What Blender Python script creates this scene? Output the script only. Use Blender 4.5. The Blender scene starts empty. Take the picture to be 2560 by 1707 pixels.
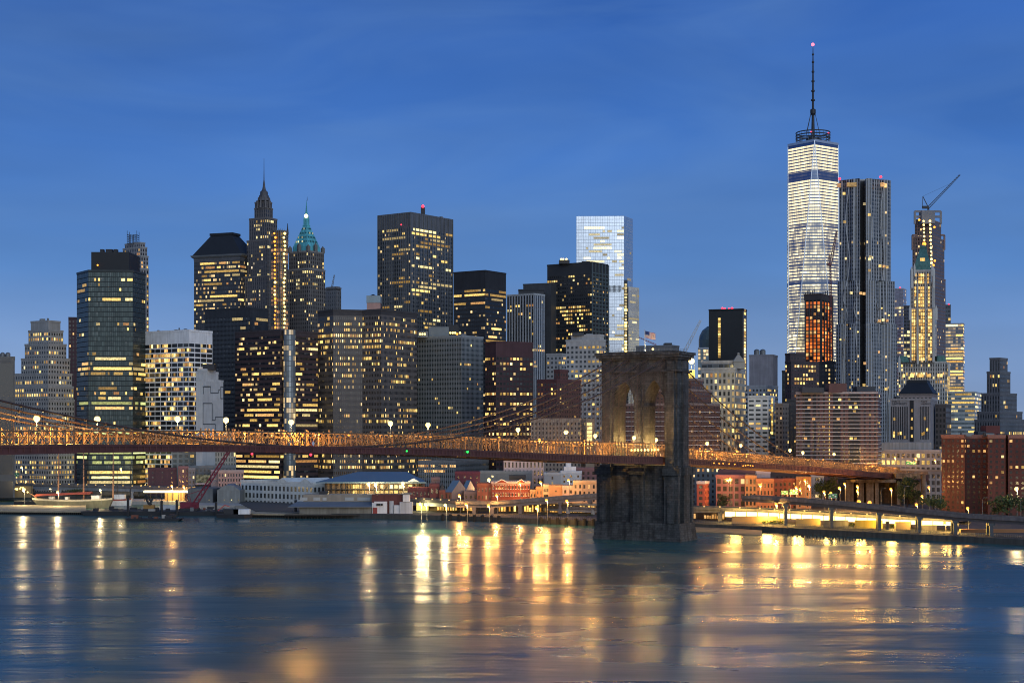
import bpy, bmesh, math, random
from mathutils import Vector, noise as mnoise
R = math.radians
rng = random.Random(7)
sc = bpy.context.scene
col = sc.collection

# ------------------------------------------------------------------ camera
F, HY, ZC = 3900.0, 1080.0, 48.0          # focal length in photo pixels, horizon row, eye height
cam = bpy.data.cameras.new('camera'); camo = bpy.data.objects.new('camera', cam); col.objects.link(camo)
camo.location = (0, 0, ZC); camo.rotation_euler = (R(90), 0, 0)
cam.sensor_width = 36; cam.lens = 36 * F / 2560; cam.shift_y = (HY - 853.5) / 2560
cam.clip_start = 1; cam.clip_end = 60000
sc.camera = camo

# ------------------------------------------------------------------ dusk sky
wd = bpy.data.worlds.new('World'); sc.world = wd; wd.use_nodes = True
nt = wd.node_tree; nt.nodes.clear()
def N(t, typ, **kw):
    n = t.nodes.new(typ)
    for k, v in kw.items():
        if k == 'inp':
            for i, x in v.items(): n.inputs[i].default_value = x
        else: setattr(n, k, v)
    return n
SUN_EL, SUN_AZ = R(7), R(155)              # a low glow behind the camera
def build_world():
    t = nt; L = t.links.new
    tc = N(t, 'ShaderNodeTexCoord')
    sep = N(t, 'ShaderNodeSeparateXYZ'); L(tc.outputs['Generated'], sep.inputs[0])
    ramp = N(t, 'ShaderNodeValToRGB')
    cr = ramp.color_ramp
    stops = [(0.0, (.29, .39, .58)), (.045, (.20, .33, .60)), (.10, (.088, .238, .59)), (.18, (.042, .160, .52)),
             (.27, (.026, .118, .46)), (.5, (.035, .11, .36)), (1.0, (.03, .085, .27))]
    cr.elements[0].position = 0; cr.elements[0].color = (*stops[0][1], 1)
    cr.elements[1].position = 1; cr.elements[1].color = (*stops[-1][1], 1)
    for p, c in stops[1:-1]:
        e = cr.elements.new(p); e.color = (*c, 1)
    L(sep.outputs['Z'], ramp.inputs[0])
    # thin streaky clouds
    mp = N(t, 'ShaderNodeMapping'); mp.inputs['Scale'].default_value = (2.2, 2.2, 9); mp.inputs['Rotation'].default_value = (0, R(6), 0)
    L(tc.outputs['Generated'], mp.inputs[0])
    nz = N(t, 'ShaderNodeTexNoise', inp={'Scale': 1.9, 'Detail': 4.5, 'Roughness': .5, 'Distortion': .9}); L(mp.outputs[0], nz.inputs['Vector'])
    mr = N(t, 'ShaderNodeMapRange', inp={1: .40, 2: .82, 3: 0, 4: .5}); L(nz.outputs['Fac'], mr.inputs[0])
    mx = N(t, 'ShaderNodeMix', data_type='RGBA'); L(mr.outputs[0], mx.inputs['Factor']); L(ramp.outputs[0], mx.inputs['A'])
    mx.inputs['B'].default_value = (.115, .25, .55, 1)
    nz2 = N(t, 'ShaderNodeTexNoise', inp={'Scale': 1.1, 'Detail': 4}); L(mp.outputs[0], nz2.inputs['Vector'])
    mr2 = N(t, 'ShaderNodeMapRange', inp={1: .35, 2: .68, 3: .84, 4: 1.12}); L(nz2.outputs['Fac'], mr2.inputs[0])
    mul = N(t, 'ShaderNodeMix', data_type='RGBA', blend_type='MULTIPLY'); mul.inputs['Factor'].default_value = 1
    L(mx.outputs['Result'], mul.inputs['A']); L(mr2.outputs[0], mul.inputs['B'])
    # pale twilight arch in the half of the sky behind the camera
    me = N(t, 'ShaderNodeMapRange', inp={1: .25, 2: -.9, 3: 0, 4: 1}); L(sep.outputs['Y'], me.inputs[0])
    mz = N(t, 'ShaderNodeMapRange', inp={1: .0, 2: .75, 3: 1, 4: .12}); L(sep.outputs['Z'], mz.inputs[0])
    mm = N(t, 'ShaderNodeMath', operation='MULTIPLY'); L(me.outputs[0], mm.inputs[0]); L(mz.outputs[0], mm.inputs[1])
    m3 = N(t, 'ShaderNodeMix', data_type='RGBA'); L(mm.outputs[0], m3.inputs['Factor']); L(mul.outputs['Result'], m3.inputs['A'])
    m3.inputs['B'].default_value = (.46, .53, .64, 1)
    sky = N(t, 'ShaderNodeTexSky', sky_type='NISHITA', sun_disc=False, sun_elevation=SUN_EL, sun_rotation=SUN_AZ)
    b1 = N(t, 'ShaderNodeBackground', inp={'Strength': .93}); L(m3.outputs['Result'], b1.inputs['Color'])
    b2 = N(t, 'ShaderNodeBackground', inp={'Strength': .006}); L(sky.outputs[0], b2.inputs['Color'])
    ad = N(t, 'ShaderNodeAddShader'); L(b1.outputs[0], ad.inputs[0]); L(b2.outputs[0], ad.inputs[1])
    out = N(t, 'ShaderNodeOutputWorld'); L(ad.outputs[0], out.inputs[0])
build_world()
sun = bpy.data.lights.new('sun', 'SUN'); sun.energy = 1.3; sun.angle = R(60); sun.color = (.80, .91, 1)
suno = bpy.data.objects.new('sun', sun); col.objects.link(suno)
sd = Vector((math.sin(SUN_AZ), math.cos(SUN_AZ), math.tan(R(22)))).normalized()
suno.rotation_euler = sd.to_track_quat('Z', 'Y').to_euler(); suno.location = sd * 900

vs = sc.view_settings; vs.view_transform = 'Standard'; vs.look = 'None'; vs.exposure = 0; vs.gamma = 1; vs.use_curve_mapping = False
sc.render.engine = 'CYCLES'
cy = sc.cycles; cy.use_denoising = True; cy.max_bounces = 5; cy.diffuse_bounces = 2; cy.glossy_bounces = 3
cy.transmission_bounces = 2; cy.transparent_max_bounces = 4; cy.caustics_reflective = False; cy.caustics_refractive = False
cy.sample_clamp_indirect = 6; cy.use_adaptive_sampling = True; cy.adaptive_threshold = .01; cy.pixel_filter_type = 'BLACKMAN_HARRIS'; cy.filter_width = 1.05

# ------------------------------------------------------------------ helpers
def px2x(px, Y): return (px - 1280) / F * Y
def py2z(py, Y): return ZC + (HY - py) * Y / F
def at(px, py, Y): return Vector((px2x(px, Y), Y, py2z(py, Y)))
def on(px, py, z):
    Y = (ZC - z) * F / (py - HY); return Vector((px2x(px, Y), Y, z))
def depth(py, z): return (ZC - z) * F / (py - HY)

ORG = {}
class MB:
    def __init__(s): s.v = []; s.f = []; s.m = []; s.uv = []
    def face(s, pts, mi=0, uv=None):
        b = len(s.v); s.v += [tuple(p) for p in pts]; s.f.append(tuple(range(b, b + len(pts)))); s.m.append(mi)
        s.uv.append(uv or [(0, 0)] * len(pts))
    def mesh_faces(s, vs_, fs, mi=0):
        b = len(s.v); s.v += [tuple(p) for p in vs_]
        for f in fs: s.f.append(tuple(b + i for i in f)); s.m.append(mi); s.uv.append([(0, 0)] * len(f))
    def box(s, c, size, rz=0, mi=0):
        x, y, z = size[0] / 2, size[1] / 2, size[2] / 2; ca, sa = math.cos(rz), math.sin(rz)
        pts = []
        for dz in (-z, z):
            for dx, dy in ((-x, -y), (x, -y), (x, y), (-x, y)):
                pts.append((c[0] + dx * ca - dy * sa, c[1] + dx * sa + dy * ca, c[2] + dz))
        s.mesh_faces(pts, [(3, 2, 1, 0), (4, 5, 6, 7), (0, 1, 5, 4), (1, 2, 6, 5), (2, 3, 7, 6), (3, 0, 4, 7)], mi)
    def boxz(s, x, y, z0, z1, w, d, rz=0, mi=0): s.box((x, y, (z0 + z1) / 2), (w, d, z1 - z0), rz, mi)
    def prism(s, poly, z0, z1, mi=0, top=None):
        n = len(poly); pts = [(p[0], p[1], z0) for p in poly] + [(p[0], p[1], z1) for p in (top or poly)]
        fs = [tuple(range(n - 1, -1, -1)), tuple(range(n, 2 * n))] + [(i, (i + 1) % n, n + (i + 1) % n, n + i) for i in range(n)]
        s.mesh_faces(pts, fs, mi)
    def bar(s, a, b, w, h=None, mi=0):
        a = Vector(a); b = Vector(b); d = b - a
        if d.length < 1e-6: return
        d.normalize(); up = Vector((0, 0, 1)) if abs(d.z) < .95 else Vector((1, 0, 0))
        x = d.cross(up).normalized(); y = x.cross(d); h = h or w
        pts = [p + x * sx * w / 2 + y * sy * h / 2 for p in (a, b) for sx, sy in ((-1, -1), (1, -1), (1, 1), (-1, 1))]
        s.mesh_faces(pts, [(3, 2, 1, 0), (4, 5, 6, 7), (0, 1, 5, 4), (1, 2, 6, 5), (2, 3, 7, 6), (3, 0, 4, 7)], mi)
    def tube(s, path, r, n=6, mi=0):
        path = [Vector(p) for p in path]; rings = []
        for i, p in enumerate(path):
            d = (path[min(i + 1, len(path) - 1)] - path[max(i - 1, 0)]).normalized()
            up = Vector((0, 0, 1)) if abs(d.z) < .95 else Vector((1, 0, 0))
            x = d.cross(up).normalized(); y = x.cross(d); rr = r[i] if isinstance(r, (list, tuple)) else r
            rings.append([p + (x * math.cos(2 * math.pi * k / n) + y * math.sin(2 * math.pi * k / n)) * rr for k in range(n)])
        fs = []
        for i in range(len(path) - 1):
            for k in range(n): fs.append((i * n + k, i * n + (k + 1) % n, (i + 1) * n + (k + 1) % n, (i + 1) * n + k))
        fs += [tuple(range(n - 1, -1, -1)), tuple(range((len(path) - 1) * n, len(path) * n))]
        s.mesh_faces([q for g in rings for q in g], fs, mi)
    def lathe(s, c, prof, n=12, mi=0, rz=0):
        pts = []; fs = []
        for r, z in prof:
            for k in range(n):
                a = 2 * math.pi * k / n + rz; pts.append((c[0] + r * math.cos(a), c[1] + r * math.sin(a), c[2] + z))
        for i in range(len(prof) - 1):
            for k in range(n): fs.append((i * n + k, i * n + (k + 1) % n, (i + 1) * n + (k + 1) % n, (i + 1) * n + k))
        fs += [tuple(range(n - 1, -1, -1)), tuple(range((len(prof) - 1) * n, len(prof) * n))]
        s.mesh_faces(pts, fs, mi)
    def ball(s, c, r, n=10, m=6, mi=0, sz=1):
        s.lathe(c, [(max(r * math.sin(math.pi * i / m), r * .02), -r * sz * math.cos(math.pi * i / m)) for i in range(m + 1)], n, mi)
    def mesh(s, name, mats, org):
        me = bpy.data.meshes.new(name)
        me.from_pydata([(p[0] - org[0], p[1] - org[1], p[2] - org[2]) for p in s.v], [], s.f)
        for m in mats: me.materials.append(m)
        me.polygons.foreach_set('material_index', s.m)
        ul = me.uv_layers.new(name='UVMap'); flat = [c for f in s.uv for p in f for c in p]; ul.data.foreach_set('uv', flat)
        me.update(); return me
    def build(s, name, mats, parent=None, **props):
        if not isinstance(mats, (list, tuple)): mats = [mats]
        xs = [p[0] for p in s.v]; ys = [p[1] for p in s.v]; zs = [p[2] for p in s.v]
        org = Vector(((min(xs) + max(xs)) / 2, (min(ys) + max(ys)) / 2, min(zs)))
        o = bpy.data.objects.new(name, s.mesh(name, mats, org)); col.objects.link(o)
        ORG[o.name] = org
        if parent: o.parent = parent; o.location = org - ORG[parent.name]
        else: o.location = org
        for k, v in props.items(): o[k] = v
        return o
def empty(name, loc, label, cat, group=None):
    o = bpy.data.objects.new(name, None); col.objects.link(o); o.location = loc; o.empty_display_size = 2
    ORG[o.name] = Vector(loc); o['label'] = label; o['category'] = cat; o['kind'] = 'thing'
    if group: o['group'] = group
    return o
def tag(o, label, cat, group=None):
    o['label'] = label; o['category'] = cat; o['kind'] = 'thing'
    if group: o['group'] = group
    return o
def put(name, me, loc, parent=None, rz=0):          # another object on shared mesh data, loc in world space
    o = bpy.data.objects.new(name, me); col.objects.link(o); loc = Vector(loc); ORG[o.name] = loc
    if parent: o.parent = parent; o.location = loc - ORG[parent.name]
    else: o.location = loc
    o.rotation_euler.z = rz
    return o

# ------------------------------------------------------------------ materials
def mat(name, base, rough=.75, metal=0, var=.18, scale=.12, spec=.4, bump=0, streak=0):
    m = bpy.data.materials.new(name); m.use_nodes = True; t = m.node_tree; L = t.links.new
    b = t.nodes['Principled BSDF']; b.inputs['Roughness'].default_value = rough; b.inputs['Metallic'].default_value = metal
    b.inputs['Specular IOR Level'].default_value = spec
    tc = N(t, 'ShaderNodeTexCoord')
    nz = N(t, 'ShaderNodeTexNoise', inp={'Scale': scale, 'Detail': 7, 'Roughness': .65}); L(tc.outputs['Object'], nz.inputs['Vector'])
    mr = N(t, 'ShaderNodeMapRange', inp={1: .25, 2: .75, 3: 1 - var, 4: 1 + var}); L(nz.outputs['Fac'], mr.inputs[0])
    last = mr.outputs[0]
    if streak:
        mp = N(t, 'ShaderNodeMapping'); mp.inputs['Scale'].default_value = (1, 1, .06); L(tc.outputs['Object'], mp.inputs[0])
        n2 = N(t, 'ShaderNodeTexNoise', inp={'Scale': scale * 5, 'Detail': 5}); L(mp.outputs[0], n2.inputs['Vector'])
        m2 = N(t, 'ShaderNodeMapRange', inp={1: .3, 2: .7, 3: 1 - streak, 4: 1 + streak}); L(n2.outputs['Fac'], m2.inputs[0])
        mu = N(t, 'ShaderNodeMath', operation='MULTIPLY'); L(last, mu.inputs[0]); L(m2.outputs[0], mu.inputs[1]); last = mu.outputs[0]
    mx = N(t, 'ShaderNodeMix', data_type='RGBA', blend_type='MULTIPLY'); mx.inputs['Factor'].default_value = 1
    mx.inputs['A'].default_value = (*base, 1); L(last, mx.inputs['B']); L(mx.outputs['Result'], b.inputs['Base Color'])
    if bump:
        bp = N(t, 'ShaderNodeBump', inp={'Strength': bump, 'Distance': .3}); L(nz.outputs['Fac'], bp.inputs['Height']); L(bp.outputs[0], b.inputs['Normal'])
    return m
def emis(name, c, s, rand=0, sample=False):
    m = bpy.data.materials.new(name); m.use_nodes = True; t = m.node_tree; L = t.links.new
    b = t.nodes['Principled BSDF']; b.inputs['Base Color'].default_value = (.05, .04, .03, 1); b.inputs['Roughness'].default_value = .4
    b.inputs['Emission Color'].default_value = (*c, 1); b.inputs['Emission Strength'].default_value = s
    if rand:
        oi = N(t, 'ShaderNodeObjectInfo'); ge = N(t, 'ShaderNodeNewGeometry')
        ad = N(t, 'ShaderNodeMath', operation='ADD'); L(oi.outputs['Random'], ad.inputs[0]); L(ge.outputs['Random Per Island'], ad.inputs[1])
        fr = N(t, 'ShaderNodeMath', operation='FRACT'); L(ad.outputs[0], fr.inputs[0])
        tc = N(t, 'ShaderNodeTexCoord'); nz = N(t, 'ShaderNodeTexNoise', inp={'Scale': .9, 'Detail': 3}); L(ge.outputs['Position'], nz.inputs['Vector'])
        pw = N(t, 'ShaderNodeMath', operation='POWER', inp={1: 2.0}); L(fr.outputs[0], pw.inputs[0])
        mr = N(t, 'ShaderNodeMapRange', inp={1: 0, 2: 1, 3: s * (1 - rand), 4: s * (1 + rand)}); L(pw.outputs[0], mr.inputs[0])
        m2 = N(t, 'ShaderNodeMapRange', inp={1: .3, 2: .7, 3: .45, 4: 1.5}); L(nz.outputs['Fac'], m2.inputs[0])
        mu = N(t, 'ShaderNodeMath', operation='MULTIPLY'); L(mr.outputs[0], mu.inputs[0]); L(m2.outputs[0], mu.inputs[1])
        L(mu.outputs[0], b.inputs['Emission Strength'])
        hs = N(t, 'ShaderNodeHueSaturation', inp={'Color': (*c, 1)})
        m4 = N(t, 'ShaderNodeMapRange', inp={1: 0, 2: 1, 3: .488, 4: .512}); L(fr.outputs[0], m4.inputs[0]); L(m4.outputs[0], hs.inputs['Hue'])
        m5 = N(t, 'ShaderNodeMapRange', inp={1: 0, 2: 1, 3: 1.05, 4: .92}); L(fr.outputs[0], m5.inputs[0]); L(m5.outputs[0], hs.inputs['Saturation'])
        L(hs.outputs[0], b.inputs['Emission Color'])
    m.cycles.emission_sampling = 'AUTO' if sample else 'NONE'
    return m
def facade_group():
    g = bpy.data.node_groups.new('facade', 'ShaderNodeTree'); t = g; L = t.links.new
    I = g.interface
    for nm, ty, d in (('Wall', 'NodeSocketColor', (.3, .3, .3, 1)), ('Spandrel', 'NodeSocketColor', (.2, .2, .2, 1)), ('Glass', 'NodeSocketColor', (.03, .04, .05, 1)),
                      ('WinW', 'NodeSocketFloat', .6), ('WinH', 'NodeSocketFloat', .6), ('Rough', 'NodeSocketFloat', .15), ('Metal', 'NodeSocketFloat', 0.),
                      ('Lit', 'NodeSocketFloat', 0.), ('LitStr', 'NodeSocketFloat', 1.), ('LitCol', 'NodeSocketColor', (1, .68, .28, 1)), ('Seed', 'NodeSocketFloat', 0.), ('Mull', 'NodeSocketFloat', 0.)):
        k = I.new_socket(nm, in_out='INPUT', socket_type=ty); k.default_value = d
    I.new_socket('BSDF', in_out='OUTPUT', socket_type='NodeSocketShader')
    gi = N(t, 'NodeGroupInput'); go = N(t, 'NodeGroupOutput')
    def M(op, a, b=None, c=None):
        n = N(t, 'ShaderNodeMath', operation=op)
        for i, x in enumerate((a, b, c)):
            if x is None: continue
            if isinstance(x, (int, float)): n.inputs[i].default_value = x
            else: L(x, n.inputs[i])
        return n.outputs[0]
    def mixc(f, a, b, bt='MIX'):
        n = N(t, 'ShaderNodeMix', data_type='RGBA', blend_type=bt)
        for k, x in (('Factor', f), ('A', a), ('B', b)):
            if isinstance(x, (int, float)): n.inputs[k].default_value = x
            elif isinstance(x, tuple): n.inputs[k].default_value = x
            else: L(x, n.inputs[k])
        return n.outputs['Result']
    uv = N(t, 'ShaderNodeUVMap'); sp = N(t, 'ShaderNodeSeparateXYZ'); L(uv.outputs[0], sp.inputs[0])
    u, v = sp.outputs['X'], sp.outputs['Y']
    fu, fv = M('FRACT', u), M('FRACT', v); cu, cv = M('FLOOR', u), M('FLOOR', v)
    au, av = M('ABSOLUTE', M('SUBTRACT', fu, .5)), M('ABSOLUTE', M('SUBTRACT', fv, .5))
    mu = M('LESS_THAN', au, M('MULTIPLY', gi.outputs['WinW'], .5)); mv = M('LESS_THAN', av, M('MULTIPLY', gi.outputs['WinH'], .5))
    inwin = M('MULTIPLY', mu, mv)
    # thin mullion in the middle of every pane
    mull = M('MULTIPLY', M('LESS_THAN', au, .045), M('GREATER_THAN', gi.outputs['Mull'], .5)); inwin = M('MULTIPLY', inwin, M('SUBTRACT', 1, mull))
    cc = N(t, 'ShaderNodeCombineXYZ'); L(cu, cc.inputs[0]); L(cv, cc.inputs[1]); L(gi.outputs['Seed'], cc.inputs[2])
    wn = N(t, 'ShaderNodeTexWhiteNoise', noise_dimensions='3D'); L(cc.outputs[0], wn.inputs['Vector'])
    s2 = N(t, 'ShaderNodeSeparateColor'); L(wn.outputs['Color'], s2.inputs[0]); r1, r2, r3 = s2.outputs
    nz = N(t, 'ShaderNodeTexNoise', inp={'Scale': .13, 'Detail': 3}); L(cc.outputs[0], nz.inputs['Vector'])
    # wall weathering
    tc = N(t, 'ShaderNodeTexCoord'); n1 = N(t, 'ShaderNodeTexNoise', inp={'Scale': .08, 'Detail': 8, 'Roughness': .65}); L(tc.outputs['Object'], n1.inputs['Vector'])
    wv = N(t, 'ShaderNodeMapRange', inp={1: .25, 2: .75, 3: .78, 4: 1.2}); L(n1.outputs['Fac'], wv.inputs[0])
    mp = N(t, 'ShaderNodeMapping'); mp.inputs['Scale'].default_value = (1, 1, .05); L(tc.outputs['Object'], mp.inputs[0])
    n3 = N(t, 'ShaderNodeTexNoise', inp={'Scale': .5, 'Detail': 4}); L(mp.outputs[0], n3.inputs['Vector'])
    wv2 = N(t, 'ShaderNodeMapRange', inp={1: .3, 2: .7, 3: .86, 4: 1.1}); L(n3.outputs['Fac'], wv2.inputs[0])
    wall = mixc(mu, gi.outputs['Wall'], gi.outputs['Spandrel'])
    wall = mixc(1., wall, M('MULTIPLY', wv.outputs[0], wv2.outputs[0]), 'MULTIPLY')
    imet = M('SUBTRACT', 1, gi.outputs['Metal']); gv = M('ADD', 1, M('MULTIPLY', imet, M('ADD', -.22, M('MULTIPLY', M('MULTIPLY', r1, r1), .7))))
    glass = mixc(1., gi.outputs['Glass'], gv, 'MULTIPLY')
    # some blinds drawn to a different height in each window
    bl = M('MULTIPLY', M('GREATER_THAN', r2, .8), M('GREATER_THAN', fv, M('SUBTRACT', .95, M('MULTIPLY', r1, .6))))
    glass = mixc(M('MULTIPLY', M('MULTIPLY', bl, .22), imet), glass, (.30, .29, .27, 1))
    base = mixc(inwin, wall, glass)
    litp = M('MULTIPLY', gi.outputs['Lit'], M('MAXIMUM', 0, M('MULTIPLY_ADD', nz.outputs['Fac'], 5.0, -1.5)))
    lit = M('MULTIPLY', M('LESS_THAN', r3, litp), inwin)
    es = M('MULTIPLY', M('MULTIPLY', lit, gi.outputs['LitStr']), M('ADD', .3, M('MULTIPLY', M('MULTIPLY', r1, r1), 1.5)))
    b = N(t, 'ShaderNodeBsdfPrincipled'); b.inputs['Specular IOR Level'].default_value = .45
    L(base, b.inputs['Base Color'])
    rr = M('ADD', .82, M('MULTIPLY', inwin, M('SUBTRACT', gi.outputs['Rough'], .82))); L(rr, b.inputs['Roughness'])
    L(M('MULTIPLY', inwin, gi.outputs['Metal']), b.inputs['Metallic'])
    L(gi.outputs['LitCol'], b.inputs['Emission Color']); L(es, b.inputs['Emission Strength'])
    L(b.outputs[0], go.inputs[0])
    return g
FG = facade_group()
_seed = [1.0]
def facade(name, wall, spandrel=None, glass=(.03, .04, .05), ww=.6, wh=.6, rough=.15, metal=0, lit=0, lits=1, litc=(1, .68, .28), mull=0):
    m = bpy.data.materials.new(name); m.use_nodes = True; t = m.node_tree; t.nodes.clear()
    g = N(t, 'ShaderNodeGroup'); g.node_tree = FG; o = N(t, 'ShaderNodeOutputMaterial'); t.links.new(g.outputs[0], o.inputs[0])
    _seed[0] += 3.7
    for k, v in (('Wall', (*wall, 1)), ('Spandrel', (*(spandrel or wall), 1)), ('Glass', (*glass, 1)), ('WinW', ww), ('WinH', wh), ('Rough', rough), ('Metal', metal),
                 ('Lit', lit), ('LitStr', lits), ('LitCol', (*litc, 1)), ('Seed', _seed[0]), ('Mull', mull)): g.inputs[k].default_value = v
    m.cycles.emission_sampling = 'NONE'
    return m
ROOF = mat('roofing', (.055, .06, .07), .9)
DARK = mat('dark_metal', (.03, .032, .038), .55, .3)
GREYM = mat('grey_metal', (.16, .17, .18), .5, .4)
CONC = mat('concrete', (.30, .29, .27), .85, streak=.25)
WHITE = mat('white_paint', (.62, .64, .66), .6, streak=.12)
BLACK = mat('black_paint', (.014, .016, .02), .6)
WARM = emis('warm_window_light', (1, .62, .135), 1.12, .75)
PALE = emis('pale_window_light', (1, .78, .32), 1.25, .7)
AMBER = emis('amber_window_light', (1, .50, .14), .95, .6)
GREENW = emis('greenish_window_light', (.85, .92, .30), .95, .6)
LAMPY = emis('yellow_lamp_glow', (1, .70, .19), 4.2)
LAMPO = emis('orange_lamp_glow', (1, .36, .035), 2.6)
REDL = emis('red_beacon', (1, .03, .06), 3.5)
GREENL = emis('green_beacon', (.02, 1, .10), 2.5)

# ------------------------------------------------------------------ river and ground
def build_water():
    m = bpy.data.materials.new('river_water'); m.use_nodes = True; t = m.node_tree; L = t.links.new
    b = t.nodes['Principled BSDF']; b.inputs['Base Color'].default_value = (.028, .098, .105, 1); b.inputs['IOR'].default_value = 1.33
    b.inputs['Roughness'].default_value = .13; b.inputs['Specular IOR Level'].default_value = .36
    tc = N(t, 'ShaderNodeTexCoord')
    mp = N(t, 'ShaderNodeMapping'); mp.inputs['Scale'].default_value = (.35, 1, 1); mp.inputs['Rotation'].default_value = (0, 0, R(14)); L(tc.outputs['Object'], mp.inputs[0])
    n1 = N(t, 'ShaderNodeTexNoise', inp={'Scale': .05, 'Detail': 3.5, 'Roughness': .55, 'Distortion': .2}); L(mp.outputs[0], n1.inputs['Vector'])
    n2 = N(t, 'ShaderNodeTexNoise', inp={'Scale': .35, 'Detail': 3}); L(mp.outputs[0], n2.inputs['Vector'])
    ad = N(t, 'ShaderNodeMath', operation='MULTIPLY_ADD', inp={1: .02}); L(n2.outputs['Fac'], ad.inputs[0]); L(n1.outputs['Fac'], ad.inputs[2])
    bp = N(t, 'ShaderNodeBump', inp={'Strength': .5, 'Distance': 1.4}); L(ad.outputs[0], bp.inputs['Height']); L(bp.outputs[0], b.inputs['Normal'])
    n3 = N(t, 'ShaderNodeTexNoise', inp={'Scale': .022, 'Detail': 5}); L(mp.outputs[0], n3.inputs['Vector'])
    mr = N(t, 'ShaderNodeMapRange', inp={1: .35, 2: .65, 3: .19, 4: .36}); L(n3.outputs['Fac'], mr.inputs[0]); L(mr.outputs[0], b.inputs['Roughness'])
    w = MB(); w.face([(-9000, -3000, 0), (9000, -3000, 0), (9000, 14000, 0), (-9000, 14000, 0)])
    w.build('river_water', m, kind='structure')
build_water()
SHORE = [(-400, 1246), (0, 1247), (470, 1250), (590, 1262), (640, 1288), (760, 1293), (1000, 1298), (1120, 1300), (1490, 1314), (1740, 1322), (1900, 1329), (2240, 1347), (2560, 1363), (2900, 1382)]
SP = [on(a, b, 0) for a, b in SHORE]
def build_ground():
    gm = mat('city_ground', (.05, .05, .052), .9, scale=.03); wm = mat('seawall', (.05, .055, .055), .9, streak=.3)
    g = MB(); far = 16000
    P = [Vector((-5200, SP[0].y, 0))] + SP + [Vector((5200, SP[-1].y, 0))]
    fx = [-9000] + [p.x / p.y * far for p in SP] + [9000]
    for i in range(len(P) - 1):
        a, b = P[i], P[i + 1]
        g.face([(a.x, a.y, 2.6), (b.x, b.y, 2.6), (fx[i + 1], far, 2.6), (fx[i], far, 2.6)], 0)
        g.face([(a.x, a.y, -2), (b.x, b.y, -2), (b.x, b.y, 2.6), (a.x, a.y, 2.6)], 1)
    g.build('ground', [gm, wm], kind='structure')
build_ground()
# ------------------------------------------------------------------ the suspension bridge
T0 = Vector((59.6, 700, 0)); AX = R(60)
BU = Vector((-math.cos(AX), -math.sin(AX), 0)); BN = Vector((math.sin(AX), -math.cos(AX), 0))   # along the deck to the left, across it
def BP(s, w, z): return Vector((T0.x + BU.x * s + BN.x * w, T0.y + BU.y * s + BN.y * w, z))
def s_of_px(px, w):
    k = (px - 1280) / F; P = BP(0, w, 0)
    return (k * P.y - P.x) / (BU.x - k * BU.y)
HW = 12.8
PROF = []
for px, yt, ym, yb in [(-260, 1080, 1114, 1142), (0, 1078, 1112, 1137), (300, 1077, 1110, 1131), (620, 1079, 1112, 1130), (870, 1083, 1116, 1134), (1100, 1088, 1120, 1139), (1300, 1098, 1130, 1147),
                       (1500, 1105, 1137, 1157), (1690, 1112, 1142, 1161), (1740, 1122, 1147, 1163), (2000, 1145, 1163, 1178), (2230, 1168, 1182, 1196), (2420, 1180, 1190, 1206)]:
    s = s_of_px(px, HW); Y = BP(s, HW, 0).y; PROF.append((s, py2z(yt, Y), py2z(ym, Y), py2z(yb, Y)))
PROF.sort()
def prof(s, k):
    P = PROF
    if s <= P[0][0]: return P[0][k]
    for i in range(len(P) - 1):
        if s <= P[i + 1][0]:
            t = (s - P[i][0]) / (P[i + 1][0] - P[i][0])
            m = lambda j: (P[min(j + 1, len(P) - 1)][k] - P[max(j - 1, 0)][k]) / (P[min(j + 1, len(P) - 1)][0] - P[max(j - 1, 0)][0])
            h = P[i + 1][0] - P[i][0]; a, b = P[i][k], P[i + 1][k]
            return (2 * t**3 - 3 * t**2 + 1) * a + (t**3 - 2 * t**2 + t) * h * m(i) + (-2 * t**3 + 3 * t**2) * b + (t**3 - t**2) * h * m(i + 1)
    return P[-1][k]
S0, S1 = PROF[0][0], PROF[-1][0]
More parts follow.
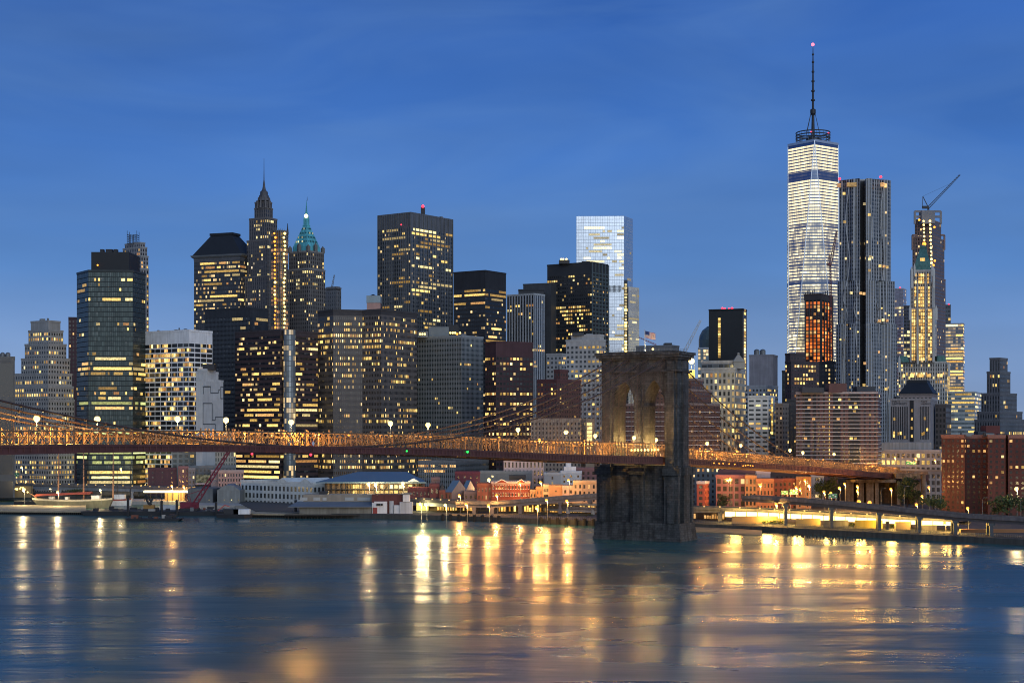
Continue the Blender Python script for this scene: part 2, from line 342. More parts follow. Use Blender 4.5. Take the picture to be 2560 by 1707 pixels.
def brick(name, c1, c2, mortar, sx, sz, bump=.5):
    m = bpy.data.materials.new(name); m.use_nodes = True; t = m.node_tree; L = t.links.new
    b = t.nodes['Principled BSDF']; b.inputs['Roughness'].default_value = .9; b.inputs['Specular IOR Level'].default_value = .25
    uv = N(t, 'ShaderNodeUVMap'); bt = N(t, 'ShaderNodeTexBrick', inp={'Color1': (*c1, 1), 'Color2': (*c2, 1), 'Mortar': (*mortar, 1), 'Scale': 1, 'Mortar Size': .035, 'Bias': 0, 'Brick Width': sx, 'Row Height': sz})
    L(uv.outputs[0], bt.inputs['Vector'])
    tc = N(t, 'ShaderNodeTexCoord'); nz = N(t, 'ShaderNodeTexNoise', inp={'Scale': .16, 'Detail': 8, 'Roughness': .7}); L(tc.outputs['Object'], nz.inputs['Vector'])
    mr = N(t, 'ShaderNodeMapRange', inp={1: .28, 2: .72, 3: .5, 4: 1.5}); L(nz.outputs['Fac'], mr.inputs[0])
    mp = N(t, 'ShaderNodeMapping'); mp.inputs['Scale'].default_value = (1, 1, .05); L(tc.outputs['Object'], mp.inputs[0])
    n2 = N(t, 'ShaderNodeTexNoise', inp={'Scale': .5, 'Detail': 5}); L(mp.outputs[0], n2.inputs['Vector'])
    m2 = N(t, 'ShaderNodeMapRange', inp={1: .3, 2: .7, 3: .55, 4: 1.35}); L(n2.outputs['Fac'], m2.inputs[0])
    mu = N(t, 'ShaderNodeMath', operation='MULTIPLY'); L(mr.outputs[0], mu.inputs[0]); L(m2.outputs[0], mu.inputs[1])
    mx = N(t, 'ShaderNodeMix', data_type='RGBA', blend_type='MULTIPLY'); mx.inputs['Factor'].default_value = 1; L(bt.outputs['Color'], mx.inputs['A']); L(mu.outputs[0], mx.inputs['B'])
    L(mx.outputs['Result'], b.inputs['Base Color'])
    bp = N(t, 'ShaderNodeBump', inp={'Strength': bump, 'Distance': .25}); L(bt.outputs['Fac'], bp.inputs['Height']); bp.invert = True; L(bp.outputs[0], b.inputs['Normal'])
    return m
STONE = brick('granite_blocks', (.088, .086, .086), (.050, .050, .052), (.028, .028, .029), 2.2, 1.0)
RUST = mat('bridge_iron', (.20, .115, .065), .65, .1, var=.4, scale=.5)
RUSTD = mat('bridge_girder_iron', (.115, .042, .036), .6, .1, var=.35, scale=.3)
CABLE = mat('bridge_cable', (.085, .052, .042), .6, .1)
ASPH = mat('asphalt', (.05, .05, .05), .9)
TR = empty('suspension_bridge', BP(0, 0, 0), 'long stone and iron suspension bridge crossing the river with one twin arched tower', 'bridge')
class MU(MB):        # boxes laid out along the bridge with stone courses in the uv
    def bb(s, s0, s1, w0, w1, z0, z1, mi=0):
        c = [(s0, w0), (s1, w0), (s1, w1), (s0, w1)]
        for i in range(4):
            a, b = c[i], c[(i + 1) % 4]; ln = math.dist(a, b); o = a[0] + a[1] * 1.3
            s.face([BP(*a, z0), BP(*b, z0), BP(*b, z1), BP(*a, z1)], mi, [(o, z0), (o + ln, z0), (o + ln, z1), (o, z1)])
        s.face([BP(*p, z1) for p in c], mi, [(p[0], p[1]) for p in c]); s.face([BP(*p, z0) for p in c[::-1]], mi, [(p[0], p[1]) for p in c])
    def taper(s, s0, s1, w0, w1, z0, z1, g):
        a = [(s0 - g, w0 - g), (s1 + g, w0 - g), (s1 + g, w1 + g), (s0 - g, w1 + g)]; b = [(s0, w0), (s1, w0), (s1, w1), (s0, w1)]
        for i in range(4):
            j = (i + 1) % 4; ln = math.dist(b[i], b[j])
            s.face([BP(*a[i], z0), BP(*a[j], z0), BP(*b[j], z1), BP(*b[i], z1)], 0, [(0, z0), (ln, z0), (ln, z1), (0, z1)])
        s.face([BP(*p, z1) for p in b], 0)
HT, WT = 6.2, 18.6            # half thickness along the deck, half width
def build_tower():
    m = MU()
    zs, za, zt = 59.5, 71.2, 72.4           # spring, apex, top of arch zone
    piers = [(-WT, -12.5), (-2.3, 2.3), (12.5, WT)]
    for a, b in piers: m.bb(-HT, HT, a, b, 30, zt)
    for c in (-7.4, 7.4):                    # pointed openings
        hw = 5.1; h = za - zs; cx = (h * h - hw * hw) / (2 * hw); rad = cx + hw; pts = []
        n = 9
        a1 = math.atan2(h, -cx)
        for i in range(n + 1):
            a = math.pi + (a1 - math.pi) * i / n; pts.append((c + cx + rad * math.cos(a), zs + rad * math.sin(a)))
        pts = pts + [(2 * c - w, z) for w, z in pts[::-1][1:]]
        for (w0, z0), (w1, z1) in zip(pts, pts[1:]):
            for sg in (HT, -HT):
                q = [BP(sg, w0, z0), BP(sg, w1, z1), BP(sg, w1, zt), BP(sg, w0, zt)]
                m.face(q if sg > 0 else q[::-1], 0, [(w0, z0), (w1, z1), (w1, zt), (w0, zt)] if sg > 0 else [(w0, zt), (w1, zt), (w1, z1), (w0, z0)])
            ln = math.dist((w0, z0), (w1, z1)); m.face([BP(HT, w0, z0), BP(-HT, w0, z0), BP(-HT, w1, z1), BP(HT, w1, z1)], 0, [(0, z0), (2 * HT, z0), (2 * HT, z0 + ln), (0, z0 + ln)])
    m.bb(-HT, HT, -WT, WT, zt, 80)
    t = m.build('tower', STONE, TR)
    b = MU()                                 # stepped buttresses
    for w in (-15.6, 15.6):
        for sg in (1, -1):
            b.bb(*sorted((sg * HT, sg * (HT + 1.5))), w - 2.1, w + 2.1, 30, 66); b.bb(*sorted((sg * HT, sg * (HT + 1.0))), w - 1.7, w + 1.7, 66, 79.6)
    for sg in (1, -1):
        b.bb(*sorted((sg * HT, sg * (HT + 1.4))), -1.5, 1.5, 30, 66); b.bb(*sorted((sg * HT, sg * (HT + .9))), -1.2, 1.2, 66, 79.6)
        b.bb(-2.6, 2.6, *sorted((sg * WT, sg * (WT + 1.3))), 30, 66); b.bb(-2.1, 2.1, *sorted((sg * WT, sg * (WT + .9))), 66, 79.6)
    b.build('buttress', STONE, t)
    k = MU(); g = 1.55
    for z0, z1, e in ((80, 81, .9), (81, 82.2, 1.8), (82.2, 83.4, 2.4)): k.bb(-HT - e, HT + e, -WT - e, WT + e, z0, z1)
    k.bb(-HT + 1, HT - 1, -WT + 1, WT - 1, 83.4, 84.0)
    k.build('cornice', STONE, t)
    c = MU()
    c.bb(-HT - 1.2, HT + 1.2, -WT - 1.2, WT + 1.2, 74.6, 75.4)
    for a, bb in ((-WT, -12.5), (-2.3, 2.3), (12.5, WT)): c.bb(-HT - .35, HT + .35, a - .45, bb + .45, 58.8, 59.7)
    c.build('string_course', STONE, t)
    PST = brick('wet_granite', (.085, .083, .082), (.05, .05, .051), (.02, .02, .021), 2.2, 1.0)  # pier granite, slightly darker than the tower stone
    p = MU()                                 # the pier from the deck down to the river
    p.bb(-HT - .6, HT + .6, -WT - .6, WT + .6, 27, 33.3); p.bb(-HT - .2, HT + .2, -WT - .2, WT + .2, 8, 27)
    for w, hw in ((-16.6, 3.4), (0, 3.2), (16.6, 3.4)):
        for sg in (1, -1):
            p.bb(*sorted((sg * (HT + .2), sg * (HT + 2.2))), w - hw, w + hw, 8, 29); p.bb(*sorted((sg * (HT + .6), sg * (HT + 3.0))), w - hw - .7, w + hw + .7, 29, 32.6)
            p.bb(*sorted((sg * (HT + 2.2), sg * (HT + 3.0))), w - hw * .45, w + hw * .45, 8, 25)
    for sg in (1, -1):
        p.bb(-3.2, 3.2, *sorted((sg * (WT + .2), sg * (WT + 1.9))), 8, 29); p.bb(-3.8, 3.8, *sorted((sg * (WT + .6), sg * (WT + 2.5))), 29, 32.6)
    p.taper(-HT - 2.3, HT + 2.3, -WT - 2.0, WT + 2.0, 4.5, 8, .3); p.taper(-HT - 2.7, HT + 2.7, -WT - 2.4, WT + 2.4, 1.2, 4.5, .2); p.bb(-HT - 3.2, HT + 3.2, -WT - 2.9, WT + 2.9, -3, 1.2)
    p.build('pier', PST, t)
    r = MU()
    for i in range(24):
        w = -WT + 1 + i * (2 * WT - 2) / 23
        for sg in (HT, -HT): r.bar(BP(sg, w, 84.0), BP(sg, w, 85.2), .09)
    for sg in (HT, -HT):
        for z in (84.6, 85.2): r.bar(BP(sg, -WT + 1, z), BP(sg, WT - 1, z), .08)
    r.build('guard_rail', GREYM, t)
build_tower()
def srange(a, b, st):
    n = max(1, round((b - a) / st)); return [a + (b - a) * i / n for i in range(n + 1)]
SKIP = lambda s: abs(s) < HT + 1.6
def build_deck():
    ss = srange(S0, S1, 4.5)
    D = {(k, h): MB() for k in (0, 1) for h in (0, 1)}; G = (MB(), MB())
    for a, b in zip(ss, ss[1:]):
        g = G[a > 0]
        for ki, (w0, w1) in enumerate(((-HW, -4.6), (4.6, HW))):
            d = D[ki, int(a > 0)]
            z0, z1 = prof(a, 2), prof(b, 2)
            if SKIP((a + b) / 2): continue
            d.mesh_faces([BP(a, w0, z0 - .6), BP(b, w0, z1 - .6), BP(b, w1, z1 - .6), BP(a, w1, z0 - .6), BP(a, w0, z0), BP(b, w0, z1), BP(b, w1, z1), BP(a, w1, z0)],
                         [(0, 1, 2, 3), (4, 7, 6, 5), (0, 4, 5, 1), (3, 2, 6, 7)], 0)
        z0, z1 = prof(a, 1) - 1.2, prof(b, 1) - 1.2
        if not SKIP((a + b) / 2):
            g.mesh_faces([BP(a, -2.4, z0 - .5), BP(b, -2.4, z1 - .5), BP(b, 2.4, z1 - .5), BP(a, 2.4, z0 - .5), BP(a, -2.4, z0), BP(b, -2.4, z1), BP(b, 2.4, z1), BP(a, 2.4, z0)], [(0, 1, 2, 3), (4, 7, 6, 5), (0, 4, 5, 1), (3, 2, 6, 7)], 0)
    for d in D.values(): d.build('roadway', ASPH, TR)
    PLK = mat('promenade_planks', (.14, .09, .06), .8)
    for g in G: g.build('promenade', PLK, TR)
    # edge girders and floor beams under the road
    e = MB(); fl = MB()
    for a, b in zip(ss, ss[1:]):
        if SKIP((a + b) / 2): continue
        for w in (-HW, -4.4, 4.4, HW):
            for k, hh, ww in ((0, .55, .6), (1, .45, .9)):
                za, zb = (prof(a, 2) - .4, prof(b, 2) - .4) if k == 0 else (prof(a, 3) + .25, prof(b, 3) + .25)
                e.bar(BP(a, w, za), BP(b, w, zb), ww, hh)
            # recessed web plate between the flanges
            e.mesh_faces([BP(a, w - .08, prof(a, 3) + .3), BP(b, w - .08, prof(b, 3) + .3), BP(b, w - .08, prof(b, 2) - .5), BP(a, w - .08, prof(a, 2) - .5),
                          BP(a, w + .08, prof(a, 3) + .3), BP(b, w + .08, prof(b, 3) + .3), BP(b, w + .08, prof(b, 2) - .5), BP(a, w + .08, prof(a, 2) - .5)], [(0, 1, 2, 3), (7, 6, 5, 4)])
            for q in (a, (a + b) / 2): e.bar(BP(q, w + (.22 if w > 0 else -.22), prof(q, 3) + .3), BP(q, w + (.22 if w > 0 else -.22), prof(q, 2) - .5), .22)
        fl.bar(BP(a, -HW, prof(a, 3) + .9), BP(a, HW, prof(a, 3) + .9), .35, 1.0)
    e.build('edge_girder', RUSTD, TR); fl.build('floor_beam_grid', RUSTD, TR)
    # lattice stiffening trusses
    step = 2.9
    for w in (-HW, -4.4, 4.4, HW):
        tt = (MB(), MB()); st = srange(S0, S1, step)
        for i, (a, b) in enumerate(zip(st, st[1:])):
            if SKIP((a + b) / 2): continue
            t = tt[a > 0]; la, lb, ua, ub = prof(a, 2) - .2, prof(b, 2) - .2, prof(a, 1), prof(b, 1)
            t.bar(BP(a, w, ua), BP(b, w, ub), .36, .36)
            inner = abs(w) < 6
            if inner and i % 2: continue
            t.bar(BP(a, w, la), BP(a, w, ua + .3), .28 if not inner else .2, .28 if not inner else .2)
            if not inner: t.bar(BP(a, w, la), BP(b, w, ub), .13, .13); t.bar(BP(b, w, lb), BP(a, w, ua), .13, .13)
            if i % 4 == 0: t.bar(BP(a, w, la), BP(a, w, ua + .9), .4, .4)
        for t in tt: t.build('truss', RUST, TR)
    # overhead cross braces
    for w0, w1 in ((-HW, -4.4), (4.4, HW)):
        for lo, hi in ((S0, -9), (9, S1)):
            x = MB()
            for a in srange(lo, hi, 9.2): x.bar(BP(a, w0, prof(a, 1)), BP(a, w1, prof(a, 1)), .2, .25)
            x.build('overhead_brace_lattice', RUST, TR)
build_deck()
ZL = py2z(1117, BP(243, HW, 0).y)
def zcab(s, w=HW):
    if s >= 0: return ZL + (82.6 - ZL) * ((s - 245) / 245) ** 2
    t = -s / 150; return 82.6 + (36.5 - 82.6) * t - 13 * t * (1 - t)
def build_cables():
    n = 0; stays = 0; rest = MB(); extra = MB()
    for w in (HW, 4.4, -4.4, -HW):
        m = MB(); m.tube([BP(s, w, zcab(s)) for s in srange(-158, 400, 6)], .27, 7)
        for s in srange(-150, 395, 7): m.tube([BP(s - .25, w, zcab(s - .25)), BP(s + .25, w, zcab(s + .25))], .42, 6)
        m.build('main_cable', CABLE, TR)
    for w in (HW, -HW, 4.4, -4.4):
        for s in srange(-145, 395, 6.0):
            zt, zb = zcab(s), prof(s, 1)
            if zt - zb < 1.2 or abs(s) < 9: continue
            if n < 100:
                q = MB(); q.tube([BP(s, w, zb), BP(s, w, zt)], .05, 4); q.build('suspender_rope', CABLE, TR); n += 1
            else: rest.tube([BP(s, w, zb), BP(s, w, zt)], .05, 4)
        for sg in (1, -1):
            for i in range(1, 13):
                s = sg * (9 + i * 9.5); q = MB()
                q.tube([BP(sg * HT, w, 80.5 - i * .12), BP(s, w, prof(s, 1))], .055, 4)
                if stays < 96: q.build('stay_rope', CABLE, TR); stays += 1
    if rest.v: rest.build('suspender_ropes', CABLE, TR, kind='stuff')
build_cables()
# railing posts lit along the promenade edge
def point(name, loc, c, watts, rad=.35, parent=None):
    l = bpy.data.lights.new(name, 'POINT'); l.energy = watts; l.color = c; l.shadow_soft_size = rad; l.specular_factor = .12
    o = bpy.data.objects.new(name, l); col.objects.link(o)
    if parent: o.parent = parent; o.location = Vector(loc) - ORG[parent.name]
    else: o.location = loc
    return o
ORD = ['first', 'second', 'third', 'fourth', 'fifth', 'sixth', 'seventh', 'eighth', 'ninth', 'tenth', 'eleventh', 'twelfth', 'thirteenth', 'fourteenth', 'fifteenth', 'sixteenth', 'seventeenth', 'eighteenth', 'nineteenth',
       'twentieth', 'twenty-first', 'twenty-second', 'twenty-third', 'twenty-fourth', 'twenty-fifth', 'twenty-sixth', 'twenty-seventh', 'twenty-eighth', 'twenty-ninth', 'thirtieth', 'thirty-first', 'thirty-second', 'thirty-third', 'thirty-fourth', 'thirty-fifth', 'thirty-sixth', 'thirty-seventh', 'thirty-eighth', 'thirty-ninth', 'fortieth']
def lamp_post(px, py, w, label, glow, c, watts, r=.62, group='lamps along the bridge'):
    s = s_of_px(px, w); P = BP(s, w, 0); z = py2z(py, P.y); zb = prof(s, 1) - .8 if abs(w) < 4 else prof(s, 2)
    e = empty('bridge_lamp', (P.x, P.y, zb), label, 'lamp post', group)
    p = MB(); p.tube([(P.x, P.y, zb), (P.x, P.y, z - r * .6)], [.16, .09], 6); p.lathe((P.x, P.y, zb), [(.3, 0), (.3, .5), (.16, .7)], 8); p.build('post', GREYM, e)
    b = MB(); b.ball((P.x, P.y, z), r, 10, 6); g_ = b.build('lamp_globe', glow, e)
    k = MB(); k.lathe((P.x, P.y, z), [(r * .5, r * .85), (r * .3, r * 1.15), (.05, r * 1.3)], 8); k.build('lamp_cap', GREYM, g_)
    point('lamp_light', (P.x, P.y, z - r - .3), c, watts, .3, e)
BL = [(92, 1046), (243, 1048), (444, 1047), (565, 1050), (728, 1055), (976, 1058), (1070, 1062), (1295, 1074), (1415, 1080), (1488, 1089), (1585, 1094), (1640, 1099), (1768, 1108), (1852, 1113), (1975, 1125), (2007, 1131), (2085, 1135)]
for i, (px, py) in enumerate(BL):
    lamp_post(px, py, 0.0, f'tall bright yellow lamp above the bridge promenade, {ORD[i]} tall one from the left', LAMPY, (1, .70, .30), 6500, .85)
OL = [(555, 1082), (611, 1081), (749, 1083), (797, 1084), (1248, 1094), (1348, 1098), (1750, 1122), (1764, 1124), (1842, 1127), (1925, 1139), (2058, 1149)]
for i, (px, py) in enumerate(OL):
    lamp_post(px, py, 6.5, f'short orange roadway lamp inside the bridge truss, {ORD[i]} short one from the left', LAMPO, (1, .45, .10), 3500, .45, 'orange roadway lamps on the bridge')
# sodium lights under the overhead bracing, parts of the bridge
for i, s in enumerate(srange(S0 + 10, S1 - 6, 24)):
    if abs(s) < 12: continue
    for w in (8.6, -8.6):
        b = MB(); z = prof(s, 1) - .5; P = BP(s, w, z)
        b.box((P.x, P.y, P.z), (.9, .5, .18), AX); b.build('road_light', LAMPO, TR)
        pxs = 1280 + BP(s, w, 0).x * F / BP(s, w, 0).y; k = 1.05 + (6 if min(abs(pxs - q) for q in (40, 150, 520, 600, 760, 1115, 1375, 1480, 1600, 1760, 1850, 2180)) < 26 else 0)
        point('road_light_glow', (P.x, P.y, P.z - .4), (1, .50, .09), 2600 * k, .3, TR).data.specular_factor = .1
# lights at the foot of the arches
for w in (-7.4, 7.4):
    for s_, e_ in ((3.5, 5200), (-3.5, 4200)):
        P = BP(s_, w - 1.5, prof(0, 1) + .5); point('arch_floodlight', (P.x, P.y, P.z), (1, .62, .18), e_, .5, TR)
for w in (-8, 3, 11):
    P = BP(HT + 14, w, prof(16, 2) + 2.2); point('gate_light', P, (1, .66, .22), 4200, .4, TR)
for k in range(9):
    P = BP(HT + 4 + k * 3.4, 11.2, prof(10, 2) + 3.0); q = MB(); q.ball(P, .55, 8, 5); q.build('gate_lamp', LAMPY, TR)
# row of work lights and signals hung under the deck
def hung(px, py, c_mat, name, label, cat, group=None, r=.3, w=HW + .5):
    s = s_of_px(px, w); P = BP(s, w, 0); z = py2z(py, P.y); e = empty(name, (P.x, P.y, z + r), label, cat, group)
    b = MB(); b.ball((P.x, P.y, z), r, 8, 6); b.build('bulb', c_mat, e)
    k = MB(); k.lathe((P.x, P.y, z), [(r * .8, r * .8), (r * .5, r * 1.3), (r * .25, r * 1.6)], 8); k.bar((P.x, P.y, z + r), (P.x, P.y, z + r + 1.2), .1); k.build('lamp_hood', DARK, e)
for i, (px, py) in enumerate([(1785, 1157), (1798, 1158), (1808, 1158), (1823, 1159), (1837, 1160), (1858, 1164), (1864, 1163), (1870, 1162), (1876, 1163), (1882, 1164)]):
    hung(px, py, LAMPO, 'work_light', f'orange work light hung under the bridge right of the tower, {ORD[i]} from the tower', 'work light', 'work lights under the bridge', .34)
hung(630, 1134, REDL, 'signal_light', 'red navigation light under the bridge, left one of two red ones', 'signal light', 'navigation lights under the bridge', .34)
hung(777, 1136, REDL, 'signal_light', 'red navigation light under the bridge near the diamond sign', 'signal light', 'navigation lights under the bridge', .4)
hung(1017, 1127, GREENL, 'signal_light', 'small green navigation light on the bridge girder, dimmer of two', 'signal light', 'navigation lights under the bridge', .3)
hung(1169, 1129, GREENL, 'signal_light', 'bright green navigation light on the bridge girder at mid span', 'signal light', 'navigation lights under the bridge', .42)
def diamond():
    s = s_of_px(783, HW + .6); P = BP(s, HW + .6, 0); z = py2z(1108, P.y)
    m = MB(); h = .85
    def dia(r, o, d, mi):
        q = [BP(s, HW + .6 + o, z) + BU * (a * r) + Vector((0, 0, b * r)) for a, b in ((-1, 0), (0, -1.15), (1, 0), (0, 1.15))]
        k = [p - BN * d for p in q]; m.mesh_faces(q + k, [(0, 1, 2, 3), (7, 6, 5, 4), (0, 4, 5, 1), (1, 5, 6, 2), (2, 6, 7, 3), (3, 7, 4, 0)], mi)
    dia(h * 1.12, 0, .08, 1); dia(h * .86, .03, .03, 0)
    o = m.build('diamond_sign', [WHITE, mat('red_paint', (.5, .05, .05), .6)]); tag(o, 'white diamond clearance sign with red edge on the bridge railing', 'sign')
diamond()
def flag():
    P = BP(0, 4, 84); x, y = px2x(1612, P.y), P.y; zt = py2z(826, P.y)
    e = empty('flagpole', (x, y, 84), 'white flagpole with a flag on top of the stone bridge tower', 'flagpole')
    m = MB(); m.lathe((x, y, 84), [(.5, 0), (.5, .5), (.2, .8), (.15, zt - 84), (.05, zt - 84 + .1)], 8); m.ball((x, y, zt + .2), .2, 8, 5); m.build('pole', WHITE, e)
    f = MB(); W_, H_ = 4.6, 3.0
    def fp(a, b): return (x + .15 + a * W_, y - .4 * math.sin(a * 7), zt - .2 - (1 - b) * H_ - a * 1.1)
    for i in range(13):
        for k in range(12):
            a0, a1, b0, b1 = k / 12, (k + 1) / 12, i / 13, (i + 1) / 13
            f.face([fp(a0, b0), fp(a1, b0), fp(a1, b1), fp(a0, b1)], 2 if (i >= 6 and k < 5) else (0 if i % 2 == 0 else 1))
    f.build('flag', [mat('flag_red', (.5, .10, .08), .8), mat('flag_white', (.75, .72, .62), .8), mat('flag_blue', (.03, .05, .16), .8)], e)
    s = empty('floodlight', (x + 3.6, y, 84), 'small yellow floodlight on the bridge tower top beside the flagpole', 'floodlight')
    b = MB(); b.tube([(x + 3.6, y, 84), (x + 3.6, y, 84.8)], .1, 6); b.build('stand', DARK, s); b = MB(); b.ball((x + 3.6, y, 85.1), .5, 8, 6); b.build('bulb', LAMPY, s)
    point('floodlight_beam', (x + 2, y - 1, 86), (1, .75, .35), 900, .3, s)
flag()
# ------------------------------------------------------------------ buildings
GZ = 2.6
WINM = {'W': WARM, 'P': PALE, 'A': AMBER, 'G': GREENW}
RNG2 = random.Random(5)
WC = {}
def winmesh(w, h, m):
    k = (round(w, 1), round(h, 1), m)
    if k not in WC:
        b = MB(); b.box((0, 0, k[1] / 2), (k[0], .16, k[1])); WC[k] = b.mesh('lit_window', [WINM[m]], (0, 0, 0))
    return WC[k]
def solve(px, P, dx, dy):          # length along direction (dx, dy) from P to meet the ray through photo column px
    k = (px - 1280) / F; return (k * P.y - P.x) / (dx - k * dy)
def footprint(xl, xc, xr, Y, t=None, wd_=None, wl=None):
    P = Vector((px2x(xc, Y), Y))
    if t is None: t = 38
    if xr <= xc: t = math.degrees(math.atan((xr - 1280) / F)) - .2
    a = R(t); ld = Vector((-math.cos(a), math.sin(a))); rd = Vector((math.sin(a), math.cos(a)))
    Ll = solve(xl, P, *ld) if xl < xc else (wl or 30); Lr = solve(xr, P, *rd) if xr > xc else (wd_ or 34)
    return [P + ld * Ll, P, P + rd * Lr, P + ld * Ll + rd * Lr]
class St:                           # how a facade is divided
    def __init__(s, m, bay=3, fl=3.9, ww=.55, wh=.55, crown=1.5, run=False, sub=1): s.m, s.bay, s.fl, s.ww, s.wh, s.crown, s.run, s.sub = m, bay, fl, ww, wh, crown, run, sub
NWIN = [0]
class Bld:
    def __init__(s, name, label, cat, Y, st, x=1280, group=None):
        s.e = empty(name, (px2x(x, Y), Y, GZ), label, cat, group); s.Y = Y; s.st = st; s.wins = []; s.z = GZ; s.roofm = ROOF
    def walls(s, chain, z0, z1, st=None, nvis=2, plain=None, nm='wall', cap=True, capm=None, ztopref=None, alt=(), altm=None):
        """closed footprint chain, first nvis sides face the camera"""
        st = st or s.st; m = MB(); zr = z1 - st.crown if ztopref is None else ztopref
        n = len(chain)
        for i in range(n):
            a, b = chain[i], chain[(i + 1) % n]; ln = (b - a).length; nb = max(1, round(ln / st.bay))
            v0 = (z0 - zr) / st.fl + 400
            m.face([(a.x, a.y, z0), (b.x, b.y, z0), (b.x, b.y, zr), (a.x, a.y, zr)], 3 if i in alt else 0, [(0, v0), (nb, v0), (nb, 400), (0, 400)])
            if z1 > zr + .01: m.face([(a.x, a.y, zr), (b.x, b.y, zr), (b.x, b.y, z1), (a.x, a.y, z1)], 1)
        m.face([(p.x, p.y, z1) for p in chain], 2)
        o = m.build(nm, [st.m, plain or s.plain, s.roofm, altm or st.m], s.e)
        if cap:
            c = sum(chain, Vector((0, 0))) / n; k = MB()
            out = [p + (p - c).normalized() * .35 for p in chain]; inn = [p - (p - c).normalized() * .5 for p in chain]
            for i in range(n):
                j = (i + 1) % n
                for A, B_, za, zb in ((out, out, z1 - .7, z1 + .8), ):
                    k.face([(A[i].x, A[i].y, za), (A[j].x, A[j].y, za), (A[j].x, A[j].y, zb), (A[i].x, A[i].y, zb)])
                k.face([(out[i].x, out[i].y, z1 + .8), (out[j].x, out[j].y, z1 + .8), (inn[j].x, inn[j].y, z1 + .8), (inn[i].x, inn[i].y, z1 + .8)])
                k.face([(inn[j].x, inn[j].y, z1), (inn[i].x, inn[i].y, z1), (inn[i].x, inn[i].y, z1 + .8), (inn[j].x, inn[j].y, z1 + .8)])
                k.face([(out[j].x, out[j].y, z1 - .7), (out[i].x, out[i].y, z1 - .7), (chain[i].x, chain[i].y, z1 - .7), (chain[j].x, chain[j].y, z1 - .7)])
            k.build('parapet', capm or s.plain, o)
        s.faces = [(chain[i], chain[i + 1]) for i in range(nvis)]
        for fi, (a, b) in enumerate(s.faces): s.light(a, b, z0, zr, st, 'LRXYZ'[fi])
        return o
    def light(s, a, b, z0, zr, st, fc):
        if not s.bands: return
        ln = (b - a).length; nb = max(1, round(ln / st.bay)) * st.sub; bw = ln / nb; d = (b - a).normalized(); nrm = Vector((d.y, -d.x)); rz = math.atan2(d.y, d.x)
        j = 0
        while True:
            zc = zr - (j + .5) * st.fl; j += 1
            if zc < z0 + st.fl * .3: break
            runs = []; prev = False
            for i in range(nb):
                c = a + d * (bw * (i + .5)); y = HY - (zc - ZC) * F / c.y; x = 1280 + c.x * F / c.y
                p = 0; kk = s.wc
                for bd in s.bands:
                    if bd[0] <= y < bd[1] and (len(bd) < 4 or not bd[3] or bd[3] == fc) and (len(bd) < 6 or bd[4] <= x < bd[5]):
                        p = bd[2]; kk = bd[6] if len(bd) > 6 else s.wc; break
                co = .62 if st.run else .35
                pp = p + (1 - p) * co if prev else p * (1 - co)
                if p >= .95: pp = p
                on_ = rng.random() < pp and y < s.ylow
                if on_:
                    k = kk if len(kk) == 1 else rng.choice(kk)
                    if k == 'W' and kk != 'D': k = RNG2.choice('WWWWPA')
                    if st.run and prev and runs: runs[-1][1] = i
                    else: runs.append([i, i, k])
                prev = on_
            for i0, i1, k in runs:
                w = bw * (st.ww if i0 == i1 and st.ww < .9 else (i1 - i0 + 1) * .94 if st.run else st.ww); h = st.fl * st.wh
                c = a + d * (bw * (i0 + i1 + 1) / 2) + nrm * .09
                s.wins.append((w, h, k, c, zc - h / 2, rz))
    def tiers(s, tl, t=None, **kw):
        for q in tl:
            xl, xc, xr, yt = q[:4]; dy = q[4] if len(q) > 4 else 0; st = q[5] if len(q) > 5 else None
            Y = s.Y + dy; fp = footprint(xl, xc, xr, Y, t); z1 = py2z(yt, Y)
            s.walls(fp, s.z, z1, st, 2 if xr > xc else 1, **kw); s.z = z1; s.fp = fp; s.t = t
        return s
    def finish(s, cap=100):
        s.wins.sort(key=lambda w: -w[0] * w[1]); rest = MB()
        NWIN[0] += min(cap, len(s.wins))
        for i, (w, h, k, c, z, rz) in enumerate(s.wins):
            if i < cap: put('lit_window', winmesh(w, h, k), (c.x, c.y, z), s.e, rz)
            else: rest.box((c.x, c.y, z + h / 2), (w, .16, h), rz, 'WPAG'.index(k))
        if rest.v: rest.build('lit_windows', [WARM, PALE, AMBER, GREENW], s.e, kind='stuff')
        return s
    # rooftop parts
    def pent(s, xl, xr, yt, dy=14, m=None, dep=14, nm='penthouse', z0=None):
        Y = s.Y + dy; x0, x1 = px2x(xl, Y), px2x(xr, Y); b = MB(); b.boxz((x0 + x1) / 2, Y + dep / 2, z0 if z0 is not None else s.z, py2z(yt, Y), x1 - x0, dep); b.build(nm, m or GREYM, s.e); return s
    def mast(s, px, yt, r=.35, dy=14, m=None, z0=None):
        Y = s.Y + dy; x = px2x(px, Y); z1 = py2z(yt, Y); z0 = s.z if z0 is None else z0; b = MB(); b.tube([(x, Y, z0), (x, Y, (z0 + z1) / 2), (x, Y, z1)], [r, r * .7, r * .3], 6); b.build('mast', m or DARK, s.e); return s
    def beacon(s, px, py, r=.8, dy=14, m=None):
        Y = s.Y + dy; b = MB(); b.ball((px2x(px, Y), Y, py2z(py, Y)), r, 8, 6); b.build('beacon', m or REDL, s.e); return s
